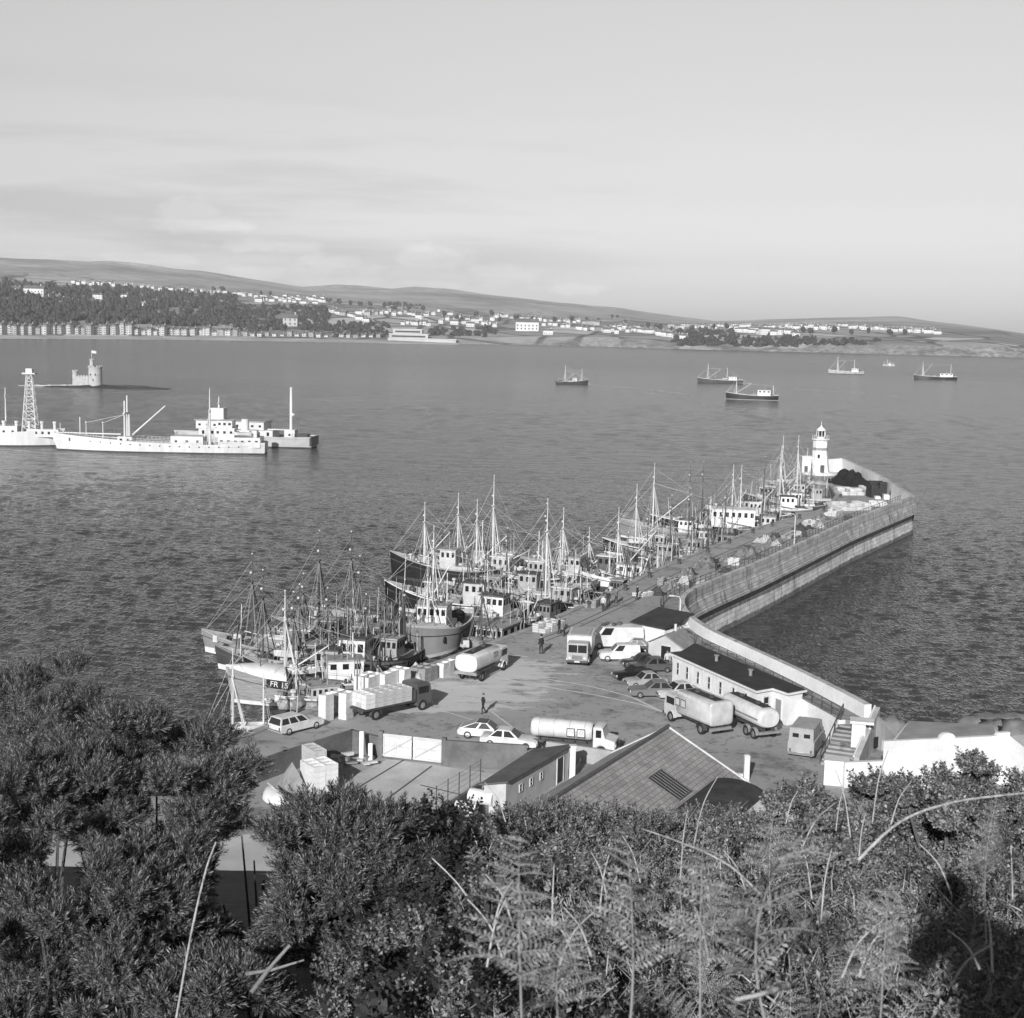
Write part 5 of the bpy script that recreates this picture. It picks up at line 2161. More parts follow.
    if P.get('boom', 1):
        mb = MB()
        bl, ba = P.get('bl', Lh * .34), R(P.get('ba', rg.uniform(28, 55)))
        bdir = -1 if P['wx'] < fxm / (Lh / 2) else 1
        e = Vector((fxm + bdir * bl * math.cos(ba), rg.uniform(-.5, .5), fz + 1.1 + bl * math.sin(ba)))
        mb.tube((fxm + bdir * .2, 0, fz + 1.1), e, .10, .06, 6)
        mb.build('boom', mm, root)
    else:
        e = Vector((fxm - 3, 0, fz + 4))
    # mizzen
    mxm = P.get('mx', -.62) * Lh / 2
    mh = P.get('mh', Lh * .36)
    mz = dz(mxm)
    mb = MB()
    mb.tube((mxm, 0, mz), (mxm, 0, mz + mh), r_ * .75, r_ * .4, 7)
    mb.box((mxm, 0, mz + mh * .8), (.12, .8, .06))
    mb.build('mizzen_mast', MASTW if P.get('mast2', P.get('mast', 'white')) == 'white' else MASTD, root, smooth=40)
    # rigging
    mb = MB()
    rr_ = P.get('rig', .022)
    bow = Vector((Lh / 2 - .15, 0, zs(1) + .02))
    for s_ in (1, -1):
        for dx in (-1.2, 0.3, 1.3):
            xx = fxm + dx
            mb.tube((xx, s_ * (half(xx) - .05), zs(min(1, (xx + Lh / 2) / Lh))), top, rr_, n=3)
        mb.tube((mxm - .8, s_ * (half(mxm) - .2), zs(.1)), (mxm, 0, mz + mh * .85), rr_, n=3)
    mb.tube(bow, top, rr_ * 1.2, n=3)
    mb.tube(bow, (fxm, 0, fz + fh * .93), rr_, n=3)
    mb.tube(top, (mxm, 0, mz + mh * .9), rr_, n=3)
    mb.tube((fxm, 0, fz + fh * .93), e, rr_, n=3)
    mb.tube(top, e, rr_, n=3)
    mb.tube((mxm, 0, mz + mh * .9), (-Lh / 2 + .2, 0, zs(0)), rr_, n=3)
    o_ = mb.build('rigging', ROPE if P.get('mast', 'white') == 'white' else MID, root)
    # deck gear
    hx = (fxm + wx) / 2
    mb = MB()
    mb.box((hx, 0, dz(hx)), (1.5, 1.4, .55))
    ha = mb.build('hatch', RAILM['grey'], root)
    mb = MB()
    mb.box((hx, 0, dz(hx) + .55), (1.6, 1.5, .07))
    mb.build('hatch_cover', PALEWOOD, ha)
    gx = wx + (wl / 2 + 1.0) * (1 if fxm > wx else -1)
    mb = MB()
    for s_ in (1, -1):
        mb.tube((gx, s_ * .25, dz(gx) + .6), (gx, s_ * .95, dz(gx) + .6), .3, n=10)
        mb.tube((gx, s_ * .92, dz(gx) + .6), (gx, s_ * 1.0, dz(gx) + .6), .48, n=12)
    mb.box((gx, 0, dz(gx)), (.7, .6, .95))
    mb.build('winch', STEEL, root)
    # gallows on the side
    if P.get('gallows', rg.random() < .6):
        s_ = rg.choice((1, -1))
        for xx in (fxm - .6, mxm + 1.6):
            y_ = s_ * (half(xx) - .18)
            mb = MB()
            z_ = zs(min(1, max(0, (xx + Lh / 2) / Lh))) - .1
            mb.path([(xx - .55, y_, z_), (xx - .5, y_, z_ + 1.3), (xx - .2, y_, z_ + 1.75), (xx + .2, y_, z_ + 1.75), (xx + .5, y_, z_ + 1.3), (xx + .55, y_, z_)], .08, n=6)
            mb.build('gallows', STEEL, root)
    # aft gantry with net
    def lump(cx, cy, cz, rx, ry, rz_, seed, mt_, nm):
        m_ = MB()
        n_, k_ = 12, 6
        vs = []
        for k in range(k_ + 1):
            ph = PI / 2 * k / k_
            for i in range(n_):
                t_ = 2 * PI * i / n_
                d = Vector((math.cos(t_) * math.cos(ph), math.sin(t_) * math.cos(ph), math.sin(ph)))
                j = 1 + .5 * noise.noise(d * 2 + Vector((seed, 0, 0)))
                vs.append((cx + d.x * rx * j, cy + d.y * ry * j, cz + d.z * rz_ * j))
        m_.add(vs, [(k * n_ + i, k * n_ + (i + 1) % n_, (k + 1) * n_ + (i + 1) % n_, (k + 1) * n_ + i) for k in range(k_) for i in range(n_)])
        m_.build(nm, mt_, root, smooth=True)
    nx = -Lh / 2 + Lh * .12 if P['wx'] > -.55 else Lh * .12
    lump(nx, rg.uniform(-.3, .3), dz(nx), 1.5, B * .3, 1.1, px, NET, 'net_heap')
    x2 = rg.uniform(-.1, .3) * Lh
    lump(x2, -half(x2) * .55, dz(x2), .9, .5, .8, py, mat('pale_net', .30, .95, .4, 4, .8, 12, fine=.4), 'net_heap')
    # dinghy or raft on the casing
    if P.get('dinghy', rg.random() < .45):
        dx, dzz = wx - wl / 2 - 1.9 if P['wx'] > -.3 else wx + wl / 2 + 2.4, dz(wx) + 1.25
        m_ = MB()
        secs = []
        for i in range(9):
            t = i / 8
            w_ = .62 * (1 - abs(2 * t - 1) ** 2.4) + .06
            secs.append([(dx - 1.5 + 3 * t, w_, dzz + .55 + .15 * abs(2 * t - 1)), (dx - 1.5 + 3 * t, w_ * .7, dzz + .12), (dx - 1.5 + 3 * t, 0, dzz), (dx - 1.5 + 3 * t, -w_ * .7, dzz + .12), (dx - 1.5 + 3 * t, -w_, dzz + .55 + .15 * abs(2 * t - 1)), (dx - 1.5 + 3 * t, 0, dzz + .35)])
        m_.loft(secs)
        m_.build('dinghy', RAILM['white'], root, smooth=40)
    # pile of fish boxes on deck
    for k in range(P.get('boxes', rg.randint(1, 2))):
        xx = rg.uniform(.05, .26) * Lh if P['wx'] < .2 else rg.uniform(-.35, -.1) * Lh
        yy = rg.choice((-.45, .45)) * half(xx)
        m_ = MB()
        for i in range(rg.randint(2, 4)):
            m_.box((xx + rg.uniform(-.04, .04), yy, dz(xx) + .27 * i), (.85, .55, .25), rg.uniform(-.05, .05))
        m_.build('box_pile', PALEWOOD if rg.random() < .6 else RAILM['grey'], root)
    # loose gear about the deck
    for k in range(P.get('gear', 18)):
        xx = rg.uniform(-.46, .40) * Lh
        if abs(xx - wx) < wl / 2 + .5:
            xx += wl + 1
        yy = rg.uniform(-.75, .75) * half(xx)
        nm_, me_, mts = GEAR[rg.randrange(len(GEAR))]
        o2 = bpy.data.objects.new(nm_, me_)
        col.objects.link(o2)
        o2.parent = root
        o2.location = (xx, yy, dz(xx))
        o2.rotation_euler.z = rg.uniform(0, 3)
        sc2 = rg.uniform(.7, 1.25)
        o2.scale = (sc2, sc2, sc2)
    for k in range(3):
        xx = rg.uniform(-.42, .42) * Lh
        yy = rg.uniform(-.6, .6) * half(xx)
        m_ = MB()
        m_.tube((xx, yy, dz(xx)), (xx + rg.uniform(-.5, .5), yy + rg.uniform(-.3, .3), dz(xx) + rg.uniform(2.5, 6.0)), .06, .04, 5)
        m_.build('pole', (MASTD, MASTD, MASTW)[k], root)
    for k in range(2):
        xx = rg.uniform(-.2, .2) * Lh
        yy = rg.choice((-1, 1)) * half(xx) * .8
        m_ = MB()
        m_.tube((xx - 2.2, yy, zs(.4) + .15), (xx + 2.4, yy * .9, zs(.6) + .3 + rg.uniform(0, .6)), .06, n=5)
        m_.build('spar', (MASTW, MASTD)[k], root)
    # fenders and rope coils
    mb = MB()
    for s_ in (1, -1):
        for xx in ((-.25 * Lh, .05 * Lh, .3 * Lh) if not P.get('no') else (-.3 * Lh,)):
            t = (xx + Lh / 2) / Lh
            mb.torus((xx, s_ * (hb(t, .9) + .14), zs(t) * .55), .32, .12, 'Y', 10, 5)
    mb.build('fender', RUBBER, root)['kind'] = 'thing'
    # number and name on the bow
    if P.get('no'):
        s_ = P.get('noside', -1)
        t = P.get('not', .80)
        ln = P.get('nol', 2.6)
        z_ = zs(t) * .70 + .35
        xc = xs(t, .85)
        t2 = t + .06
        dirv = Vector((xs(t2, .85) - xc, s_ * (hb(t2, .88) - hb(t, .88)), (zs(t2) - zs(t)) * .6))
        if s_ > 0:
            dirv = -dirv
        outv = Vector((dirv.y, -dirv.x, 0)).normalized()
        pc = Vector((xc, s_ * hb(t, .9), z_)) + outv * .10
        m_ = MB()
        dn = dirv.normalized()
        up = Vector((0, 0, 1))
        hh = P.get('noh', .42)
        q_ = [pc - dn * ln / 2 - up * hh, pc + dn * ln / 2 - up * hh, pc + dn * ln / 2 + up * hh, pc - dn * ln / 2 + up * hh]
        m_.add([tuple(p) for p in q_] + [tuple(p - outv * .5) for p in q_], [(0, 1, 2, 3), (7, 6, 5, 4), (0, 4, 5, 1), (1, 5, 6, 2), (2, 6, 7, 3), (3, 7, 4, 0)])
        m_.build('number_board', BLACK, hull)
        put_text(P['no'], hh * 1.9, RAILM['white'], hull, pc + outv * .012, dn, (0, 0, 1))
    return root


HEADQ = 153.0     # bow out, square to the quay
BOATS = [
    # ---- near left cluster
    (dict(L=15, head=172, hull='grey', boot='white', booth=.75, wx=-.55, house='wood', fx=.25, fh=11, mast='dark', rail='grey', sheer=1.6, mx=-.3, mh=8), 268, 656, 'grey fishing boat with tall dark foremast, outermost of the near-left cluster, white waterline'),
    (dict(L=14.5, head=172, hull='dark', boot='white', booth=.7, wx=-.6, fx=.3, fh=10.5, mast='dark', rail='wood', sheer=1.6, house='wood'), 282, 673, 'dark-stemmed fishing boat second in from the outermost of the near-left cluster'),
    (dict(L=15, B=5.5, head=194, hull='wood', boot='white', booth=.5, whale=5.2, whaleh=1.0, wx=-.5, fx=.30, fh=9.5, no='FR 15', noside=1, not_=.70, rail='white', D=2.2, sheer=1.8, stem=1.3, strake='dark', house='white', wl=3.4, mast='white', tripod=True, boxes=0), 307, 700, 'varnished plank-hulled fishing boat with white whaleback and bow number board'),
    (dict(L=10, head=186, hull='light', boot='grey', wx=-.55, fx=.45, fh=8.5, D=.9, sheer=.7, wl=1.8, wh=2.0, rail='dark', boom=0, mast='white', mx=-.1, mh=6.5, casing=False), 258, 745, 'small open-decked pale boat lying nearest the white estate car, thin tall mast'),
    (dict(L=16, head=170, hull='dark', boot='dark', wx=-.5, fx=.3, fh=12.5, mast='dark', rail='grey', house='grey', mh=8), 338, 640, 'dark fishing boat with very tall bare masts at the back of the near-left cluster'),
    (dict(L=15, head=168, hull='dark', boot='dark', wx=-.45, fx=.2, fh=11.5, mast='dark', rail='wood', house='dark', mx=-.7), 362, 628, 'dark-housed fishing boat beside the tallest bare masts of the near-left cluster'),
    (dict(L=15, head=174, hull='grey', boot='grey', wx=-.5, fx=.35, fh=8, mast='dark', rail='grey', house='wood'), 322, 662, 'grey fishing boat with wooden wheelhouse in the middle of the near-left cluster'),
    (dict(L=15, head=-100, hull='dark', boot='dark', wx=.05, wl=2.4, ww=2.9, wh=2.9, fx=-.5, fh=8, mast='dark', rail='grey', house='white', buoy=True, nside=3, casing=True), 356, 677, 'fishing boat whose white wheelhouse with lifebuoy faces the flatbed lorry'),
    (dict(L=14, head=-108, hull='grey', boot='dark', wx=.1, wl=2.6, ww=2.6, fx=-.5, fh=9, mast='dark', rail='dark', house='grey', mx=.5, mh=5), 392, 668, 'fishing boat with plain grey wheelhouse right of the lifebuoy wheelhouse'),
    (dict(L=9, head=206, hull='light', boot='grey', wx=.0, wl=3.4, ww=2.4, wh=2.1, fx=.6, fh=5, rail='white', house='white', D=.95, sheer=.7, boom=0, casing=False, mh=3, nside=5, roofc='grey'), 322, 706, 'small boat with long low white cabin of many windows beside the stacked white boxes'),
    (dict(L=14, head=172, hull='dark', boot='dark', wx=-.4, fx=.3, fh=7, mast='dark', rail='wood', house='dark'), 345, 655, 'low dark fishing boat amid nets, hemmed in behind the lifebuoy wheelhouse'),
    # ---- middle cluster
    (dict(L=17.5, B=5.4, head=164, hull='black', boot='dark', wx=-.05, fx=.42, fh=9.5, rail='grey', house='white', D=2.2, sheer=1.9, wh=3.0, tripod=True, mh=8), 447, 581, 'big black-hulled trawler, outermost of the middle cluster, with plain grey rail'),
    (dict(L=17.5, B=5.4, head=163, hull='black', boot='white', booth=.6, wx=-.45, fx=.25, fh=10, rail='white', house='white', D=1.9, sheer=2.0, whale=0, ba=60), 448, 613, 'black-hulled trawler with broad white rail and white waterline, bow nearest the near-left cluster'),
    (dict(L=19, head=164, hull='black', boot='white', wx=-.1, fx=.4, fh=10.5, rail='white', house='grey', D=1.9, sheer=1.6, tripod=True), 500, 582, 'black trawler with grey wheelhouse between the outermost one and the tall white mast'),
    (dict(L=17, B=6.7, head=-101, hull='light', boot='white', booth=.5, whale=4.6, whaleh=.5, wx=.12, wl=2.8, ww=3.6, wh=2.6, fx=.52, fh=8.5, rail='white', house='white', D=2.5, sheer=1.7, tripod=True, stem=1.4, ba=62, dinghy=True, strake='dark'), 436, 645, 'broad pale grey trawler pointing its bow straight at the quay corner'),
    (dict(L=15, head=-115, hull='wood', boot='dark', wx=-.1, wl=5.5, ww=3.4, wh=2.2, fx=.55, fh=9, mast='dark', rail='wood', house='white', roofc='grey', D=1.3, nside=3, casing=False, boom=0), 496, 648, 'boat with long flat grey cabin roof and white sides behind the tanker lorry'),
    (dict(L=15, head=-112, hull='grey', boot='white', wx=.1, wl=2.4, ww=3.2, fx=-.5, fh=6, rail='white', house='white', D=1.4), 497, 625, 'grey boat with white many-windowed wheelhouse just beyond the flat-roofed cabin boat'),
    (dict(L=17, head=160, hull='black', boot='white', wx=.1, wl=2.6, fx=.30, fh=15, rail='white', house='white', D=1.6, tripod=True), 508, 585, 'black boat carrying the tall white mast that rises highest in the middle cluster'),
    (dict(L=16, head=158, hull='dark', boot='white', wx=-.35, fx=.0, fh=14.5, rail='white', house='grey', D=1.5, tripod=True), 545, 612, 'dark boat with a tall pale lattice-rigged mast right of the tallest mast'),
    (dict(L=15, head=158, hull='light', boot='dark', wx=.15, fx=-.3, fh=8, rail='grey', house='grey', D=1.4), 545, 588, 'light grey boat with grey wheelhouse lying behind the lattice-rigged mast'),
    (dict(L=12, head=-118, hull='black', boot='dark', wx=-.1, wl=2.0, ww=2.9, wh=2.4, fx=.5, fh=6, rail='grey', house='white', D=1.4, casing=False), 575, 612, 'black boat with bright white four-window wheelhouse close against the quay edge'),
    (dict(L=14, head=-118, hull='black', boot='dark', wx=-.3, fx=.5, fh=7, rail='wood', house='wood', D=1.3), 540, 632, 'low black boat moored along the quay ahead of the four-window wheelhouse'),
    (dict(L=16, head=160, hull='grey', boot='white', wx=.05, wl=2.4, ww=3.2, fx=.3, fh=10, rail='white', house='white', D=1.6, tripod=True), 577, 583, 'grey boat with rounded white wheelhouse and slender mast left of the white cruiser'),
    (dict(L=13, head=156, hull='dark', boot='dark', wx=-.2, fx=.3, fh=7, rail='grey', house='dark', D=1.3), 600, 580, 'dark low boat wedged left of the white-hulled boat'),
    (dict(L=17, B=5, head=160, hull='white', boot='dark', wx=-.15, wl=3.4, fx=.1, fh=11, rail='white', house='white', D=1.5, ba=50, bl=9), 622, 588, 'white-hulled boat with white mast and long slanting derrick'),
    (dict(L=12, head=-116, hull='black', boot='dark', wx=.0, wl=2.2, ww=2.8, fx=.5, fh=5.5, rail='grey', house='white', D=1.3, casing=False), 648, 588, 'small black boat with white windowed wheelhouse at the quay right of the white hull'),
    # ---- far cluster
    (dict(L=14, head=-112, hull='light', boot='dark', wx=-.1, wl=5, ww=3.6, wh=2.0, fx=.5, fh=6, rail='white', house='grey', D=1.4, casing=False, roofc='grey'), 668, 578, 'boat with long flat-topped grey cabin near the bend of the pier wall'),
    (dict(L=20, head=164, hull='grey', boot='white', booth=.5, wx=-.2, fx=.42, fh=12, rail='grey', house='white', D=2.0, sheer=1.7, tripod=True, ba=40, bl=9), 675, 541, 'grey trawler with tall white tripod mast, bow out, outermost of the far cluster'),
    (dict(L=26, B=6.6, head=170, hull='black', boot='dark', wx=-.15, wl=8, ww=4, wh=2.8, fx=.30, fh=12, mast='dark', rail='white', house='white', D=2.3, sheer=1.4, nside=7, mx=-.55, mh=12), 722, 537, 'long black-hulled trawler with long white deckhouse in the far cluster'),
    (dict(L=16, head=168, hull='black', boot='dark', wx=-.35, wl=2.8, ww=3, fx=.3, fh=12, rail='white', house='white', D=1.7, ba=48, bl=9), 752, 537, 'black boat with square white wheelhouse and slanting pale boom right of the long trawler'),
    (dict(L=14, head=166, hull='dark', boot='dark', wx=.0, wl=2.4, ww=2.6, fx=.45, fh=10, mast='dark', rail='grey', house='white', D=1.4), 706, 553, 'small dark boat with white wheelhouse in front of the long black trawler'),
    (dict(L=14, head=160, hull='dark', boot='dark', wx=-.3, fx=.3, fh=10, mast='dark', rail='grey', house='grey', D=1.3), 682, 561, 'dark boat with grey wheelhouse and bare dark mast below the tripod-masted trawler'),
    (dict(L=13, head=158, hull='dark', boot='dark', wx=-.1, fx=.4, fh=8, mast='dark', rail='wood', house='wood', D=1.3), 662, 565, 'dark boat with wooden wheelhouse right of the slanting derrick'),
    (dict(L=15, head=172, hull='grey', boot='dark', wx=-.35, fx=.3, fh=11, rail='white', house='white', D=1.7, mast='dark'), 774, 516, 'grey boat with white upperworks at the left edge of the crowd below the lighthouse'),
    (dict(L=14, head=175, hull='dark', boot='dark', wx=-.1, wl=2.4, fx=.4, fh=12.5, mast='white', rail='grey', house='white', D=1.4, tripod=True), 792, 511, 'dark boat with tall pale mast in the front row of the crowd below the lighthouse'),
    (dict(L=14, head=178, hull='light', boot='dark', wx=-.3, fx=.3, fh=10, rail='white', house='grey', D=1.5), 806, 505, 'light grey boat with grey wheelhouse in the middle of the crowd below the lighthouse'),
    (dict(L=13, head=170, hull='dark', boot='dark', wx=.1, fx=-.3, fh=12, mast='dark', rail='grey', house='dark', D=1.4), 772, 505, 'dark boat with dark wheelhouse, outermost of the crowd below the lighthouse'),
    (dict(L=13, head=168, hull='black', boot='white', wx=-.3, fx=.3, fh=11, rail='white', house='white', D=1.4), 790, 500, 'black boat with white rail in the second row below the lighthouse'),
    (dict(L=13, head=172, hull='grey', boot='dark', wx=-.2, fx=.35, fh=13, mast='white', rail='grey', house='wood', D=1.4, tripod=True), 806, 496, 'grey boat with wooden wheelhouse and the tallest mast beside the lighthouse foot'),
    (dict(L=12, head=166, hull='dark', boot='dark', wx=-.3, fx=.3, fh=10, mast='dark', rail='wood', house='grey', D=1.3), 818, 499, 'dark boat with wooden rail wedged against the pale boxes on the pier head'),
    (dict(L=12, head=174, hull='light', boot='grey', wx=-.1, fx=.4, fh=9, rail='white', house='white', D=1.3), 816, 490, 'pale boat with white wheelhouse tucked in closest to the lighthouse step'),
    (dict(L=14, head=170, hull='grey', boot='dark', wx=-.3, fx=.3, fh=12, rail='grey', house='white', D=1.5), 790, 491, 'grey boat with white wheelhouse at the back of the crowd left of the lighthouse'),
    (dict(L=13, head=168, hull='dark', boot='white', wx=.0, fx=.5, fh=9, mast='dark', rail='white', house='white', D=1.4), 755, 521, 'dark boat with white waterline between the square wheelhouse and the crowd below the lighthouse'),
    (dict(L=13, head=165, hull='black', boot='dark', wx=-.3, fx=.3, fh=10, rail='grey', house='dark', D=1.4, mast='dark'), 735, 549, 'black boat with dark wheelhouse moored under the stern of the long trawler'),
    (dict(L=13, head=162, hull='grey', boot='dark', wx=-.2, fx=.3, fh=9, rail='wood', house='wood', D=1.3, mast='dark'), 718, 556, 'grey boat with wooden rail and wheelhouse closest to the quay in the far cluster'),
    (dict(L=13, head=170, hull='dark', boot='dark', wx=-.3, fx=.3, fh=10, rail='wood', house='wood', D=1.4, mast='dark'), 375, 648, 'dark boat with wooden wheelhouse squeezed between the near-left and middle clusters'),
    (dict(L=12, head=172, hull='wood', boot='dark', wx=-.2, fx=.3, fh=8, rail='wood', house='dark', D=1.3, mast='dark'), 318, 648, 'small varnished boat deep inside the near-left cluster'),
    (dict(L=13, head=172, hull='black', boot='dark', wx=-.4, fx=.2, fh=9, rail='grey', house='grey', D=1.3, mast='dark'), 305, 682, 'black boat with grey wheelhouse just behind the varnished whaleback boat'),
    (dict(L=14, head=-112, hull='black', boot='dark', wx=-.25, wl=2.4, fx=.4, fh=9, mast='dark', rail='wood', house='grey', D=1.3), 770, 532, 'black boat lying along the quay beside the largest net heap'),
]
BOATS += [
    (dict(L=14, head=163, hull='dark', boot='white', wx=-.3, fx=.3, fh=11, rail='grey', house='grey', D=1.6, tripod=True), 470, 572, 'dark boat with grey wheelhouse peeping out behind the outermost black trawler'),
    (dict(L=14, head=160, hull='black', boot='dark', wx=-.2, fx=.3, fh=9, rail='white', house='grey', D=1.5, mast='dark'), 520, 600, 'black boat with bare dark mast wedged between the two tallest masts'),
    (dict(L=13, head=160, hull='grey', boot='dark', wx=-.3, fx=.3, fh=8, rail='wood', house='wood', D=1.3, mast='dark'), 480, 600, 'grey boat with wooden wheelhouse hemmed in behind the broad grey trawler'),
    (dict(L=14, head=162, hull='dark', boot='dark', wx=-.1, fx=.35, fh=10, rail='grey', house='wood', D=1.4, mast='dark'), 560, 575, 'dark boat with wooden wheelhouse at the back, left of the slender mast'),
    (dict(L=14, head=164, hull='black', boot='white', wx=-.3, fx=.25, fh=11, rail='white', house='grey', D=1.5), 645, 556, 'black boat with white waterline between the slanting derrick and the tripod mast'),
    (dict(L=15, head=166, hull='dark', boot='dark', wx=-.2, fx=.3, fh=12, rail='grey', house='white', D=1.6, mast='dark', ba=45), 700, 532, 'dark boat with dark mast lying outside the stern of the tripod-masted trawler'),
    (dict(L=14, head=168, hull='light', boot='dark', wx=-.25, fx=.3, fh=10, rail='white', house='grey', D=1.5), 742, 520, 'pale boat with grey wheelhouse outermost beyond the long white deckhouse'),
    (dict(L=12, head=-114, hull='dark', boot='dark', wx=-.1, wl=2.2, fx=.45, fh=8, rail='wood', house='grey', D=1.3, mast='dark', casing=False), 695, 570, 'dark boat lying along the quay beside the little round net bundle'),
    (dict(L=12, head=-114, hull='grey', boot='dark', wx=-.1, wl=2.2, fx=.45, fh=8, rail='grey', house='wood', D=1.3, mast='dark', casing=False), 725, 555, 'grey boat lying along the quay just short of the largest net heap'),
    (dict(L=12, head=-113, hull='dark', boot='dark', wx=.1, wl=2.2, fx=-.45, fh=9, rail='grey', house='dark', D=1.3, mast='dark', casing=False), 620, 602, 'dark boat with dark wheelhouse lying along the quay below the white hull'),
]
for P, x, y, lb in BOATS:
    if 'not_' in P:
        P['not'] = P.pop('not_')
    make_boat(P, x, y, lb)

# ------------------------------------------------------------------ boats out in the bay
FARB = [
    (dict(L=20, head=8, hull='dark', boot='dark', wx=.15, fx=-.45, fh=11, mast='white', rail='grey', house='white', D=1.6, mx=.62, mh=8, rig=.05, mr=1.7), 572, 384, 'dark drifter under way in the middle of the bay, mast at left'),
    (dict(L=30, B=7, head=176, hull='dark', boot='dark', wx=-.55, wl=5, ww=4, fx=.55, fh=11, rail='white', house='white', D=2.2, mx=-.3, mh=9, rig=.05, mr=1.7), 720, 383, 'dark trawler with light upperworks farther out than the black-hulled coaster'),
    (dict(L=27, B=7, head=172, hull='black', boot='grey', wx=-.45, wl=6, ww=4, wh=3.2, fx=.62, fh=9, rail='white', house='white', D=2.6, mx=-.8, mh=6, rig=.05, mr=1.7), 752, 400, 'black-hulled coaster with white deckhouse, nearest of the boats out in the bay'),
    (dict(L=29, B=7, head=174, hull='light', boot='dark', wx=-.5, wl=5, fx=.5, fh=13, rail='white', house='white', D=2.2, mx=-.45, mh=11, rig=.06, mr=2.0), 846, 374, 'pale two-masted fishing boat left of the smallest boat in the bay'),
    (dict(L=12, head=165, hull='light', boot='grey', wx=-.1, fx=.3, fh=7, rail='white', house='white', D=1.2, rig=.06, mr=2.0), 889, 366.5, 'smallest and farthest white boat in the bay'),
    (dict(L=33, B=7.5, head=178, hull='black', boot='dark', wx=-.5, wl=9, ww=4, fx=.6, fh=12, rail='white', house='white', D=2.3, mx=-.72, mh=11, rig=.05, mr=1.8), 935, 379.5, 'long black trawler with white upperworks steaming at the far right of the bay'),
]
for P, x, y, lb in FARB:
    P['group'] = 'boats out in the bay'
    make_boat(P, x, y, lb)
m, nt, b = nodes('foam')
b.inputs['Base Color'].default_value = (.55, .55, .55, 1)
b.inputs['Roughness'].default_value = .9
wkm = MB()
for pts in ([(588, 384), (600, 385.5), (640, 388), (700, 396)], [(575, 388), (640, 392), (660, 395)], [(862, 374.5), (874, 375)], [(953, 381), (985, 383), (1030, 385.5)], [(775, 388), (850, 392), (900, 397)], [(420, 415), (488, 413.5), (492, 412)]):
    g = resample([G(x, y, 0).to_2d() for x, y in pts], 24)
    for i in range(len(g) - 1):
        if rnd.random() < .35:
            continue
        a, b_ = g[i], g[i].lerp(g[i + 1], rnd.uniform(.5, 1))
        ribbon(wkm, [a, b_], rnd.uniform(.5, 1.6), .006)
struct(wkm.build('foam_wake', m, fix=False))

# ------------------------------------------------------------------ white ships at anchor on the left
def ship(name, label, c, head, Lh, B, D0, sheer, hullm, deckline=True, group='ships at anchor on the left'):
    root = thing(name, label, 'ship', c, R(head), group)
    hb, zs, xs = hull_shape(Lh, B, D0, sheer, .8, 3.2)
    mb = MB()
    NT = 26
    for side in (1, -1):
        grid = []
        for i in range(NT + 1):
            t = i / NT
            z1 = zs(t)
            grid.append([(xs(t, k), side * hb(t, k), z) for z, k in ((-1, .3), (.35, .5), (z1 * .6, .8), (z1, 1.0))])
        for i in range(NT):
            for j in range(3):
                q_ = [grid[i][j], grid[i + 1][j], grid[i + 1][j + 1], grid[i][j + 1]]
                mb.add(q_ if side < 0 else q_[::-1], [(0, 1, 2, 3)], (1, 0, 0)[j])
    for t, rev in ((0, False), (1, True)):
        z1 = zs(t)
        lv = ((-1, .3), (.35, .5), (z1 * .6, .8), (z1, 1.0))
        for j in range(3):
            a, b_ = lv[j], lv[j + 1]
            q_ = [(xs(t, a[1]), -hb(t, a[1]), a[0]), (xs(t, a[1]), hb(t, a[1]), a[0]), (xs(t, b_[1]), hb(t, b_[1]), b_[0]), (xs(t, b_[1]), -hb(t, b_[1]), b_[0])]
            mb.add(q_ if rev else q_[::-1], [(0, 1, 2, 3)], (1, 0, 0)[j])
    hull = mb.build('hull', [hullm, BOOT['dark']], root, smooth=35)
    mb = MB()
    for i in range(NT):
        t0, t1 = i / NT, (i + 1) / NT
        a, b_ = hb(t0, 1), hb(t1, 1)
        mb.add([(xs(t0, 1), -a, zs(t0) - .9), (xs(t1, 1), -b_, zs(t1) - .9), (xs(t1, 1), b_, zs(t1) - .9), (xs(t0, 1), a, zs(t0) - .9)], [(0, 1, 2, 3)])
    mb.build('deck', RAILM['grey'], root, fix=False)
    return root, hull, hb, zs, xs


def block(root, nm, x, y, z, d, mt_, wins=0, side=-1, wz=1.2, wsz=(.7, .8), round_=False):
    mb = MB()
    mb.box((x, y, z), d)
    o_ = mb.build(nm, mt_, root)
    for i in range(wins):
        xx = x - d[0] / 2 + d[0] * (i + .5) / wins
        m_ = MB()
        m_.box((xx, y + side * (d[1] / 2 + .02), z + wz), (wsz[0], .05, wsz[1]))
        m_.build('window', GLASS, o_)
    return o_


SHW = mat('ship_white', .55, .45, .16, .5, stretch=(1, 1, .15), fine=.08)
# coaster, bow left
p0, p1 = G(57, 449.5, 0), G(266, 453.5, 0)
cc = (p0 + p1) / 2
hd_ = math.degrees(math.atan2(p0.y - p1.y, p0.x - p1.x))
Lc = (p1 - p0).length
cr, ch, hb, zs, xs = ship('coaster', 'long white coaster with twin goal-post mast and slanting derrick', cc, hd_, Lc, 9.5, 3.0, 2.7, SHW)
cr.scale = (1, 1, .86)
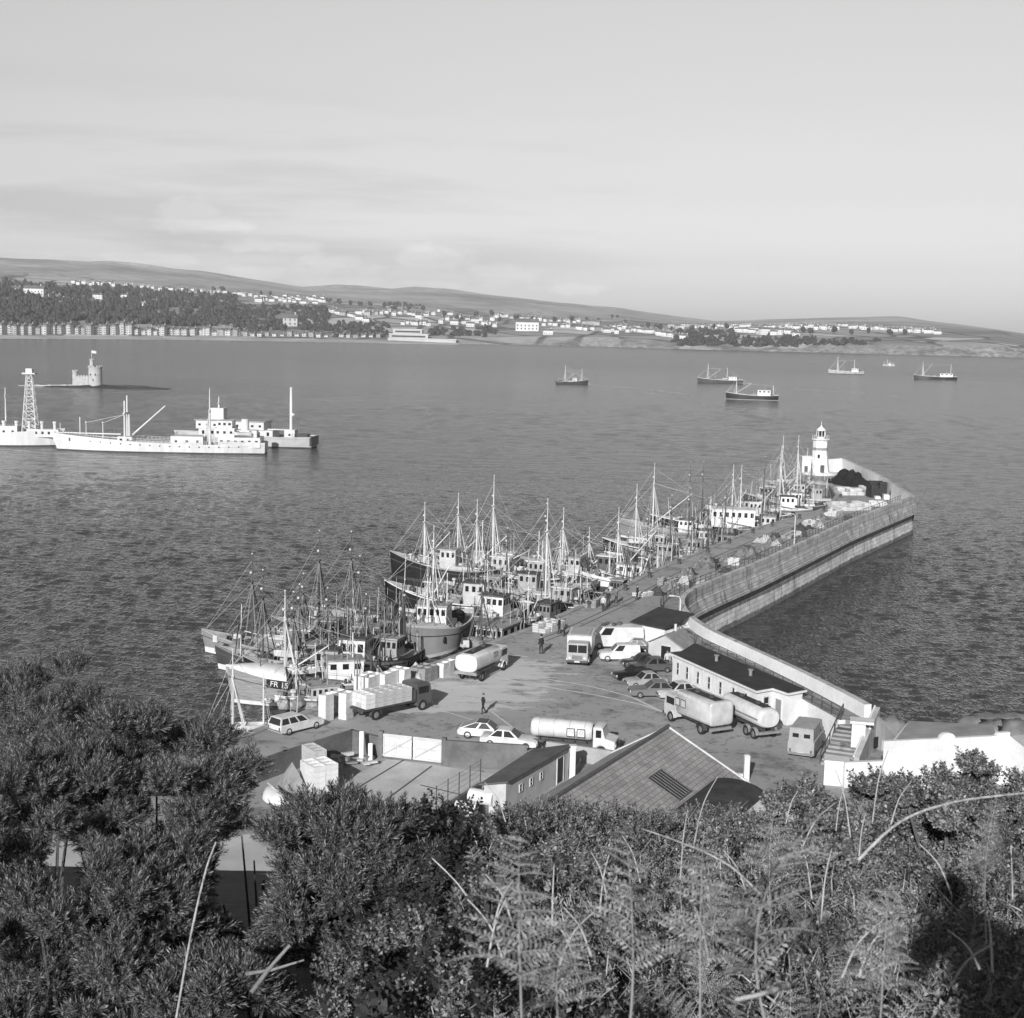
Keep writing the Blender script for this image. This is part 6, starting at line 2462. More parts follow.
# raised forecastle handled by sheer; bow is +x, camera side is +y (heading ~180)
sd_ = 1
block(cr, 'hatch_coaming', Lc * .02, 0, 2.2, (Lc * .28, 6, 1.4), RAILM['grey'])
block(cr, 'mast_house', Lc * .17, 0, 2.2, (4, 4, 2.6), SHW, 2, sd_)
mb = MB()
for y_ in (-1.6, 1.6):
    mb.tube((Lc * .17, y_, 4.5), (Lc * .17, y_, 16.5 + (1.5 if y_ < 0 else 0)), .33, .22, 8)
mb.box((Lc * .17, 0, 12.2), (.5, 5.4, .4))
mb.build('goal_post_mast', SHW, cr)
mb = MB()
mb.tube((Lc * .17 - 1.2, 1.2, 5), (Lc * .17 - 1.0, .6, 12), .3, .2)
mb.tube((Lc * .17 - 1.5, 0, 5), (Lc * .17 - 11, 0, 15), .3, .2)
mb.tube((Lc * .17 + 1.5, 0, 5.4), (Lc * .17 + 19, 0, 5.6), .26, .2)
mb.build('derrick', SHW, cr)
mb = MB()
for xx in (Lc * .28, Lc * .36):
    mb.tube((xx, 0, 2.2), (xx, 0, 9.5), .16, .1)
    mb.box((xx, 0, 9), (.4, .9, .3))
for xx, zz in ((Lc * .28, 9), (Lc * .36, 9)):
    mb.tube((Lc * .17, 0, 12), (xx, 0, zz), .06, n=3)
mb.build('rigging', SHW, cr)
block(cr, 'deck_cabin', -Lc * .13, 0, 2.2, (9, 6.5, 3.2), SHW, 3, sd_)
mb = MB()
mb.tube((-Lc * .23, 0, 2.2), (-Lc * .23, 0, 14), .42, .3, 8)
mb.tube((-Lc * .23, 0, 14), (-Lc * .23, 0, 21), .2, .1)
mb.box((-Lc * .23, 0, 13.5), (.4, 2.6, .3))
for y_ in (-1.8, 1.8):
    mb.tube((-Lc * .23 + 1.6, y_, 3), (-Lc * .23, 0, 13), .2, .14)
mb.build('mainmast', SHW, cr)
b1 = block(cr, 'poop', -Lc * .38, 0, 2.2, (Lc * .20, 8.0, 3.2), SHW, 6, sd_, 1.8, (.8, .5))
b2 = block(cr, 'bridge', -Lc * .31, 0, 5.4, (5.5, 7, 3.0), SHW, 3, sd_)
block(cr, 'wheelhouse', -Lc * .31, 0, 8.4, (4.2, 6.5, 2.3), SHW, 3, sd_, .9)
block(cr, 'engine_casing', -Lc * .40, 0, 5.4, (7, 4, 2.2), SHW, 2, sd_)
mb = MB()
mb.lathe([(1.2, 7.5), (1.05, 11), (1.1, 11.2)], (-Lc * .40, 0, 0), n=12)
mb.build('funnel', SHW, cr)
mb = MB()
secs = []
for i in range(9):
    t = i / 8
    w_ = .95 * (1 - abs(2 * t - 1) ** 2.4) + .08
    x = -Lc * .39 - 2.8 + 5.6 * t
    secs.append([(x, 3.2 + w_, 7.0 + .25 * abs(2 * t - 1)), (x, 3.2 + w_ * .7, 6.2), (x, 3.2, 5.9), (x, 3.2 - w_ * .7, 6.2), (x, 3.2 - w_, 7.0 + .25 * abs(2 * t - 1)), (x, 3.2, 7.3)])
mb.loft(secs)
mb.build('lifeboat', SHW, cr, smooth=40)
mb = MB()
for i in range(14):
    x = Lc * (.30 + .014 * i)
    mb.tube((x, hb((x + Lc / 2) / Lc, 1) - .1, zs((x + Lc / 2) / Lc)), (x, hb((x + Lc / 2) / Lc, 1) - .1, zs((x + Lc / 2) / Lc) + 1.0), .05, n=4)
mb.tube((Lc / 2 - 1, 0, zs(1)), (Lc / 2 - 1, 0, zs(1) + 3), .1)
mb.build('forecastle_rail', SHW, cr)
for x_, z_ in ((Lc * .43, 3.0),):
    for q_ in range(16):
        t_ = .12 + .70 * q_ / 15
        x2 = xs(t_, .9)
        m_ = MB()
        m_.tube((x2, hb(t_, .9) - .3, zs(t_) * .72), (x2, hb(t_, .9) + .06, zs(t_) * .72), .22, n=10)
        m_.build('porthole', GLASS, ch)
    for s_ in (-1, 1):
        m_ = MB()
        pr_ = [(xs(t_, 1), s_ * (hb(t_, 1) - .1), zs(t_)) for t_ in np.linspace(.02, .66, 34)]
        for p_ in pr_:
            m_.tube(p_, (p_[0], p_[1], p_[2] + 1.1), .05, n=4)
        for h_ in (.55, 1.1):
            m_.path([(p_[0], p_[1], p_[2] + h_) for p_ in pr_], .045, n=4)
        m_.build('deck_rail', PALE, cr)
    mb = MB()
    mb.box((x_, hb(.93, .75) + .05, z_), (.8, .3, 1.1))
    mb.build('anchor', DARK, ch)

# ship behind it, stern to the right
s0 = G(318, 447.5, 0)
s1 = s0 + Vector((-44, 6, 0))
sc_ = (s0 + s1) / 2
Ls = (s1 - s0).length
sr, shl, hb, zs, xs = ship('survey_ship', 'grey-hulled ship with white two-storey bridge and dark stern behind the coaster', sc_, 180 - math.degrees(math.atan2(6, 44)), Ls, 10, 4.6, 1.0, mat('ship_light_grey', .42, .5, .15, .3))
sr.scale = (.95, 1, .68)
block(sr, 'deckhouse', Ls * .05, 0, 3.7, (24, 7, 3.4), SHW, 8, 1, 1.0, (.8, 1.6))
block(sr, 'bridge', Ls * .09, 0, 7.1, (22, 7.6, 3.6), SHW, 9, 1, 1.3, (.8, .9))
block(sr, 'bridge_roof', Ls * .09, 0, 10.72, (23, 8.4, .3), RAILM['grey'])
block(sr, 'funnel', Ls * .20, 0, 11.0, (4.2, 3.4, 5.0), SHW)
mb = MB()
mb.tube((Ls * .20, 0, 16), (Ls * .20, 0, 21), .3, .1)
mb.box((Ls * .20, 0, 18), (.3, 1.8, .3))
mb.build('signal_mast', SHW, sr)
mb = MB()
mb.tube((-Ls * .33, 0, 3.7), (-Ls * .33, 0, 26), .5, .42, 10)
mb.ball((-Ls * .33 - .6, 0, 14), .7)
mb.build('mainmast', SHW, sr)
block(sr, 'mast_house', -Ls * .33, 0, 3.7, (3.4, 3.4, 3.8), SHW, 1, 1)
block(sr, 'catwalk', -Ls * .22, 0, 7.2, (10, 2.4, .4), SHW)
mb = MB()
for i in range(10):
    x = -Ls / 2 + .6 + i * .7
    mb.tube((x, 3.2, zs(.03)), (x, 3.2, zs(.03) + 1.3), .07, n=4)
mb.box((-Ls / 2 + 3.4, 0, zs(.05) - .7), (3, 4, 1.6))
mb.build('stern_gear', DARK, sr)
mb = MB()
mb.box((-Ls / 2 + .1, 0, 1.0), (.6, 8.0, 3.9))
mb.build('dark_stern', HULLS['black'], sr)
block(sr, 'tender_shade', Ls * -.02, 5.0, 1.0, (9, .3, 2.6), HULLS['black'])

# drilling vessel cut by the left edge
d0 = G(60, 446, 0)
d1 = d0 + Vector((-40, -2, 0))
Ld = 40
dr_, dh, hb, zs, xs = ship('drill_ship', 'white ship with tall lattice derrick tower cut off by the left edge', (d0 + d1) / 2, 3, Ld, 9, 3.6, 1.6, SHW)
tx = G(29, 446, 0).x - ((d0 + d1) / 2).x
mb = MB()
def lerp3(a, b_, t):
    return tuple(a[i] + (b_[i] - a[i]) * t for i in range(3))
base_, top_ = 2.0, .75
zz0, zz1 = 3.5, 20.5
legs = [((tx + sx * base_, sy * base_, zz0), (tx + sx * top_, sy * top_, zz1)) for sx, sy in ((1, 1), (-1, 1), (-1, -1), (1, -1))]
for a, b_ in legs:
    mb.tube(a, b_, .16, .14, 5)
for k in range(8):
    for i in range(4):
        a, b_ = legs[i], legs[(i + 1) % 4]
        mb.tube(lerp3(*a, k / 8), lerp3(*b_, (k + 1) / 8), .09, n=4)
        mb.tube(lerp3(*b_, k / 8), lerp3(*a, (k + 1) / 8), .09, n=4)
        mb.tube(lerp3(*a, (k + 1) / 8), lerp3(*b_, (k + 1) / 8), .09, n=4)
mb.box((tx, 0, 20.5), (3.6, 3.0, .4))
mb.box((tx, 0, 20.9), (1.8, 1.8, 1.2))
mb.build('lattice_tower', SHW, dr_)
block(dr_, 'deckhouse', tx - 8, 0, 2.7, (10, 6, 3.0), SHW, 4, -1, 1.0)
block(dr_, 'winch_house', tx + 4, 0, 2.7, (9, 5, 2.2), SHW, 5, -1, .8)
for k in range(5):
    mb = MB()
    mb.lathe([(.5, 2.7), (.45, 6.5), (.6, 6.6), (.6, 7.2)], (tx - 7 + k * 3.6, -2, 0), n=8)
    mb.build('vent', SHW, dr_)
mb = MB()
mb.tube((tx - 7, 0, 5.5), (tx - 7, 0, 16.5), .25, .12)
mb.box((tx - 7, 0, 14), (.3, 1.5, .3))
mb.tube((tx + 14, 0, 3.5), (tx + 14, 0, 8.5), .15)
mb.build('signal_mast', SHW, dr_)
# ------------------------------------------------------------------ vehicles
CARP = {'white': mat('car_white', .62, .35, .16, 1.4, spec=.5), 'cream': mat('car_cream', .50, .4, .2, 1.2, spec=.5), 'grey': mat('car_grey', .16, .35, .1, 1, spec=.5), 'light': mat('car_light_grey', .36, .4, .18, 1.2, spec=.5),
        'dark': mat('car_dark', .035, .3, .1, 1, spec=.5), 'black': mat('car_black', .015, .3, .1, 1, spec=.5), 'mid': mat('car_mid', .09, .35, .1, 1, spec=.5)}
CHROME = mat('dull_chrome', .5, .3, .1, 3, metal=.8)
LAMPG = mat('lamp_glass', .6, .2, .1, 5)
TAIL = mat('tail_lamp', .12, .3, .1, 5)


def wheel(root, x, y, r, wd):
    s_ = 1 if y > 0 else -1
    w0 = bpy.data.objects.new('wheel', None)
    w0.empty_display_size = .1
    col.objects.link(w0)
    w0.parent = root
    w0.location = (x, y, r)
    mb = MB()
    prof_ = [(r * .62, -wd / 2), (r * .92, -wd / 2), (r, -wd / 4), (r, wd / 4), (r * .92, wd / 2), (r * .62, wd / 2)]
    n_ = 18
    vs = []
    for rr_, yy in prof_:
        for i in range(n_):
            t = 2 * PI * i / n_
            vs.append((rr_ * math.cos(t), yy, rr_ * math.sin(t)))
    k = len(prof_)
    mb.add(vs, [(a * n_ + i, a * n_ + (i + 1) % n_, ((a + 1) % k) * n_ + (i + 1) % n_, ((a + 1) % k) * n_ + i) for a in range(k) for i in range(n_)])
    mb.build('tyre', RUBBER, w0, smooth=40)
    mb = MB()
    mb.tube((0, -wd * .3, 0), (0, wd * .3, 0), r * .63, n=16)
    mb.tube((0, s_ * wd * .3, 0), (0, s_ * wd * .42, 0), r * .3, r * .2, 10)
    mb.build('rim', CHROME, w0, smooth=40)


def car(label, px, py, head, paint, L_=4.3, W_=1.65, H_=1.38, kind='saloon', roofp=None, group='cars parked on the quay', cat='car', name='parked_car', scale=1.0):
    root = thing(name, label, cat, G(px, py, 4.004), R(head), group)
    root.scale = (scale,) * 3
    pm = CARP[paint]
    a = L_ / 2
    belt, gr = H_ * .60, .22
    # lower body: side profile, slightly tucked in at sill and waist
    top = [(-a, .50), (-a + .02, belt - .12), (-a + .12, belt - .03), (-.3, belt + .02), (a * .38, belt - .01), (a - .25, belt - .10), (a - .05, belt - .2), (a, .48)]
    if kind in ('estate', 'van'):
        top[1] = (-a + .02, belt - .02)
        top[2] = (-a + .06, belt + .02)
    bot = [(a - .05, gr + .05), (a - .3, gr), (-a + .3, gr), (-a + .05, gr + .08)]
    prof_ = top + bot
    secs = []
    for yy, k in ((-W_ / 2 + .0, .93), (-W_ / 2 + .10, 1.0), (W_ / 2 - .10, 1.0), (W_ / 2, .93)):
        zc = gr + (belt - gr) * .45
        secs.append([(x * (1 if k == 1 else .985), yy, zc + (z - zc) * (1 if k == 1 else .86)) for x, z in prof_])
    mb = MB()
    mb.loft(secs)
    body = mb.build('body', pm, root, smooth=35)
    # cabin
    if kind == 'saloon':
        b0, b1, t0, t1 = -a * .70, a * .36, -a * .42, a * .06
    elif kind == 'coupe':
        b0, b1, t0, t1 = -a * .94, a * .34, -a * .36, a * .04
    elif kind == 'estate':
        b0, b1, t0, t1 = -a * .985, a * .36, -a * .90, a * .06
    elif kind == 'minivan':
        b0, b1, t0, t1 = -a * .985, a * .42, -a * .95, a * .12
    else:
        b0, b1, t0, t1 = -a * .99, a * .72, -a * .96, a * .50
    wb_, wt = W_ / 2 - .06, W_ / 2 - .20
    zb, zt = belt - .02, H_
    if kind == 'van':
        wt = W_ / 2 - .10
    mb = MB()
    P_ = [(b0, -wb_, zb), (b1, -wb_, zb), (b1, wb_, zb), (b0, wb_, zb), (t0, -wt, zt - .05), (t1, -wt, zt - .05), (t1, wt, zt - .05), (t0, wt, zt - .05),
          (t0 + .12, -wt + .14, zt), (t1 - .1, -wt + .14, zt), (t1 - .1, wt - .14, zt), (t0 + .12, wt - .14, zt)]
    mb.add(P_, [(0, 1, 5, 4), (1, 2, 6, 5), (2, 3, 7, 6), (3, 0, 4, 7), (3, 2, 1, 0)], 0)
    mb.add(P_, [(4, 5, 9, 8), (5, 6, 10, 9), (6, 7, 11, 10), (7, 4, 8, 11), (8, 9, 10, 11)], 1)
    cab = mb.build('cabin', [pm, CARP[roofp] if roofp else pm], root)

    def pane(nm, q_, off):
        """q_: 4 corners of a cabin face; shrink and push out"""
        q_ = [Vector(v) for v in q_]
        c_ = sum(q_, Vector()) / 4
        n = (q_[1] - q_[0]).cross(q_[3] - q_[0]).normalized()
        if n.dot(c_ - Vector((0, 0, .7))) < 0:
            n = -n
        qs = [c_ + (v - c_) * .88 + n * off for v in q_]
        m_ = MB()
        m_.add([tuple(v) for v in qs] + [tuple(v - n * .03) for v in qs], [(0, 1, 2, 3), (7, 6, 5, 4), (0, 4, 5, 1), (1, 5, 6, 2), (2, 6, 7, 3), (3, 7, 4, 0)])
        m_.build(nm, GLASS, cab)
    pane('windscreen', [P_[1], P_[2], P_[6], P_[5]], .015)
    if kind != 'van':
        pane('rear_window', [P_[3], P_[0], P_[4], P_[7]], .015)
    for s_, (i0, i1, i2, i3) in ((-1, (0, 1, 5, 4)), (1, (3, 2, 6, 7))):
        A, B_, C_, D_ = [Vector(P_[i]) for i in (i0, i1, i2, i3)]
        nw = {'saloon': 2, 'coupe': 2, 'estate': 3, 'minivan': 1, 'van': 1}[kind]
        lo = {'minivan': .62, 'van': .70}.get(kind, 0.03)
        for k in range(nw):
            u0 = lo + (.97 - lo) * k / nw
            u1 = lo + (.97 - lo) * (k + .93) / nw
            lo_, hi_ = (A.lerp(B_, u0), A.lerp(B_, u1)), (D_.lerp(C_, u0), D_.lerp(C_, u1))
            pane('side_window', [lo_[0].lerp(hi_[0], .06), lo_[1].lerp(hi_[1], .06), hi_[1], hi_[0]], .012)
    for xx in (-a * .62, a * .62):
        for s_ in (-1, 1):
            wheel(root, xx, s_ * (W_ / 2 - .07), .30, .17)
    for xx, nm in ((a + .03, 'bumper'), (-a - .03, 'bumper')):
        mb = MB()
        mb.box((xx, 0, .40), (.10, W_ * .96, .12))
        mb.build(nm, CHROME, root)
    mb = MB()
    mb.box((a + .005, 0, .50), (.04, W_ * .55, .16))
    mb.build('grille', DARK, root)
    for s_ in (-1, 1):
        mb = MB()
        mb.tube((a - .04, s_ * W_ * .36, .58), (a + .02, s_ * W_ * .36, .58), .10, n=12)
        mb.build('headlight', LAMPG, root)
        mb = MB()
        mb.box((-a - .0, s_ * W_ * .40, .52), (.05, .14, .22))
        mb.build('tail_light', TAIL, root)
    mb = MB()
    mb.box((-a - .065, 0, .44), (.02, .5, .11))
    mb.build('number_plate', RAILM['white'], root)
    return root


car('white estate car parked at the quay edge with its back to the near boats', 296, 730, 48, 'white', 4.4, 1.7, 1.42, 'estate', scale=1.08)
car('white fastback coupe with dark roof parked behind the yard wall', 487, 737, -10, 'white', 4.4, 1.7, 1.32, 'coupe', roofp='dark', scale=1.1)
car('white saloon with pale roof parked nearest the yard wall, overlapping the coupe', 510, 746, -12, 'white', 4.4, 1.68, 1.38, 'saloon', scale=1.1)
car('dark car tucked behind the white minivan', 634, 651, 168, 'mid', 4.1, 1.6, 1.38, 'saloon')
car('dark car in the row, first in front of the white minivan', 641, 667, 192, 'dark', 4.2, 1.62, 1.4, 'saloon')
car('dark saloon in the row close to the small gabled hut', 651, 671, 190, 'mid', 4.5, 1.7, 1.4, 'saloon', scale=1.05)
car('black car with its bonnet sticking out of the row', 634, 679, 200, 'black', 4.3, 1.65, 1.38, 'saloon')
car('light grey car in the row between the black car and the grey saloon', 645, 686, 196, 'light', 4.1, 1.62, 1.42, 'saloon')
car('mid grey saloon, nearest car of the row beside the white block', 654, 696, 186, 'grey', 4.5, 1.7, 1.42, 'saloon', scale=1.08)
car('pale car half hidden behind the pale tanker lorry', 677, 697, 200, 'cream', 4.2, 1.64, 1.42, 'saloon', scale=1.05)
car('white minivan with one side window beside the row of dark cars', 619, 660, 184, 'white', 3.9, 1.6, 1.62, 'minivan', cat='van', name='parked_van', group='vans on the quay', scale=1.1)
bv = car('pale grey van seen from behind beside the stone stairs', 806, 751, 68, 'light', 4.6, 1.95, 2.35, 'van', cat='van', name='parked_van', group='vans on the quay', scale=1.1)
# twin rear windows
for s_ in (-1, 1):
    mb = MB()
    mb.box((-2.235, s_ * .42, 1.62), (.06, .46, .30))
    mb.build('rear_window', GLASS, bv)
lv = car('long white van standing behind the minivan with gear on its roof', 615, 647, 184, 'white', 5.2, 1.95, 2.1, 'van', cat='van', name='parked_van', group='vans on the quay', scale=1.15)
mb = MB()
for k, (x, y) in enumerate([(-.4, -.3), (.2, .2), (.8, -.2), (1.2, .3)]):
    mb.ball((x, y, 2.22), (.28, .2, .16), 8, 5, None, .2, k)
mb.build('roof_load', DARK, lv)

# ---- lorries
def lorry(label, px, py, head, cabp, load, L_=7.6, W_=2.3, group='lorries on the quay', scale=1.0, ctx=None, bonnet=False, name='lorry', wheels=None):
    root = thing(name, label, 'lorry', G(px, py, 4.004), R(head), group)
    root.scale = (scale,) * 3
    a = L_ / 2
    mb = MB()
    for s_ in (-1, 1):
        mb.box((-.2, s_ * .42, .62), (L_ - .6, .12, .24))
    for x in (-a + .5, -1, 0, 1, a - 1.2):
        mb.box((x, 0, .66), (.12, .72, .14))
    mb.build('chassis', DARK, root)
    pm = CARP[cabp]
    cl = 1.75
    x1, x0 = a, a - cl
    zt = 2.45
    if bonnet:
        prof_ = [(x0, .55), (x1 + .1, .55), (x1 + .1, 1.35), (x1 - .75, 1.55), (x1 - .95, zt - .1), (x1 - 1.1, zt), (x0 + .1, zt), (x0, zt - .1)]
    else:
        prof_ = [(x0, .55), (x1, .55), (x1 + .04, 1.35), (x1 - .12, zt - .12), (x1 - .25, zt), (x0 + .1, zt), (x0, zt - .1)]
    mb = MB()
    w_ = W_ * .92
    secs = []
    for yy, k in ((-w_ / 2, .96), (-w_ / 2 + .08, 1), (w_ / 2 - .08, 1), (w_ / 2, .96)):
        cx_, cz = (x0 + x1) / 2, 1.5
        secs.append([(cx_ + (x - cx_) * k, yy, cz + (z - cz) * k) for x, z in prof_])
    mb.loft(secs)
    cab = mb.build('cab', pm, root, smooth=30)
    # glass
    wx0 = x1 - .95 if bonnet else x1 + .035
    wx1 = x1 - .97 if bonnet else x1 - .10
    z0_, z1_ = (1.62, 2.28) if bonnet else (1.5, 2.26)
    for s_ in (-1, 1):
        m_ = MB()
        y0, y1 = sorted((s_ * .04, s_ * w_ * .44))
        dx = .10 if bonnet else 0
        m_.add([(wx0 + dx * 1.6, y0, z0_), (wx0 + dx * 1.6, y1, z0_), (wx1 + dx * .4, y1, z1_), (wx1 + dx * .4, y0, z1_), (wx0 - .05, y0, z0_), (wx0 - .05, y1, z0_), (wx1 - .05, y1, z1_), (wx1 - .05, y0, z1_)],
               [(0, 1, 2, 3), (7, 6, 5, 4), (0, 4, 5, 1), (1, 5, 6, 2), (2, 6, 7, 3), (3, 7, 4, 0)])
        m_.build('windscreen', GLASS, cab)
        m_ = MB()
        xs0 = x0 + .25
        xs1 = (x1 - 1.05) if bonnet else x1 - .35
        m_.box(((xs0 + xs1) / 2, s_ * (w_ / 2 + .005), 1.58), (xs1 - xs0, .03, .62))
        m_.build('side_window', GLASS, cab)
        m_ = MB()
        m_.box(((xs0 + xs1) / 2, s_ * (w_ / 2 + .004), .75), (xs1 - xs0 + .12, .02, .78))
        m_.build('door', pm, cab)
        m_ = MB()
        m_.tube((x1 + (.1 if bonnet else .0), s_ * w_ * .36, .95), (x1 + (.16 if bonnet else .08), s_ * w_ * .36, .95), .13, n=12)
        m_.build('headlight', LAMPG, cab)
    m_ = MB()
    for k in range(4):
        m_.box((x1 + (.12 if bonnet else .03), 0, .82 + k * .11), (.06, w_ * .5, .05))
    m_.build('grille', DARK, cab)
    m_ = MB()
    m_.box((x1 + .12, 0, .5), (.14, W_ * .96, .2))
    m_.build('bumper', DARK, root)
    m_ = MB()
    m_.box((x1 + .2, 0, .54), (.02, .55, .12))
    m_.build('number_plate', RAILM['white'], root)
    for x in (wheels or (a - 1.05, -a + 1.5)):
        for s_ in (-1, 1):
            wheel(root, x, s_ * (W_ / 2 - .16), .47, .28)
            m_ = MB()
            secs = []
            for i in range(7):
                t = PI * i / 6
                secs.append([(x + .56 * math.cos(t), s_ * (W_ / 2 - .34), .47 + .56 * math.sin(t)), (x + .56 * math.cos(t), s_ * (W_ / 2 + .02), .47 + .56 * math.sin(t)), (x + .60 * math.cos(t), s_ * (W_ / 2 + .02), .47 + .60 * math.sin(t)), (x + .60 * math.cos(t), s_ * (W_ / 2 - .34), .47 + .60 * math.sin(t))])
            m_.loft(secs)
            m_.build('mudguard', pm if x > 0 else DARK, root)
    b0, b1 = -a, x0 - .15
    bl = b1 - b0
    bc = (b0 + b1) / 2
    load(root, b0, b1, bc, bl, W_)
    return root


def load_flat(root, b0, b1, bc, bl, W_):
    mb = MB()
    mb.box((bc, 0, .95), (bl, W_, .16))
    mb.build('flat_bed', mat('dark_bed_planks', .06, .8, .3, 2), root)
    mb = MB()
    mb.box((b1 - .05, 0, 1.11), (.08, W_, .95))
    mb.build('headboard', DARK, root)
    for s_ in (-1, 1):
        mb = MB()
        mb.box((b0 + .04, s_ * W_ * .4, .8), (.08, .16, .14))
        mb.build('tail_light', TAIL, root)


def tank_part(shape_n, rx, rz_, zc, b0, b1, root, pm, top_dark=True, name='tank', sq=2.0, ends=.22, taper=1.0):
    secs = []
    n_ = 24
    for x, k in ((b0, .55), (b0 + ends * .35, .86), (b0 + ends, 1.0), (b1 - ends, 1.0), (b1 - ends * .35, .86), (b1, .55)):
        ring = []
        for i in range(n_):
            t = 2 * PI * i / n_
            ct, s_t = math.cos(t), math.sin(t)
            ring.append((x, rx * k ** .35 * math.copysign(abs(ct) ** (2 / sq), ct), zc + rz_ * k ** .35 * math.copysign(abs(s_t) ** (2 / sq), s_t)))
        secs.append(ring)
    mb = MB()
    mb.loft(secs)
    o_ = mb.build(name, pm, root, smooth=40)
    if top_dark:
        mb = MB()
        mb.box(((b0 + b1) / 2, 0, zc + rz_ + .004), ((b1 - b0) * .82, rx * .75, .05))
        mb.build('walkway', mat('tar_walkway', .05, .9, .3, 3), o_)
        for t in (.3, .7):
            mb = MB()
            x = b0 + (b1 - b0) * t
            mb.lathe([(.26, 0), (.26, .14), (.2, .18)], (x, 0, zc + rz_ + .05), n=12)
            mb.build('hatch', DARK, o_)
    for t in (.02, .98):
        pass
    return o_


def boards(root, sidey, xs_, z_, pm):
    """two framed square panels painted on the tank side"""
    for x in xs_:
        mb = MB()
        mb.box((x, sidey, z_), (.72, .03, .72))
        o_ = mb.build('sign_panel', DARK, root)
        mb = MB()
        mb.box((x, sidey + math.copysign(.012, sidey), z_ + .07), (.58, .03, .58))
        mb.build('panel_face', pm, o_)
        if x == xs_[-1]:
            mb = MB()
            mb.tube((x, sidey + math.copysign(.02, sidey), z_ + .36), (x, sidey + math.copysign(.035, sidey), z_ + .36), .2, n=14)
            mb.build('round_emblem', PALE, o_)


def load_boxtank(root, b0, b1, bc, bl, W_):
    o_ = tank_part(24, W_ * .5, .88, 1.95, b0, b1, root, CARP['white'], True, sq=2.9, ends=.10)
    mb = MB()
    mb.box((b0 + .35, 0, .85), (.7, W_ * .98, .3))
    mb.build('rear_step', MID, root)
    for s_ in (-1, 1):
        mb = MB()
        mb.box((bc, s_ * (W_ * .5 - .02), 1.02), (bl, .06, .18))
        mb.build('side_rail', DARK, root)
        for z_ in (2.2, 1.85):
            mb = MB()
            for q_ in range(4):
                mb.box((b1 - 1.75 + q_ * .27, s_ * (W_ * .5 + .012), z_), (.17, .03, .24))
            mb.build('faded_sign', MID, o_)


def load_round(root, b0, b1, bc, bl, W_):
    o_ = tank_part(24, .80, .76, 1.80, b0 - .1, b1, root, CARP['white'], False, ends=.35)
    boards(root, -.83, (b1 - 1.7, b1 - .85), 1.42, CARP['white'])
    mb = MB()
    for t in (.12, .37, .63, .88):
        x = b0 + bl * t
        ring = [(x, .815 * math.cos(2 * PI * i / 24), 1.80 + .775 * math.sin(2 * PI * i / 24)) for i in range(25)]
        mb.path(ring, .025, n=4)
    mb.build('hoop', CARP['light'], o_)


def load_squaretank(root, b0, b1, bc, bl, W_):
    o_ = tank_part(24, W_ * .52, 1.05, 2.05, b0, b1, root, CARP['cream'], True, sq=7, ends=.12)
    boards(root, W_ * .52 + .0, (b1 - .3, b1 - 1.15)[::-1], 1.75, CARP['cream'])
    mb = MB()
    mb.box((b0 + .15, 0, .6), (.25, W_ * .9, .25))
    mb.build('rear_beam', MID, root)


def load_van(root, b0, b1, bc, bl, W_):
    mb = MB()
    mb.slab([(b0, .95), (b1, .95), (b1, 2.75), (b1 - .15, 2.85), (b0 + .15, 2.85), (b0, 2.75)], -W_ / 2 - .12, W_ / 2 + .12)
    mb.build('body', CARP['white'], root)
    mb = MB()
    mb.slab([(b0 + .2, 2.853), (b1 - .2, 2.853), (b1 - .4, 2.95), (b0 + .4, 2.95)], -W_ / 2 + .1, W_ / 2 - .1)
    mb.build('roof', CARP['light'], root)


fl_ = lorry('dark flatbed lorry loaded with pale fish boxes at the quay edge', 390, 713, 43, 'mid', load_flat, 7.8, 2.35)
# the load: pale fish boxes roped on the bed
BXM = {}
def tray_mesh(lx, ly, lz, mt_, key):
    if key not in BXM:
        mb = MB()
        mb.box((0, 0, 0), (lx, ly, .03))
        mb.box((0, -ly / 2 + .015, .03), (lx, .03, lz - .03))
        mb.box((0, ly / 2 - .015, .03), (lx, .03, lz - .03))
        mb.box((-lx / 2 + .015, 0, .03), (.03, ly - .07, lz - .03))
        mb.box((lx / 2 - .015, 0, .03), (.03, ly - .07, lz - .03))
        mb.box((0, 0, lz * .55), (lx - .07, ly - .07, .02))
        BXM[key] = mb.mesh('box', mt_)
    return BXM[key]


PB = tray_mesh(1.0, .70, .40, mat('pale_box_wood', .46, .8, .25, 2, stretch=(1, 5, 5)), 'pale')
WB = tray_mesh(1.0, .70, .40, mat('white_fish_box', .66, .7, .12, 2), 'white')
GB = tray_mesh(1.0, .70, .40, mat('weathered_box', .28, .8, .3, 2), 'grey')


def place(me, name, loc, rz, label, cat, group, s=1.0):
    o_ = bpy.data.objects.new(name, me)
    col.objects.link(o_)
    o_.location = loc
    o_.rotation_euler.z = rz
    o_.scale = (s, s, s)
    return tag(o_, label, cat, group)


hd0 = R(43)
fo = Vector(fl_.location)
for i in range(5):
    for j in range(3):
        for k in range(3):
            x, y = -3.0 + i * 1.03, (j - 1) * .74
            place(WB if i == 0 and rnd.random() < .8 else PB, 'fish_box', (fo.x + x * math.cos(hd0) - y * math.sin(hd0), fo.y + x * math.sin(hd0) + y * math.cos(hd0), 4.0 + 1.12 + k * .42), hd0 + rnd.uniform(-.02, .02), 'pale fish box roped in rows on the bed of the flatbed lorry', 'fish box', 'fish boxes on the flatbed lorry')

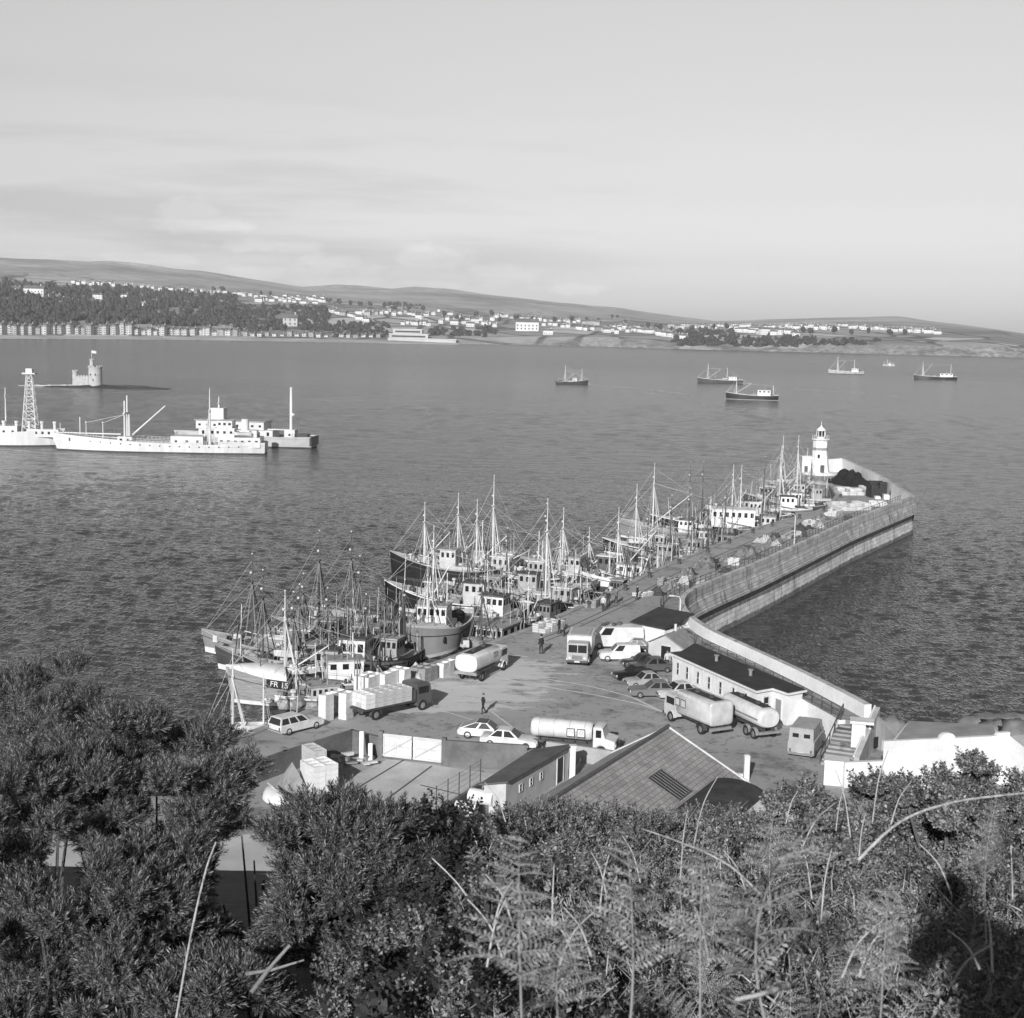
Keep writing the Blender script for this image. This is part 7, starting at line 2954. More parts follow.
lorry('white square-tanked fuel lorry with lettering parked on the slushy quay', 482, 675, 66, 'white', load_boxtank, 7.6, 2.4)
lorry('white round-tanked lorry with sloping bonnet beside the concrete wall', 574, 751, -14, 'white', load_round, 6.9, 2.1, bonnet=True, scale=1.0)
lorry('pale box lorry facing the camera in the middle of the quay', 580, 660, -98, 'light', load_van, 6.4, 2.3)
SQ_H = 119
lorry('pale square-tanked lorry parked in front of the long white block', 697, 727, SQ_H, 'cream', load_squaretank, 7.0, 2.4, scale=1.0)
# the tank trailer behind it
tr = thing('tank_trailer', 'white round tank trailer coupled behind the pale square-tanked lorry', 'trailer', G(749, 731, 4.004), R(114), None)
tr.scale = (.95, .95, .95)
tk_ = tank_part(24, 1.15, .92, 2.0, -3.3, 3.4, tr, CARP['white'], True, ends=.5, sq=2.3)
mb = MB()
for s_ in (-1, 1):
    mb.box((0, s_ * .5, .85), (6.4, .14, .22))
mb.box((4.2, 0, .8), (1.8, .14, .12))
mb.build('chassis', DARK, tr)
mb = MB()
mb.box((0, 1.17, 1.85), (6.0, .04, .16))
mb.build('side_stripe', MID, tk_)
mb = MB()
mb.box((-3.2, 0, .62), (.3, 2.2, .24))
mb.build('bumper', MID, tr)
for x in (-2.3, -1.1, 2.4):
    for s_ in (-1, 1):
        wheel(tr, x, s_ * 1.0, .47, .28)
        m_ = MB()
        secs = []
        for i in range(7):
            t = PI * i / 6
            secs.append([(x + .56 * math.cos(t), s_ * .84, .47 + .56 * math.sin(t)), (x + .56 * math.cos(t), s_ * 1.17, .47 + .56 * math.sin(t)), (x + .60 * math.cos(t), s_ * 1.17, .47 + .60 * math.sin(t)), (x + .60 * math.cos(t), s_ * .84, .47 + .60 * math.sin(t))])
        m_.loft(secs)
        m_.build('mudguard', MID, tr)

# ---- stacks of boxes along the quay edge
def box_column(px, py, n_, me, label, group, nx=1, ny=1, s=1.15, rz=R(62)):
    g = G(px, py)
    for k in range(n_):
        for i in range(nx):
            for j in range(ny):
                x, y = (i - (nx - 1) / 2) * 1.04 * s, (j - (ny - 1) / 2) * .75 * s
                place(me, 'fish_box', (g.x + x * math.cos(rz) - y * math.sin(rz), g.y + x * math.sin(rz) + y * math.cos(rz), 4.0 + k * .41 * s), rz + rnd.uniform(-.05, .05), label, 'fish box', group, s)


box_column(326, 720, 5, WB, 'white fish box in the left one of the two tall white columns', 'left tall column of white boxes')
box_column(346, 718, 5, WB, 'white fish box in the right one of the two tall white columns', 'right tall column of white boxes')
box_column(334, 712, 4, WB, 'white fish box in the low stack behind the two tall white columns', 'low stack behind the tall columns', 2, 1)
box_column(368, 694, 4, WB, 'white fish box in the wide stack just left of the lorry cab', 'wide white stack behind the lorry', 2, 2)
box_column(388, 691, 4, WB, 'white fish box in the middle stack behind the flatbed lorry', 'middle white stack behind the lorry', 2, 1)
box_column(400, 687, 4, WB, 'white fish box in the right stack behind the flatbed lorry', 'right white stack behind the lorry', 1, 2)
box_column(424, 680, 3, GB, 'weathered fish box in the heap between the lorry and the fuel tanker', 'weathered boxes by the fuel tanker', 2, 2)
box_column(446, 675, 3, WB, 'white fish box in the loose stack behind the fuel tanker', 'loose white stack behind the fuel tanker', 2, 1)
box_column(456, 671, 2, GB, 'grey fish box low against the fuel tanker rear wheel', 'grey boxes by the fuel tanker', 2, 1)
for k, (x, y, lb) in enumerate([(412, 684, 'bulging pale sack heap right of the white box stacks'), (432, 676, 'pale sacks heaped under the bow of the broad grey trawler'), (420, 672, 'smaller pale sacks against the quay edge kerb')]):
    g = G(x, y)
    heap('sack_heap', lb, 'sacks', (g.x, g.y, 4), 1.5, 1.1, 1.1, mat('pale_sacking', .5, .9, .25, 2, .5, 8), 40 + k * 7, 'sack heaps by the boats', R(60))
# pallets and clutter in the yard
box_column(319, 788, 5, WB, 'white fish box in the large block stacked in the yard', 'large block of white boxes in the yard', 2, 3, 1.0, R(35))
box_column(314, 778, 6, PB, 'pale fish box in the taller stack behind the yard block', 'taller pale stack in the yard', 1, 3, 1.0, R(35))
g = G(292, 789)
mb = MB()
mb.add([(-1, -1, 0), (1, -1, 0), (1, 1, 0), (-1, 1, 0), (0, 0, 2.1)], [(0, 1, 4), (1, 2, 4), (2, 3, 4), (3, 0, 4), (3, 2, 1, 0)])
o_ = mb.build('pyramid_cover', mat('grey_canvas', .28, .9, .3, 1.5, .4, 4), loc=(g.x, g.y, 4), rz=R(25))
tag(o_, 'grey pointed canvas cover standing beside the white yard boxes', 'cover')
g = G(291, 797)
dk_ = thing('upturned_dinghy', 'small white upturned dinghy below the pointed canvas cover', 'dinghy', (g.x - 1, g.y - 1, 4), R(120))
mb = MB()
secs = []
for i in range(11):
    t = i / 10
    w_ = .75 * (1 - abs(2 * t - 1) ** 2.6) + .04
    secs.append([(-1.7 + 3.4 * t, w_ * math.cos(PI * j / 8), .1 + .8 * math.sin(PI * j / 8) * (1 - .35 * abs(2 * t - 1) ** 3)) for j in range(9)])
mb.loft(secs)
mb.build('hull', WHITE, dk_, smooth=50)
mb = MB()
mb.box((0, 0, .88), (3.0, .08, .1))
mb.build('keel', PALE, dk_)
g = G(352, 763)
for k in range(16):
    mb = MB()
    mb.box((0, 0, 0), (rnd.uniform(.5, 1.1), rnd.uniform(.2, .5), rnd.uniform(.1, .3)))
    o_ = mb.build('scrap_timber', (PALEWOOD, PALE, MID)[k % 3], loc=(g.x + rnd.uniform(-1.6, 1.6), g.y + rnd.uniform(-1.2, 1.2), 4 + rnd.uniform(0, .45)), rz=rnd.uniform(0, 3))
    tag(o_, 'short piece of scrap timber in the untidy heap by the dark yard wall', 'timber', 'scrap timber heap in the yard')
g = G(361, 763)
for k in range(2):
    mb = MB()
    a0 = Vector((g.x + k * .7, g.y + .2, 4))
    mb.tube(a0, a0 + Vector((-.1, 1.0, 2.2 - k)), .24, n=4)
    tag(mb.build('leaning_plank', WHITE), ('tall', 'short')[k] + ' white board leaning on the dark yard wall', 'board')
# bollards on the quay edge
for i in range(14):
    t = 62 + i * 5.6
    k = int(t)
    p, n = lf[k], nn[k]
    mb = MB()
    mb.lathe([(.26, 0), (.22, .1), (.2, .5), (.32, .62), (.32, .78), (.1, .86)], n=10)
    o_ = mb.build('bollard', DARK, loc=(p.x + n.x * 1.3, p.y + n.y * 1.3, 4), smooth=40)
    tag(o_, 'squat dark iron bollard along the harbour edge of the pier', 'bollard', 'bollards along the quay edge')
# small shrub at the stair foot
# ---- people
def person_mesh(pose):
    """one skinned body; joints in metres, x forward"""
    sw, arm = pose.get('stride', .12), pose.get('arm', .15)
    J = [((0, 0, .95), .16), ((0, 0, 1.18), .15), ((0, 0, 1.40), .17), ((.01, 0, 1.52), .065), ((.03, 0, 1.64), .10), ((.02, 0, 1.74), .085),
         ((0, .10, .90), .105), ((sw * .45, .11, .50), .075), ((sw * .5 - .03, .11, .10), .05), ((sw * .5 + .12, .12, .04), .045),
         ((0, -.10, .90), .105), ((-sw * .3, -.11, .50), .075), ((-sw - .06, -.11, .10), .05), ((-sw + .09, -.12, .04), .045),
         ((0, .20, 1.40), .075), ((-arm * .3, .26, 1.14), .055), ((arm * .5 + .05, .27, .92), .04), ((arm * .5 + .09, .27, .83), .042),
         ((0, -.20, 1.40), .075), ((arm * .2, -.26, 1.14), .055), ((-arm * .3 + .05, -.27, .92), .04), ((-arm * .3 + .08, -.27, .83), .042)]
    if pose.get('cam'):
        J[15] = ((.05, .32, 1.20), .055)
        J[16] = ((.25, .14, 1.42), .04)
        J[17] = ((.30, .08, 1.50), .042)
        J[19] = ((.05, -.32, 1.20), .055)
        J[20] = ((.25, -.14, 1.42), .04)
        J[21] = ((.30, -.08, 1.50), .042)
    E_ = [(0, 1), (1, 2), (2, 3), (3, 4), (4, 5), (0, 6), (6, 7), (7, 8), (8, 9), (0, 10), (10, 11), (11, 12), (12, 13), (2, 14), (14, 15), (15, 16), (16, 17), (2, 18), (18, 19), (19, 20), (20, 21)]
    # fingers and thumbs
    for h, s_ in ((17, 1), (21, -1)):
        b_ = Vector(J[h][0])
        for k in range(4):
            i = len(J)
            J.append(((b_.x - .03 + .02 * k, b_.y, b_.z - .05), .010))
            J.append(((b_.x - .035 + .022 * k, b_.y - s_ * .012, b_.z - .10 - .012 * (k in (1, 2))), .008))
            E_ += [(h, i), (i, i + 1)]
        i = len(J)
        J.append(((b_.x + .045, b_.y - s_ * .02, b_.z - .03), .012))
        E_.append((h, i))
    me = bpy.data.meshes.new('body')
    me.from_pydata([j[0] for j in J], E_, [])
    o_ = bpy.data.objects.new('body', me)
    col.objects.link(o_)
    sk = o_.modifiers.new('Skin', 'SKIN')
    me.skin_vertices.new(name='') if not me.skin_vertices else None
    for i, v in enumerate(me.skin_vertices[0].data):
        v.radius = (J[i][1], J[i][1])
        v.use_root = (i == 0)
    sb = o_.modifiers.new('Sub', 'SUBSURF')
    sb.levels = 1
    bpy.context.view_layer.update()
    res = bpy.data.meshes.new_from_object(o_.evaluated_get(bpy.context.evaluated_depsgraph_get()))
    bpy.data.objects.remove(o_)
    res.name = 'body'
    return res


CLOTH = {'dark': mat('dark_cloth', .03, .9, .3, 4), 'mid': mat('grey_cloth', .14, .9, .3, 4), 'pale': mat('pale_cloth', .5, .9, .2, 4)}
TROUS = mat('dark_trousers', .04, .9, .3, 4)
BODY = {}


def person(label, loc, head, cloth='dark', pose=None, scale=1.0, group='people on the quay', hat=False):
    pose = pose or {}
    key = (cloth, tuple(sorted(pose.items())))
    if key not in BODY:
        me = person_mesh(pose)
        me.materials.clear()
        for m_ in (CLOTH[cloth], TROUS, SKIN, BLACK):
            me.materials.append(m_)
        for p in me.polygons:
            c_ = p.center
            if c_.z > 1.53:
                p.material_index = 2
            elif c_.z < .12:
                p.material_index = 3
            elif c_.z < .92 and abs(c_.y) < .20:
                p.material_index = 1
            elif abs(c_.y) > .2 and c_.z < .89 and not pose.get('cam'):
                p.material_index = 2
            else:
                p.material_index = 0
        me.shade_smooth()
        BODY[key] = me
    t = thing('person', label, 'person', loc, R(head), group)
    t.scale = (scale,) * 3
    o_ = bpy.data.objects.new('body', BODY[key])
    col.objects.link(o_)
    o_.parent = t
    mb = MB()
    mb.ball((-.01, 0, 1.74), (.115, .105, .10), 10, 6)
    mb.build('hair', DARK, t, smooth=True)
    mb = MB()
    mb.ball((.135, 0, 1.66), (.025, .016, .03), 6, 4)
    mb.build('nose', SKIN, t, smooth=True)
    for s_ in (-1, 1):
        mb = MB()
        mb.ball((.115, s_ * .035, 1.695), .013, 6, 4)
        mb.build('eye', BLACK, t, smooth=True)
        mb = MB()
        mb.ball((.01, s_ * .112, 1.67), (.025, .012, .035), 6, 4)
        mb.build('ear', SKIN, t, smooth=True)
    mb = MB()
    mb.box((.12, 0, 1.605), (.02, .05, .012))
    mb.build('mouth', TAIL, t)
    if hat:
        mb = MB()
        mb.lathe([(.13, 1.75), (.125, 1.83), (.08, 1.86)], n=12)
        mb.box((.13, 0, 1.75), (.12, .16, .02))
        mb.build('cap', CLOTH['dark'], t)
    return t


person('person in dark clothes striding across the open quay beside the white coupe', G(483, 714), 200, 'dark', {'stride': .28, 'arm': .3}, 1.05)
person('person in dark clothes standing alone near the low black boat', G(541, 654), 120, 'dark', {'stride': .06}, 1.15, hat=True)
for k, (x, y, c_, lb) in enumerate([(559, 634, 'dark', 'person in dark clothes in the small group by the four-window wheelhouse'), (564, 636, 'mid', 'person in grey coat in the small group by the four-window wheelhouse'), (628, 628, 'dark', None), (603, 611, 'pale', 'person in pale smock at the quay edge by the white hull'), (608, 606, 'dark', 'person in dark clothes at the quay edge by the white hull'), (616, 604, 'mid', 'person in grey standing right of the pale smock at the quay edge'), (637, 600, 'dark', 'person in dark clothes facing the small black boat')]):
    if lb:
        person(lb, G(x, y), 150 + 30 * k, c_, {'stride': .08}, 1.1)
person('person in pale shirt standing in the dark doorway of the gabled hut', G(667, 668.5), 250, 'pale', {'stride': .05}, 1.05)
person('person in grey beside the gabled hut doorway', G(676, 671), 230, 'mid', {'stride': .05}, 1.05)
for k, (x, y, lb) in enumerate([(870, 489, 'person in dark clothes by the white bench at the pier head'), (886, 496, 'person in dark clothes walking inside the pier-head corner'), (890, 499, 'person in dark clothes nearest the pier-head corner')]):
    person(lb, G(x, y), 60 + k * 40, 'dark', {'stride': .15}, 1.15)
person('person in white top standing in the small open-decked boat', G(270, 732, 1.3) + Vector((0, 0, -.35)), 90, 'pale', {'stride': .05}, 1.0)
person('person in grey coat on the quay between the moored boats and the net heaps', G(690, 588), 60, 'mid', {'stride': .1}, 1.1)
person('person in dark clothes standing on the quay near the pier railing', G(716, 570), 60, 'dark', {'stride': .1}, 1.1)
# ------------------------------------------------------------------ the hillside we stand on
def sstep(a, b_, x):
    t = np.clip((x - a) / (b_ - a), 0, 1)
    return t * t * (3 - 2 * t)


def hill(x, y):
    x = np.asarray(x, float)
    y = np.asarray(y, float)
    yy = np.maximum(y, -12)
    lft = np.where(yy < 13, 37.4 - .57 * yy, 30.0 - .347 * (yy - 13))
    rgt = np.where(yy < 13, 37.4 - .25 * yy, 34.15 - .45 * (yy - 13))
    s_ = sstep(-1.9, .0, x + .05 * yy)
    h = lft * (1 - s_) + rgt * s_
    h = np.where(yy < 0, 37.4 - .8 * np.maximum(yy, -2), h)
    h = h + .10 * np.sin(x * 2.1 + .7) * np.cos(y * 1.7) + .06 * np.sin(x * 5.3) * np.sin(y * 4.1 + 1)
    return np.maximum(h, 3.9)


xs_ = np.concatenate([np.linspace(-75, -12, 16), np.linspace(-11.5, 11.5, 70), np.linspace(12, 80, 17)])
ys_ = np.concatenate([np.linspace(-14, 0, 10), np.linspace(.25, 16, 64), np.linspace(17, 92, 44)])
mb = MB()
XX, YY = np.meshgrid(xs_, ys_)
ZZ = hill(XX, YY)
mb.v = [tuple(p) for p in np.stack([XX, YY, ZZ], -1).reshape(-1, 3)]
nx_ = len(xs_)
mb.f = [(j * nx_ + i, j * nx_ + i + 1, (j + 1) * nx_ + i + 1, (j + 1) * nx_ + i) for j in range(len(ys_) - 1) for i in range(nx_ - 1)]
mb.m = [0] * len(mb.f)
struct(mb.build('hillside', mat('dark_leaf_litter', .04, .95, .5, 1.2, .8, 9, world=True, fine=.4), smooth=True, fix=False))

# pale lane and dark retaining wall glimpsed between the bushes
ln_ = MB()
ribbon(ln_, [Vector((-60, 78)), Vector((-34, 88)), Vector((-16, 90.5)), Vector((-9, 93))], 8.5, 4.016)
struct(ln_.build('lane', mat('pale_lane', .5, .9, .15, .4, .1, 4, world=True), fix=False))
wall_run('lane_wall', 'dark stone wall along the pale lane glimpsed between the bushes', [Vector((-60, 72.5)), Vector((-33, 82.5)), Vector((-15.5, 85)), Vector((-10, 86.5))], 2.5, 4.9, .5, DCONC)


# ------------------------------------------------------------------ numpy plant builder
nrg = np.random.default_rng(11)


def np_mesh(name, V, Q, mats_, midx=None):
    """V (n,3) vertices, Q (m,4) quads"""
    me = bpy.data.meshes.new(name)
    me.vertices.add(len(V))
    me.vertices.foreach_set('co', np.ascontiguousarray(V, np.float32).ravel())
    me.loops.add(Q.size)
    me.loops.foreach_set('vertex_index', np.ascontiguousarray(Q, np.int32).ravel())
    me.polygons.add(len(Q))
    me.polygons.foreach_set('loop_start', np.arange(0, Q.size, 4, dtype=np.int32))
    me.polygons.foreach_set('loop_total', np.full(len(Q), 4, np.int32))
    for m_ in (mats_ if isinstance(mats_, list) else [mats_]):
        me.materials.append(m_)
    if midx is not None:
        me.polygons.foreach_set('material_index', np.asarray(midx, np.int32))
    me.update(calc_edges=True)
    me.validate()
    return me


def frames(dirs, roll):
    """rotation matrices with local z along dirs and random roll"""
    d = dirs / np.linalg.norm(dirs, axis=1, keepdims=True)
    up = np.where(np.abs(d[:, 2:3]) > .95, np.array([[1., 0, 0]]), np.array([[0, 0, 1.]]))
    a = np.cross(up, d)
    a /= np.linalg.norm(a, axis=1, keepdims=True)
    b_ = np.cross(d, a)
    c, s_ = np.cos(roll)[:, None], np.sin(roll)[:, None]
    x = a * c + b_ * s_
    y = -a * s_ + b_ * c
    return np.stack([x, y, d], -1)            # columns


def scatter(TV, TQ, P, Rm, S):
    """template copied to points P with rotations Rm and scales S"""
    V = np.einsum('nij,kj->nki', Rm, TV) * S[:, None, None] + P[:, None, :]
    Q = TQ[None] + (np.arange(len(P)) * len(TV))[:, None, None]
    return V.reshape(-1, 3), Q.reshape(-1, 4)


def sprig(nn=26, ang=38, ln=.24, wd=.05, curl=.0, seed=0, droop=0):
    """a leafy shoot one unit long: needles set round a stem"""
    r_ = np.random.default_rng(seed)
    V, Q = [], []
    w_ = .012
    V += [(-w_, 0, 0), (w_, 0, 0), (w_ * .4, 0, 1), (-w_ * .4, 0, 1)]
    Q.append((0, 1, 2, 3))
    for i in range(nn):
        t = .12 + .88 * i / nn
        a = i * 2.399
        an = math.radians(ang * (1.15 - .55 * t) + r_.uniform(-8, 8))
        l_ = ln * (1.1 - .5 * t) * r_.uniform(.8, 1.2)
        d = np.array([math.cos(a) * math.sin(an), math.sin(a) * math.sin(an), math.cos(an)])
        sdir = np.array([-math.sin(a), math.cos(a), 0])
        p = np.array([0, 0, t])
        k = len(V)
        m_ = p + d * l_ * .5
        V += [tuple(p), tuple(m_ + sdir * wd / 2), tuple(p + d * l_ + np.array([0, 0, -droop * l_])), tuple(m_ - sdir * wd / 2)]
        Q.append((k, k + 1, k + 2, k + 3))
    return np.array(V), np.array(Q)


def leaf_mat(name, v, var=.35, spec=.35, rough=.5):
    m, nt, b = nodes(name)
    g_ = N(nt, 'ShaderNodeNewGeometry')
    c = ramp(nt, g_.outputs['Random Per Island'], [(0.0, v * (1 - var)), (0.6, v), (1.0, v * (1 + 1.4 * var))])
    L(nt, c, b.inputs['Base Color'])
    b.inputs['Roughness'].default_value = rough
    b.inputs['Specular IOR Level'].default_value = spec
    return m


GORSE = leaf_mat('gorse_shoots', .125, .9)
BRAMB = leaf_mat('bramble_leaf', .165, .75)
GRASSM = leaf_mat('dry_grass', .36, .45, .2, .8)
FERN = leaf_mat('bracken_leaf', .21, .5, .25, .7)
BARK = mat('grey_bark', .10, .9, .4, 6, .6, 20)
PBARK = mat('bleached_dead_wood', .42, .9, .25, 6, .4, 20)
BARK2 = mat('weathered_branch', .24, .9, .3, 6, .4, 20)
GAPS = [(66, 872, 28, 36), (243, 884, 40, 54)]


def in_gap(P):
    """points that would close the two openings between the bushes"""
    C = np.array(MCAM.transposed())
    q_ = (P - np.array([0, 0, CAMZ])) @ C.T
    px = 512 - F * q_[:, 0] / q_[:, 2]
    py = 509 + F * q_[:, 1] / q_[:, 2]
    bad = np.zeros(len(P), bool)
    for x, y, rx, ry in GAPS:
        bad |= ((px - x) / rx) ** 2 + ((py - y) / ry) ** 2 < 1
    return bad


def bush(name, label, px, py, dep, r, nclump=34, nper=75, sp=None, size=(.09, .17), mt_=None, cat='bush', group=None, squash=.9, seed=0, flat=0):
    """a bush: clumps of shoots spread over an uneven crown, branches down to the ground"""
    mt_ = mt_ or GORSE
    rg = np.random.default_rng(seed)
    c = np.array(D(px, py, dep))
    gx, gy = c[0] + .2, c[1] - .1
    gz = float(hill(gx, gy))
    root = thing(name, label, cat, (gx, gy, gz), 0, group)
    C0 = c - np.array([gx, gy, gz])
    # clump centres in an uneven ball
    u = rg.normal(size=(nclump, 3))
    u /= np.linalg.norm(u, axis=1, keepdims=True)
    rad = r * (.55 + .55 * rg.random(nclump) ** .6)
    cc_ = C0 + u * rad[:, None] * np.array([1, 1, squash])
    cr_ = r * rg.uniform(.10, .23, nclump)
    P, Dr = [], []
    for q_, cr1 in zip(cc_, cr_):
        v = rg.normal(size=(nper, 3))
        v /= np.linalg.norm(v, axis=1, keepdims=True)
        v[:, 2] = np.abs(v[:, 2]) * .9 + v[:, 2] * .1
        p = q_ + v * cr1 * rg.uniform(.45, 1.1, (nper, 1)) * (1 + .25 * np.sin(7 * v[:, :1] + 5 * v[:, 1:2] * q_[0]))
        P.append(p)
        out = (q_ - C0)
        out = out / (np.linalg.norm(out) + 1e-6)
        Dr.append(v * .75 + out * .45 + np.array([0, 0, .25]) + rg.normal(size=(nper, 3)) * .25)
    P, Dr = np.concatenate(P), np.concatenate(Dr)
    keep = ~in_gap(P + np.array([gx, gy, gz]))
    P, Dr = P[keep], Dr[keep]
    TV, TQ = sp
    V, Q = scatter(TV, TQ, P, frames(Dr, rg.uniform(0, 6.28, len(P))), rg.uniform(size[0], size[1], len(P)))
    o_ = bpy.data.objects.new('foliage', np_mesh('foliage', V, Q, mt_))
    col.objects.link(o_)
    o_.parent = root
    mb = MB()
    for q_ in cc_[::6]:
        mid = np.array([C0[0] * .4 + q_[0] * .3, C0[1] * .4 + q_[1] * .3, min(C0[2] * .45, q_[2] * .6)])
        mb.path([(0, 0, -.1), tuple(mid * .6 + np.array([.05, 0, 0])), tuple(mid), tuple(q_)], .030, .008, 5)
    o2 = mb.build('branches', BARK, root)
    return root


SP_G = sprig(24, 50, .40, .052, seed=1)
SP_L = sprig(16, 62, .34, .15, seed=2, droop=.15)
SP_F = sprig(22, 50, .30, .07, seed=3)
bush('gorse_bush', 'dark gorse bush highest at the far left edge over the water', 15, 765, 14.5, 1.10, 60, 95, SP_G, seed=1)
bush('gorse_bush', 'broad gorse bush left of centre whose top meets the small open boat', 146, 822, 12.0, .96, 74, 105, SP_G, seed=2)
bush('gorse_bush', 'gorse bush at the left edge just below the highest one', 30, 860, 11.0, .80, 56, 95, SP_G, seed=3)
bush('gorse_bush', 'gorse bush in the bottom left corner', 80, 990, 9.0, .78, 60, 100, SP_G, seed=4)
bush('gorse_bush', 'gorse bush overhanging the pale lane in the middle left', 165, 915, 9.8, .60, 50, 95, SP_G, seed=5)
bush('gorse_bush', 'rounded gorse bush in front of the concrete yard', 345, 897, 9.6, .63, 70, 105, SP_G, seed=6)
bush('gorse_bush', 'small gorse bush between the lane and the yard boxes', 258, 872, 11.5, .40, 26, 85, SP_G, seed=7)
bush('gorse_bush', 'gorse sprays at the very bottom below the forked branch', 215, 1014, 8.0, .33, 20, 90, SP_G, seed=8)
bush('leafy_shrub', 'softer leafy shrub below the lean-to shed', 552, 872, 12.0, .55, 46, 85, SP_F, (.10, .17), leaf_mat('soft_shrub_leaf', .19, .5), seed=9)
bush('leafy_shrub', 'leafy shrub in front of the slate roof', 640, 884, 11.0, .46, 38, 80, SP_F, (.09, .15), leaf_mat('soft_shrub_leaf_two', .17, .5), seed=10)
bush('bramble_clump', 'bramble clump in front of the low white outbuilding', 745, 880, 10.5, .42, 34, 70, SP_L, (.08, .14), BRAMB, seed=11)
bush('bramble_clump', 'bramble clump below the white block at the stair foot', 880, 852, 10.0, .46, 36, 70, SP_L, (.08, .14), BRAMB, seed=12)
bush('bramble_clump', 'bramble clump against the big white building near the right edge', 985, 836, 10.5, .52, 40, 70, SP_L, (.08, .14), BRAMB, seed=13)
bush('bramble_clump', 'bramble clump before the middle of the big white building', 935, 848, 9.5, .40, 32, 70, SP_L, (.08, .14), BRAMB, seed=16)
bush('bramble_clump', 'bramble clump in front of the open yard between the white block and the outbuilding', 812, 858, 9.5, .38, 30, 70, SP_L, (.08, .14), BRAMB, seed=17)
bush('shade_fill_shrub', 'shrub with shade-dark leaves filling the hollow right of the rounded gorse bush', 470, 950, 10.0, .52, 34, 60, SP_F, (.12, .2), leaf_mat('shade_fill_leaf', .035, .4), seed=14)  # near-black leaf tone stands for the shadow in the hollow between the bushes
bush('bramble_clump', 'low brambles at the bottom centre below the dark hollow', 415, 1010, 6.2, .36, 30, 70, SP_L, (.06, .11), BRAMB, seed=15)
# plant beside the white block
g = G(811, 716)
c_ = thing('potted_shrub', 'small bushy plant against the white wall beside the building door', 'plant', g)
v = nrg.normal(size=(160, 3))
v /= np.linalg.norm(v, axis=1, keepdims=True)
v[:, 2] = np.abs(v[:, 2])
V, Q = scatter(SP_L[0], SP_L[1], v * np.array([.8, .5, .8]) * nrg.uniform(.3, 1, (160, 1)), frames(v + np.array([0, 0, .4]), nrg.uniform(0, 6, 160)), nrg.uniform(.3, .5, 160))
o_ = bpy.data.objects.new('foliage', np_mesh('foliage', V, Q, BRAMB))
col.objects.link(o_)
o_.parent = c_
mb = MB()
for k in range(4):
    mb.tube((0, 0, 0), (.4 * math.cos(k * 1.6), .3 * math.sin(k * 1.6), .7), .03, .015, 5)
mb.build('stem', BARK, c_)

# ------------------------------------------------------------------ undergrowth on the right-hand slope: one mass of leaves, stems and grass
def slope_points(n_, ymin=2.2, ymax=13.5, xl=-1.3):
    out = []
    while len(out) < n_:
        y = ymin + (ymax - ymin) * nrg.random(n_) ** .75
        x = (nrg.random(n_) * 2 - 1) * (y * .40 + .5)
        k = x > -.30 + .012 * y
        out += list(zip(x[k], y[k]))
    return np.array(out[:n_])


def cover(x, y):
    """height of the plant cover over the ground"""
    n_ = .5 + .5 * np.sin(x * 1.9 + 1.3 * np.sin(y * 1.1)) * np.cos(y * 1.6 + .8 * np.sin(x * 2.3))
    return .12 + .36 * n_


XY = slope_points(17000)
z = hill(XY[:, 0], XY[:, 1])
cv = cover(XY[:, 0], XY[:, 1])
P = np.column_stack([XY, z + cv * (nrg.random(len(XY)) ** .6)])
dr_ = nrg.normal(size=P.shape) * .6 + np.array([0, -.2, .8])
V1, Q1 = scatter(SP_L[0], SP_L[1], P, frames(dr_, nrg.uniform(0, 6.28, len(P))), nrg.uniform(.06, .13, len(P)))
# grass: thin bent blades
nb = 15000
XY = slope_points(nb)
z = hill(XY[:, 0], XY[:, 1])
TVg = np.array([(-.014, 0, 0), (.014, 0, 0), (.011, .14, .5), (-.011, .14, .5), (.011, .14, .5), (-.011, .14, .5), (-.002, .62, .72), (.002, .62, .72)])
TQg = np.array([(0, 1, 2, 3), (5, 4, 7, 6)])
P = np.column_stack([XY, z + cover(XY[:, 0], XY[:, 1]) * .35])
dr_ = nrg.normal(size=P.shape) * .6 + np.array([0, 0, 1])
V2, Q2 = scatter(TVg, TQg, P, frames(dr_, nrg.uniform(0, 6.28, nb)), nrg.uniform(.12, .34, nb))
V = np.concatenate([V1, V2])
Q = np.concatenate([Q1, Q2 + len(V1)])
mi_ = np.concatenate([np.zeros(len(Q1), int), np.ones(len(Q2), int)])
o_ = bpy.data.objects.new('undergrowth', np_mesh('undergrowth', V, Q, [BRAMB, GRASSM], mi_))
col.objects.link(o_)
tag(o_, 'tangled undergrowth of bramble leaves and dry grass on the near slope', None, None, 'stuff')
# rough cover on the left slope, its leaf tone darkened for the bushes' shade
nb = 5000
y = nrg.uniform(5, 17, nb)
x = nrg.uniform(-7.5, .2, nb) 
P = np.column_stack([x, y, hill(x, y) + .35 * nrg.random(nb)])
dr_ = nrg.normal(size=P.shape) * .6 + np.array([0, -.2, .8])
V, Q = scatter(SP_L[0], SP_L[1], P, frames(dr_, nrg.uniform(0, 6.28, nb)), nrg.uniform(.12, .25, nb))
o_ = bpy.data.objects.new('ground_cover', np_mesh('ground_cover', V, Q, leaf_mat('shade_leaf', .045, .4)))
col.objects.link(o_)
tag(o_, 'dark ground cover on the slope under the gorse bushes', None, None, 'stuff')

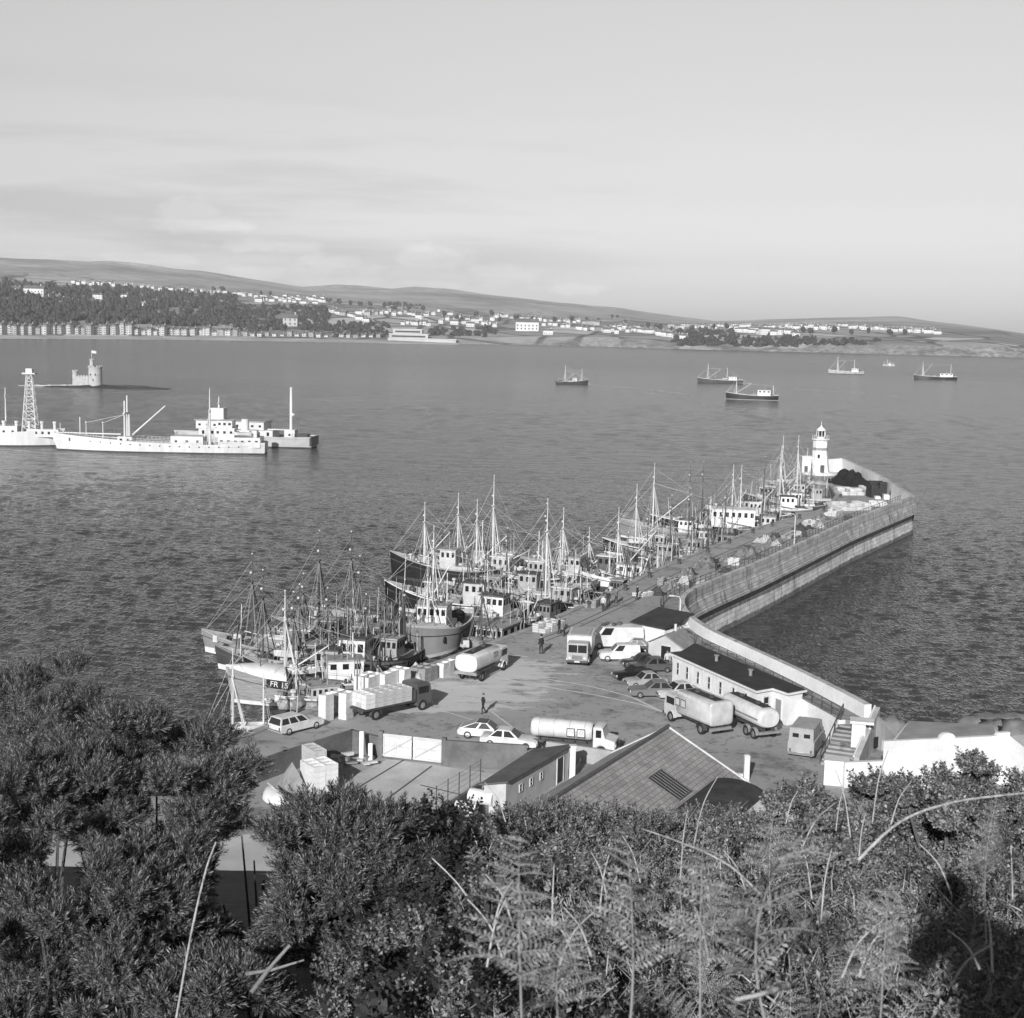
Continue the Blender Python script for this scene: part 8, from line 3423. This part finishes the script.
# ------------------------------------------------------------------ bracken fronds
def frond_mesh(seed, n_=13, bend=.5):
    r_ = np.random.default_rng(seed)
    V, Q, st = [], [], []

    def rach(t):
        return np.array([.05 * bend * math.sin(3 * t), bend * t * t * .6, t * (1 - .22 * bend * t)])
    for i in range(n_):
        t = .26 + .74 * (i / n_) ** .92
        p = rach(t)
        tang = rach(min(1, t + .02)) - rach(t - .02)
        tang /= np.linalg.norm(tang)
        for s_ in (-1, 1):
            ll = (.40 * (1 - t) ** .70 + .02) * r_.uniform(.75, 1.1)
            if r_.random() < .06:
                continue
            d = np.array([s_, 0, 0]) * .80 + tang * r_.uniform(.35, .65) + np.array([0, r_.uniform(-.15, .45), 0])
            d /= np.linalg.norm(d)
            nl = np.cross(d, tang) + r_.normal(size=3) * .35
            nl /= np.linalg.norm(nl)
            inpl = np.cross(nl, d)
            inpl /= np.linalg.norm(inpl)
            m_ = max(5, int(ll * 46))
            dr = r_.uniform(.1, .5)
            pts = []
            for j in range(m_):
                u = (j + .5) / m_
                c_ = p + d * ll * u + np.array([0, .05, -dr]) * ll * u * u
                pl = (.15 * ll * (1 - u) ** .8 + .004) * r_.uniform(.8, 1.15)
                w_ = ll / m_ * .40
                pts.append(c_)
                for q_ in (-1, 1):
                    e = c_ + inpl * q_ * pl + d * w_ * 1.1 + nl * r_.uniform(-.2, .2) * pl
                    mid = (c_ + e) / 2
                    k = len(V)
                    V += [c_ - d * w_ * .45, mid + d * w_ * 1.0, e, mid - d * w_ * .7]
                    Q.append((k, k + 1, k + 2, k + 3))
            st.append([p] + pts)
    leaf = np_mesh('leaf_blade', np.array(V), np.array(Q), FERN)
    mb = MB()
    mb.path([tuple(rach(t)) for t in np.linspace(-.3, .98, 14)], .007, .0015, 5)
    for pts in st:
        mb.path([tuple(p) for p in pts], .0024, .001, 3)
    return leaf, mb.mesh('stalk', mat('bracken_stalk', .30, .8, .2, 5))


FR = [frond_mesh(1, 13, .6), frond_mesh(2, 12, 1.0), frond_mesh(3, 15, .3)]


def frond(k, px, py, dep, size, yaw, tilt, label, group='bracken fronds on the near slope'):
    """base of the frond at photo pixel and depth"""
    p = D(px, py, dep)
    t = thing('bracken_frond', label, 'fern', p, 0, group)
    t.rotation_euler = (R(tilt), 0, R(yaw))
    t.scale = (size,) * 3
    for nm, me in zip(('leaf_blade', 'stalk'), FR[k]):
        o2 = bpy.data.objects.new(nm, me)
        col.objects.link(o2)
        o2.parent = t
    return t


frond(2, 522, 1035, 2.6, .46, 170, 0, 'tall upright bracken frond standing at the bottom centre', None)
frond(0, 560, 1040, 2.6, .30, 200, 10, 'blurred small bracken frond right of the tall upright one', None)
frond(1, 770, 1040, 2.7, .55, 205, 22, 'large bracken frond arching right beside the dark shadow', None)
frond(0, 880, 1025, 3.0, .34, 150, 25, 'bracken frond at the left edge of the dark shadow', None)
frond(2, 985, 905, 4.6, .42, 190, 5, 'upright bracken frond near the right edge above the shadow', None)
frond(0, 700, 1010, 2.9, .42, 160, 18, 'bracken frond leaning left of the large arching one', None)
frond(1, 630, 1025, 2.7, .44, 150, 30, 'drooping bracken frond in the lower middle', None)
frond(2, 770, 900, 5.2, .42, 185, 8, 'upright bracken frond in front of the low white outbuilding', None)
for i in range(80):
    y = 2.9 + 6.5 * nrg.random()
    x = (nrg.random() * 2 - 1) * y * .36
    if x < -.35 - .02 * y:
        x = abs(x)
    h_ = float(hill(x, y)) + float(cover(x, y)) * .55
    t = thing('bracken_frond', 'green bracken frond among the tangled undergrowth of the near slope', 'fern', (x, y, h_), 0, 'bracken fronds on the near slope')
    t.rotation_euler = (R(nrg.uniform(5, 65)), R(nrg.uniform(-30, 30)), nrg.uniform(0, 6.28))
    t.scale = (nrg.uniform(.28, .5),) * 3
    for nm, me in zip(('leaf_blade', 'stalk'), FR[i % 3]):
        o2 = bpy.data.objects.new(nm, me)
        col.objects.link(o2)
        o2.parent = t

# ------------------------------------------------------------------ dead stems and bare branches
def stem_thing(name, label, pts, r0, r1, m_=None, cat='stem', extra=()):
    P = [Vector(D(x, y, d)) for x, y, d in pts]
    # smooth
    out = []
    n_ = len(P)
    for i in range(n_ - 1):
        p0, p1, p2, p3 = P[max(i - 1, 0)], P[i], P[i + 1], P[min(i + 2, n_ - 1)]
        for k in range(6):
            t = k / 6
            out.append(.5 * ((2 * p1) + (p2 - p0) * t + (2 * p0 - 5 * p1 + 4 * p2 - p3) * t * t + (3 * p1 - p0 - 3 * p2 + p3) * t ** 3))
    out.append(P[-1])
    mb = MB()
    mb.path(out, r0, r1, 6)
    for ex in extra:
        mb.path([Vector(D(x, y, d)) for x, y, d in ex], r1 * 1.6, r1 * .6, 5)
    return tag(mb.build(name, m_ or PBARK, smooth=True), label, cat)


stem_thing('dead_stem', 'long pale dead stem arching over the undergrowth towards the right edge', [(858, 860, 4.2), (900, 822, 4.3), (950, 803, 4.4), (1005, 795, 4.5), (1040, 792, 4.6)], .0055, .003)
stem_thing('dead_stem', 'pale dead stem curving down from the slate roof to the middle of the slope', [(640, 828, 5.5), (690, 846, 5.2), (730, 866, 5.0), (762, 896, 4.8)], .003, .005)
stem_thing('dead_stem', 'thin straight pale stalk standing in the bottom left corner', [(176, 1020, 6.0), (192, 930, 6.2), (206, 870, 6.4), (216, 842, 6.5)], .006, .004)
stem_thing('dead_stem', 'bare curved stem hanging in the dark hollow right of the rounded gorse bush', [(486, 950, 7.5), (474, 910, 7.6), (458, 884, 7.7), (432, 858, 7.8)], .008, .004)
stem_thing('forked_branch', 'pale forked bare branch lying across the dark gap at the bottom left', [(252, 992, 7.4), (270, 968, 7.4), (290, 945, 7.4)], .016, .009, BARK2, cat='branch', extra=[[(246, 974, 7.4), (272, 970, 7.4), (304, 960, 7.3)]])
stem_thing('dead_stem', 'short thick pale stem at the bottom edge right of centre', [(735, 1000, 2.4), (765, 993, 2.4), (790, 984, 2.5)], .004, .006)
rs_ = random.Random(3)
for i in range(34):
    x = rs_.uniform(470, 1015)
    y = rs_.uniform(820, 990)
    d = 3.2 + (1000 - y) / 180 * 6.0 * rs_.uniform(.7, 1)
    dx, dy = rs_.uniform(-45, 45), -rs_.uniform(30, 75)
    stem_thing('dead_stem', 'thin pale dead stalk sticking up through the undergrowth of the near slope', [(x, y, d), (x + dx * .4, y + dy * .6, d + .05), (x + dx, y + dy, d + .1)], .0045, .002)['group'] = 'thin dead stalks on the near slope'

# ------------------------------------------------------------------ the photographer, whose shadow falls on the bracken
person('person holding a camera on the hillside just behind the viewpoint', (0.38, -.42, 37.82), 90, 'dark', {'cam': 1, 'stride': .05}, 1.0, group=None)
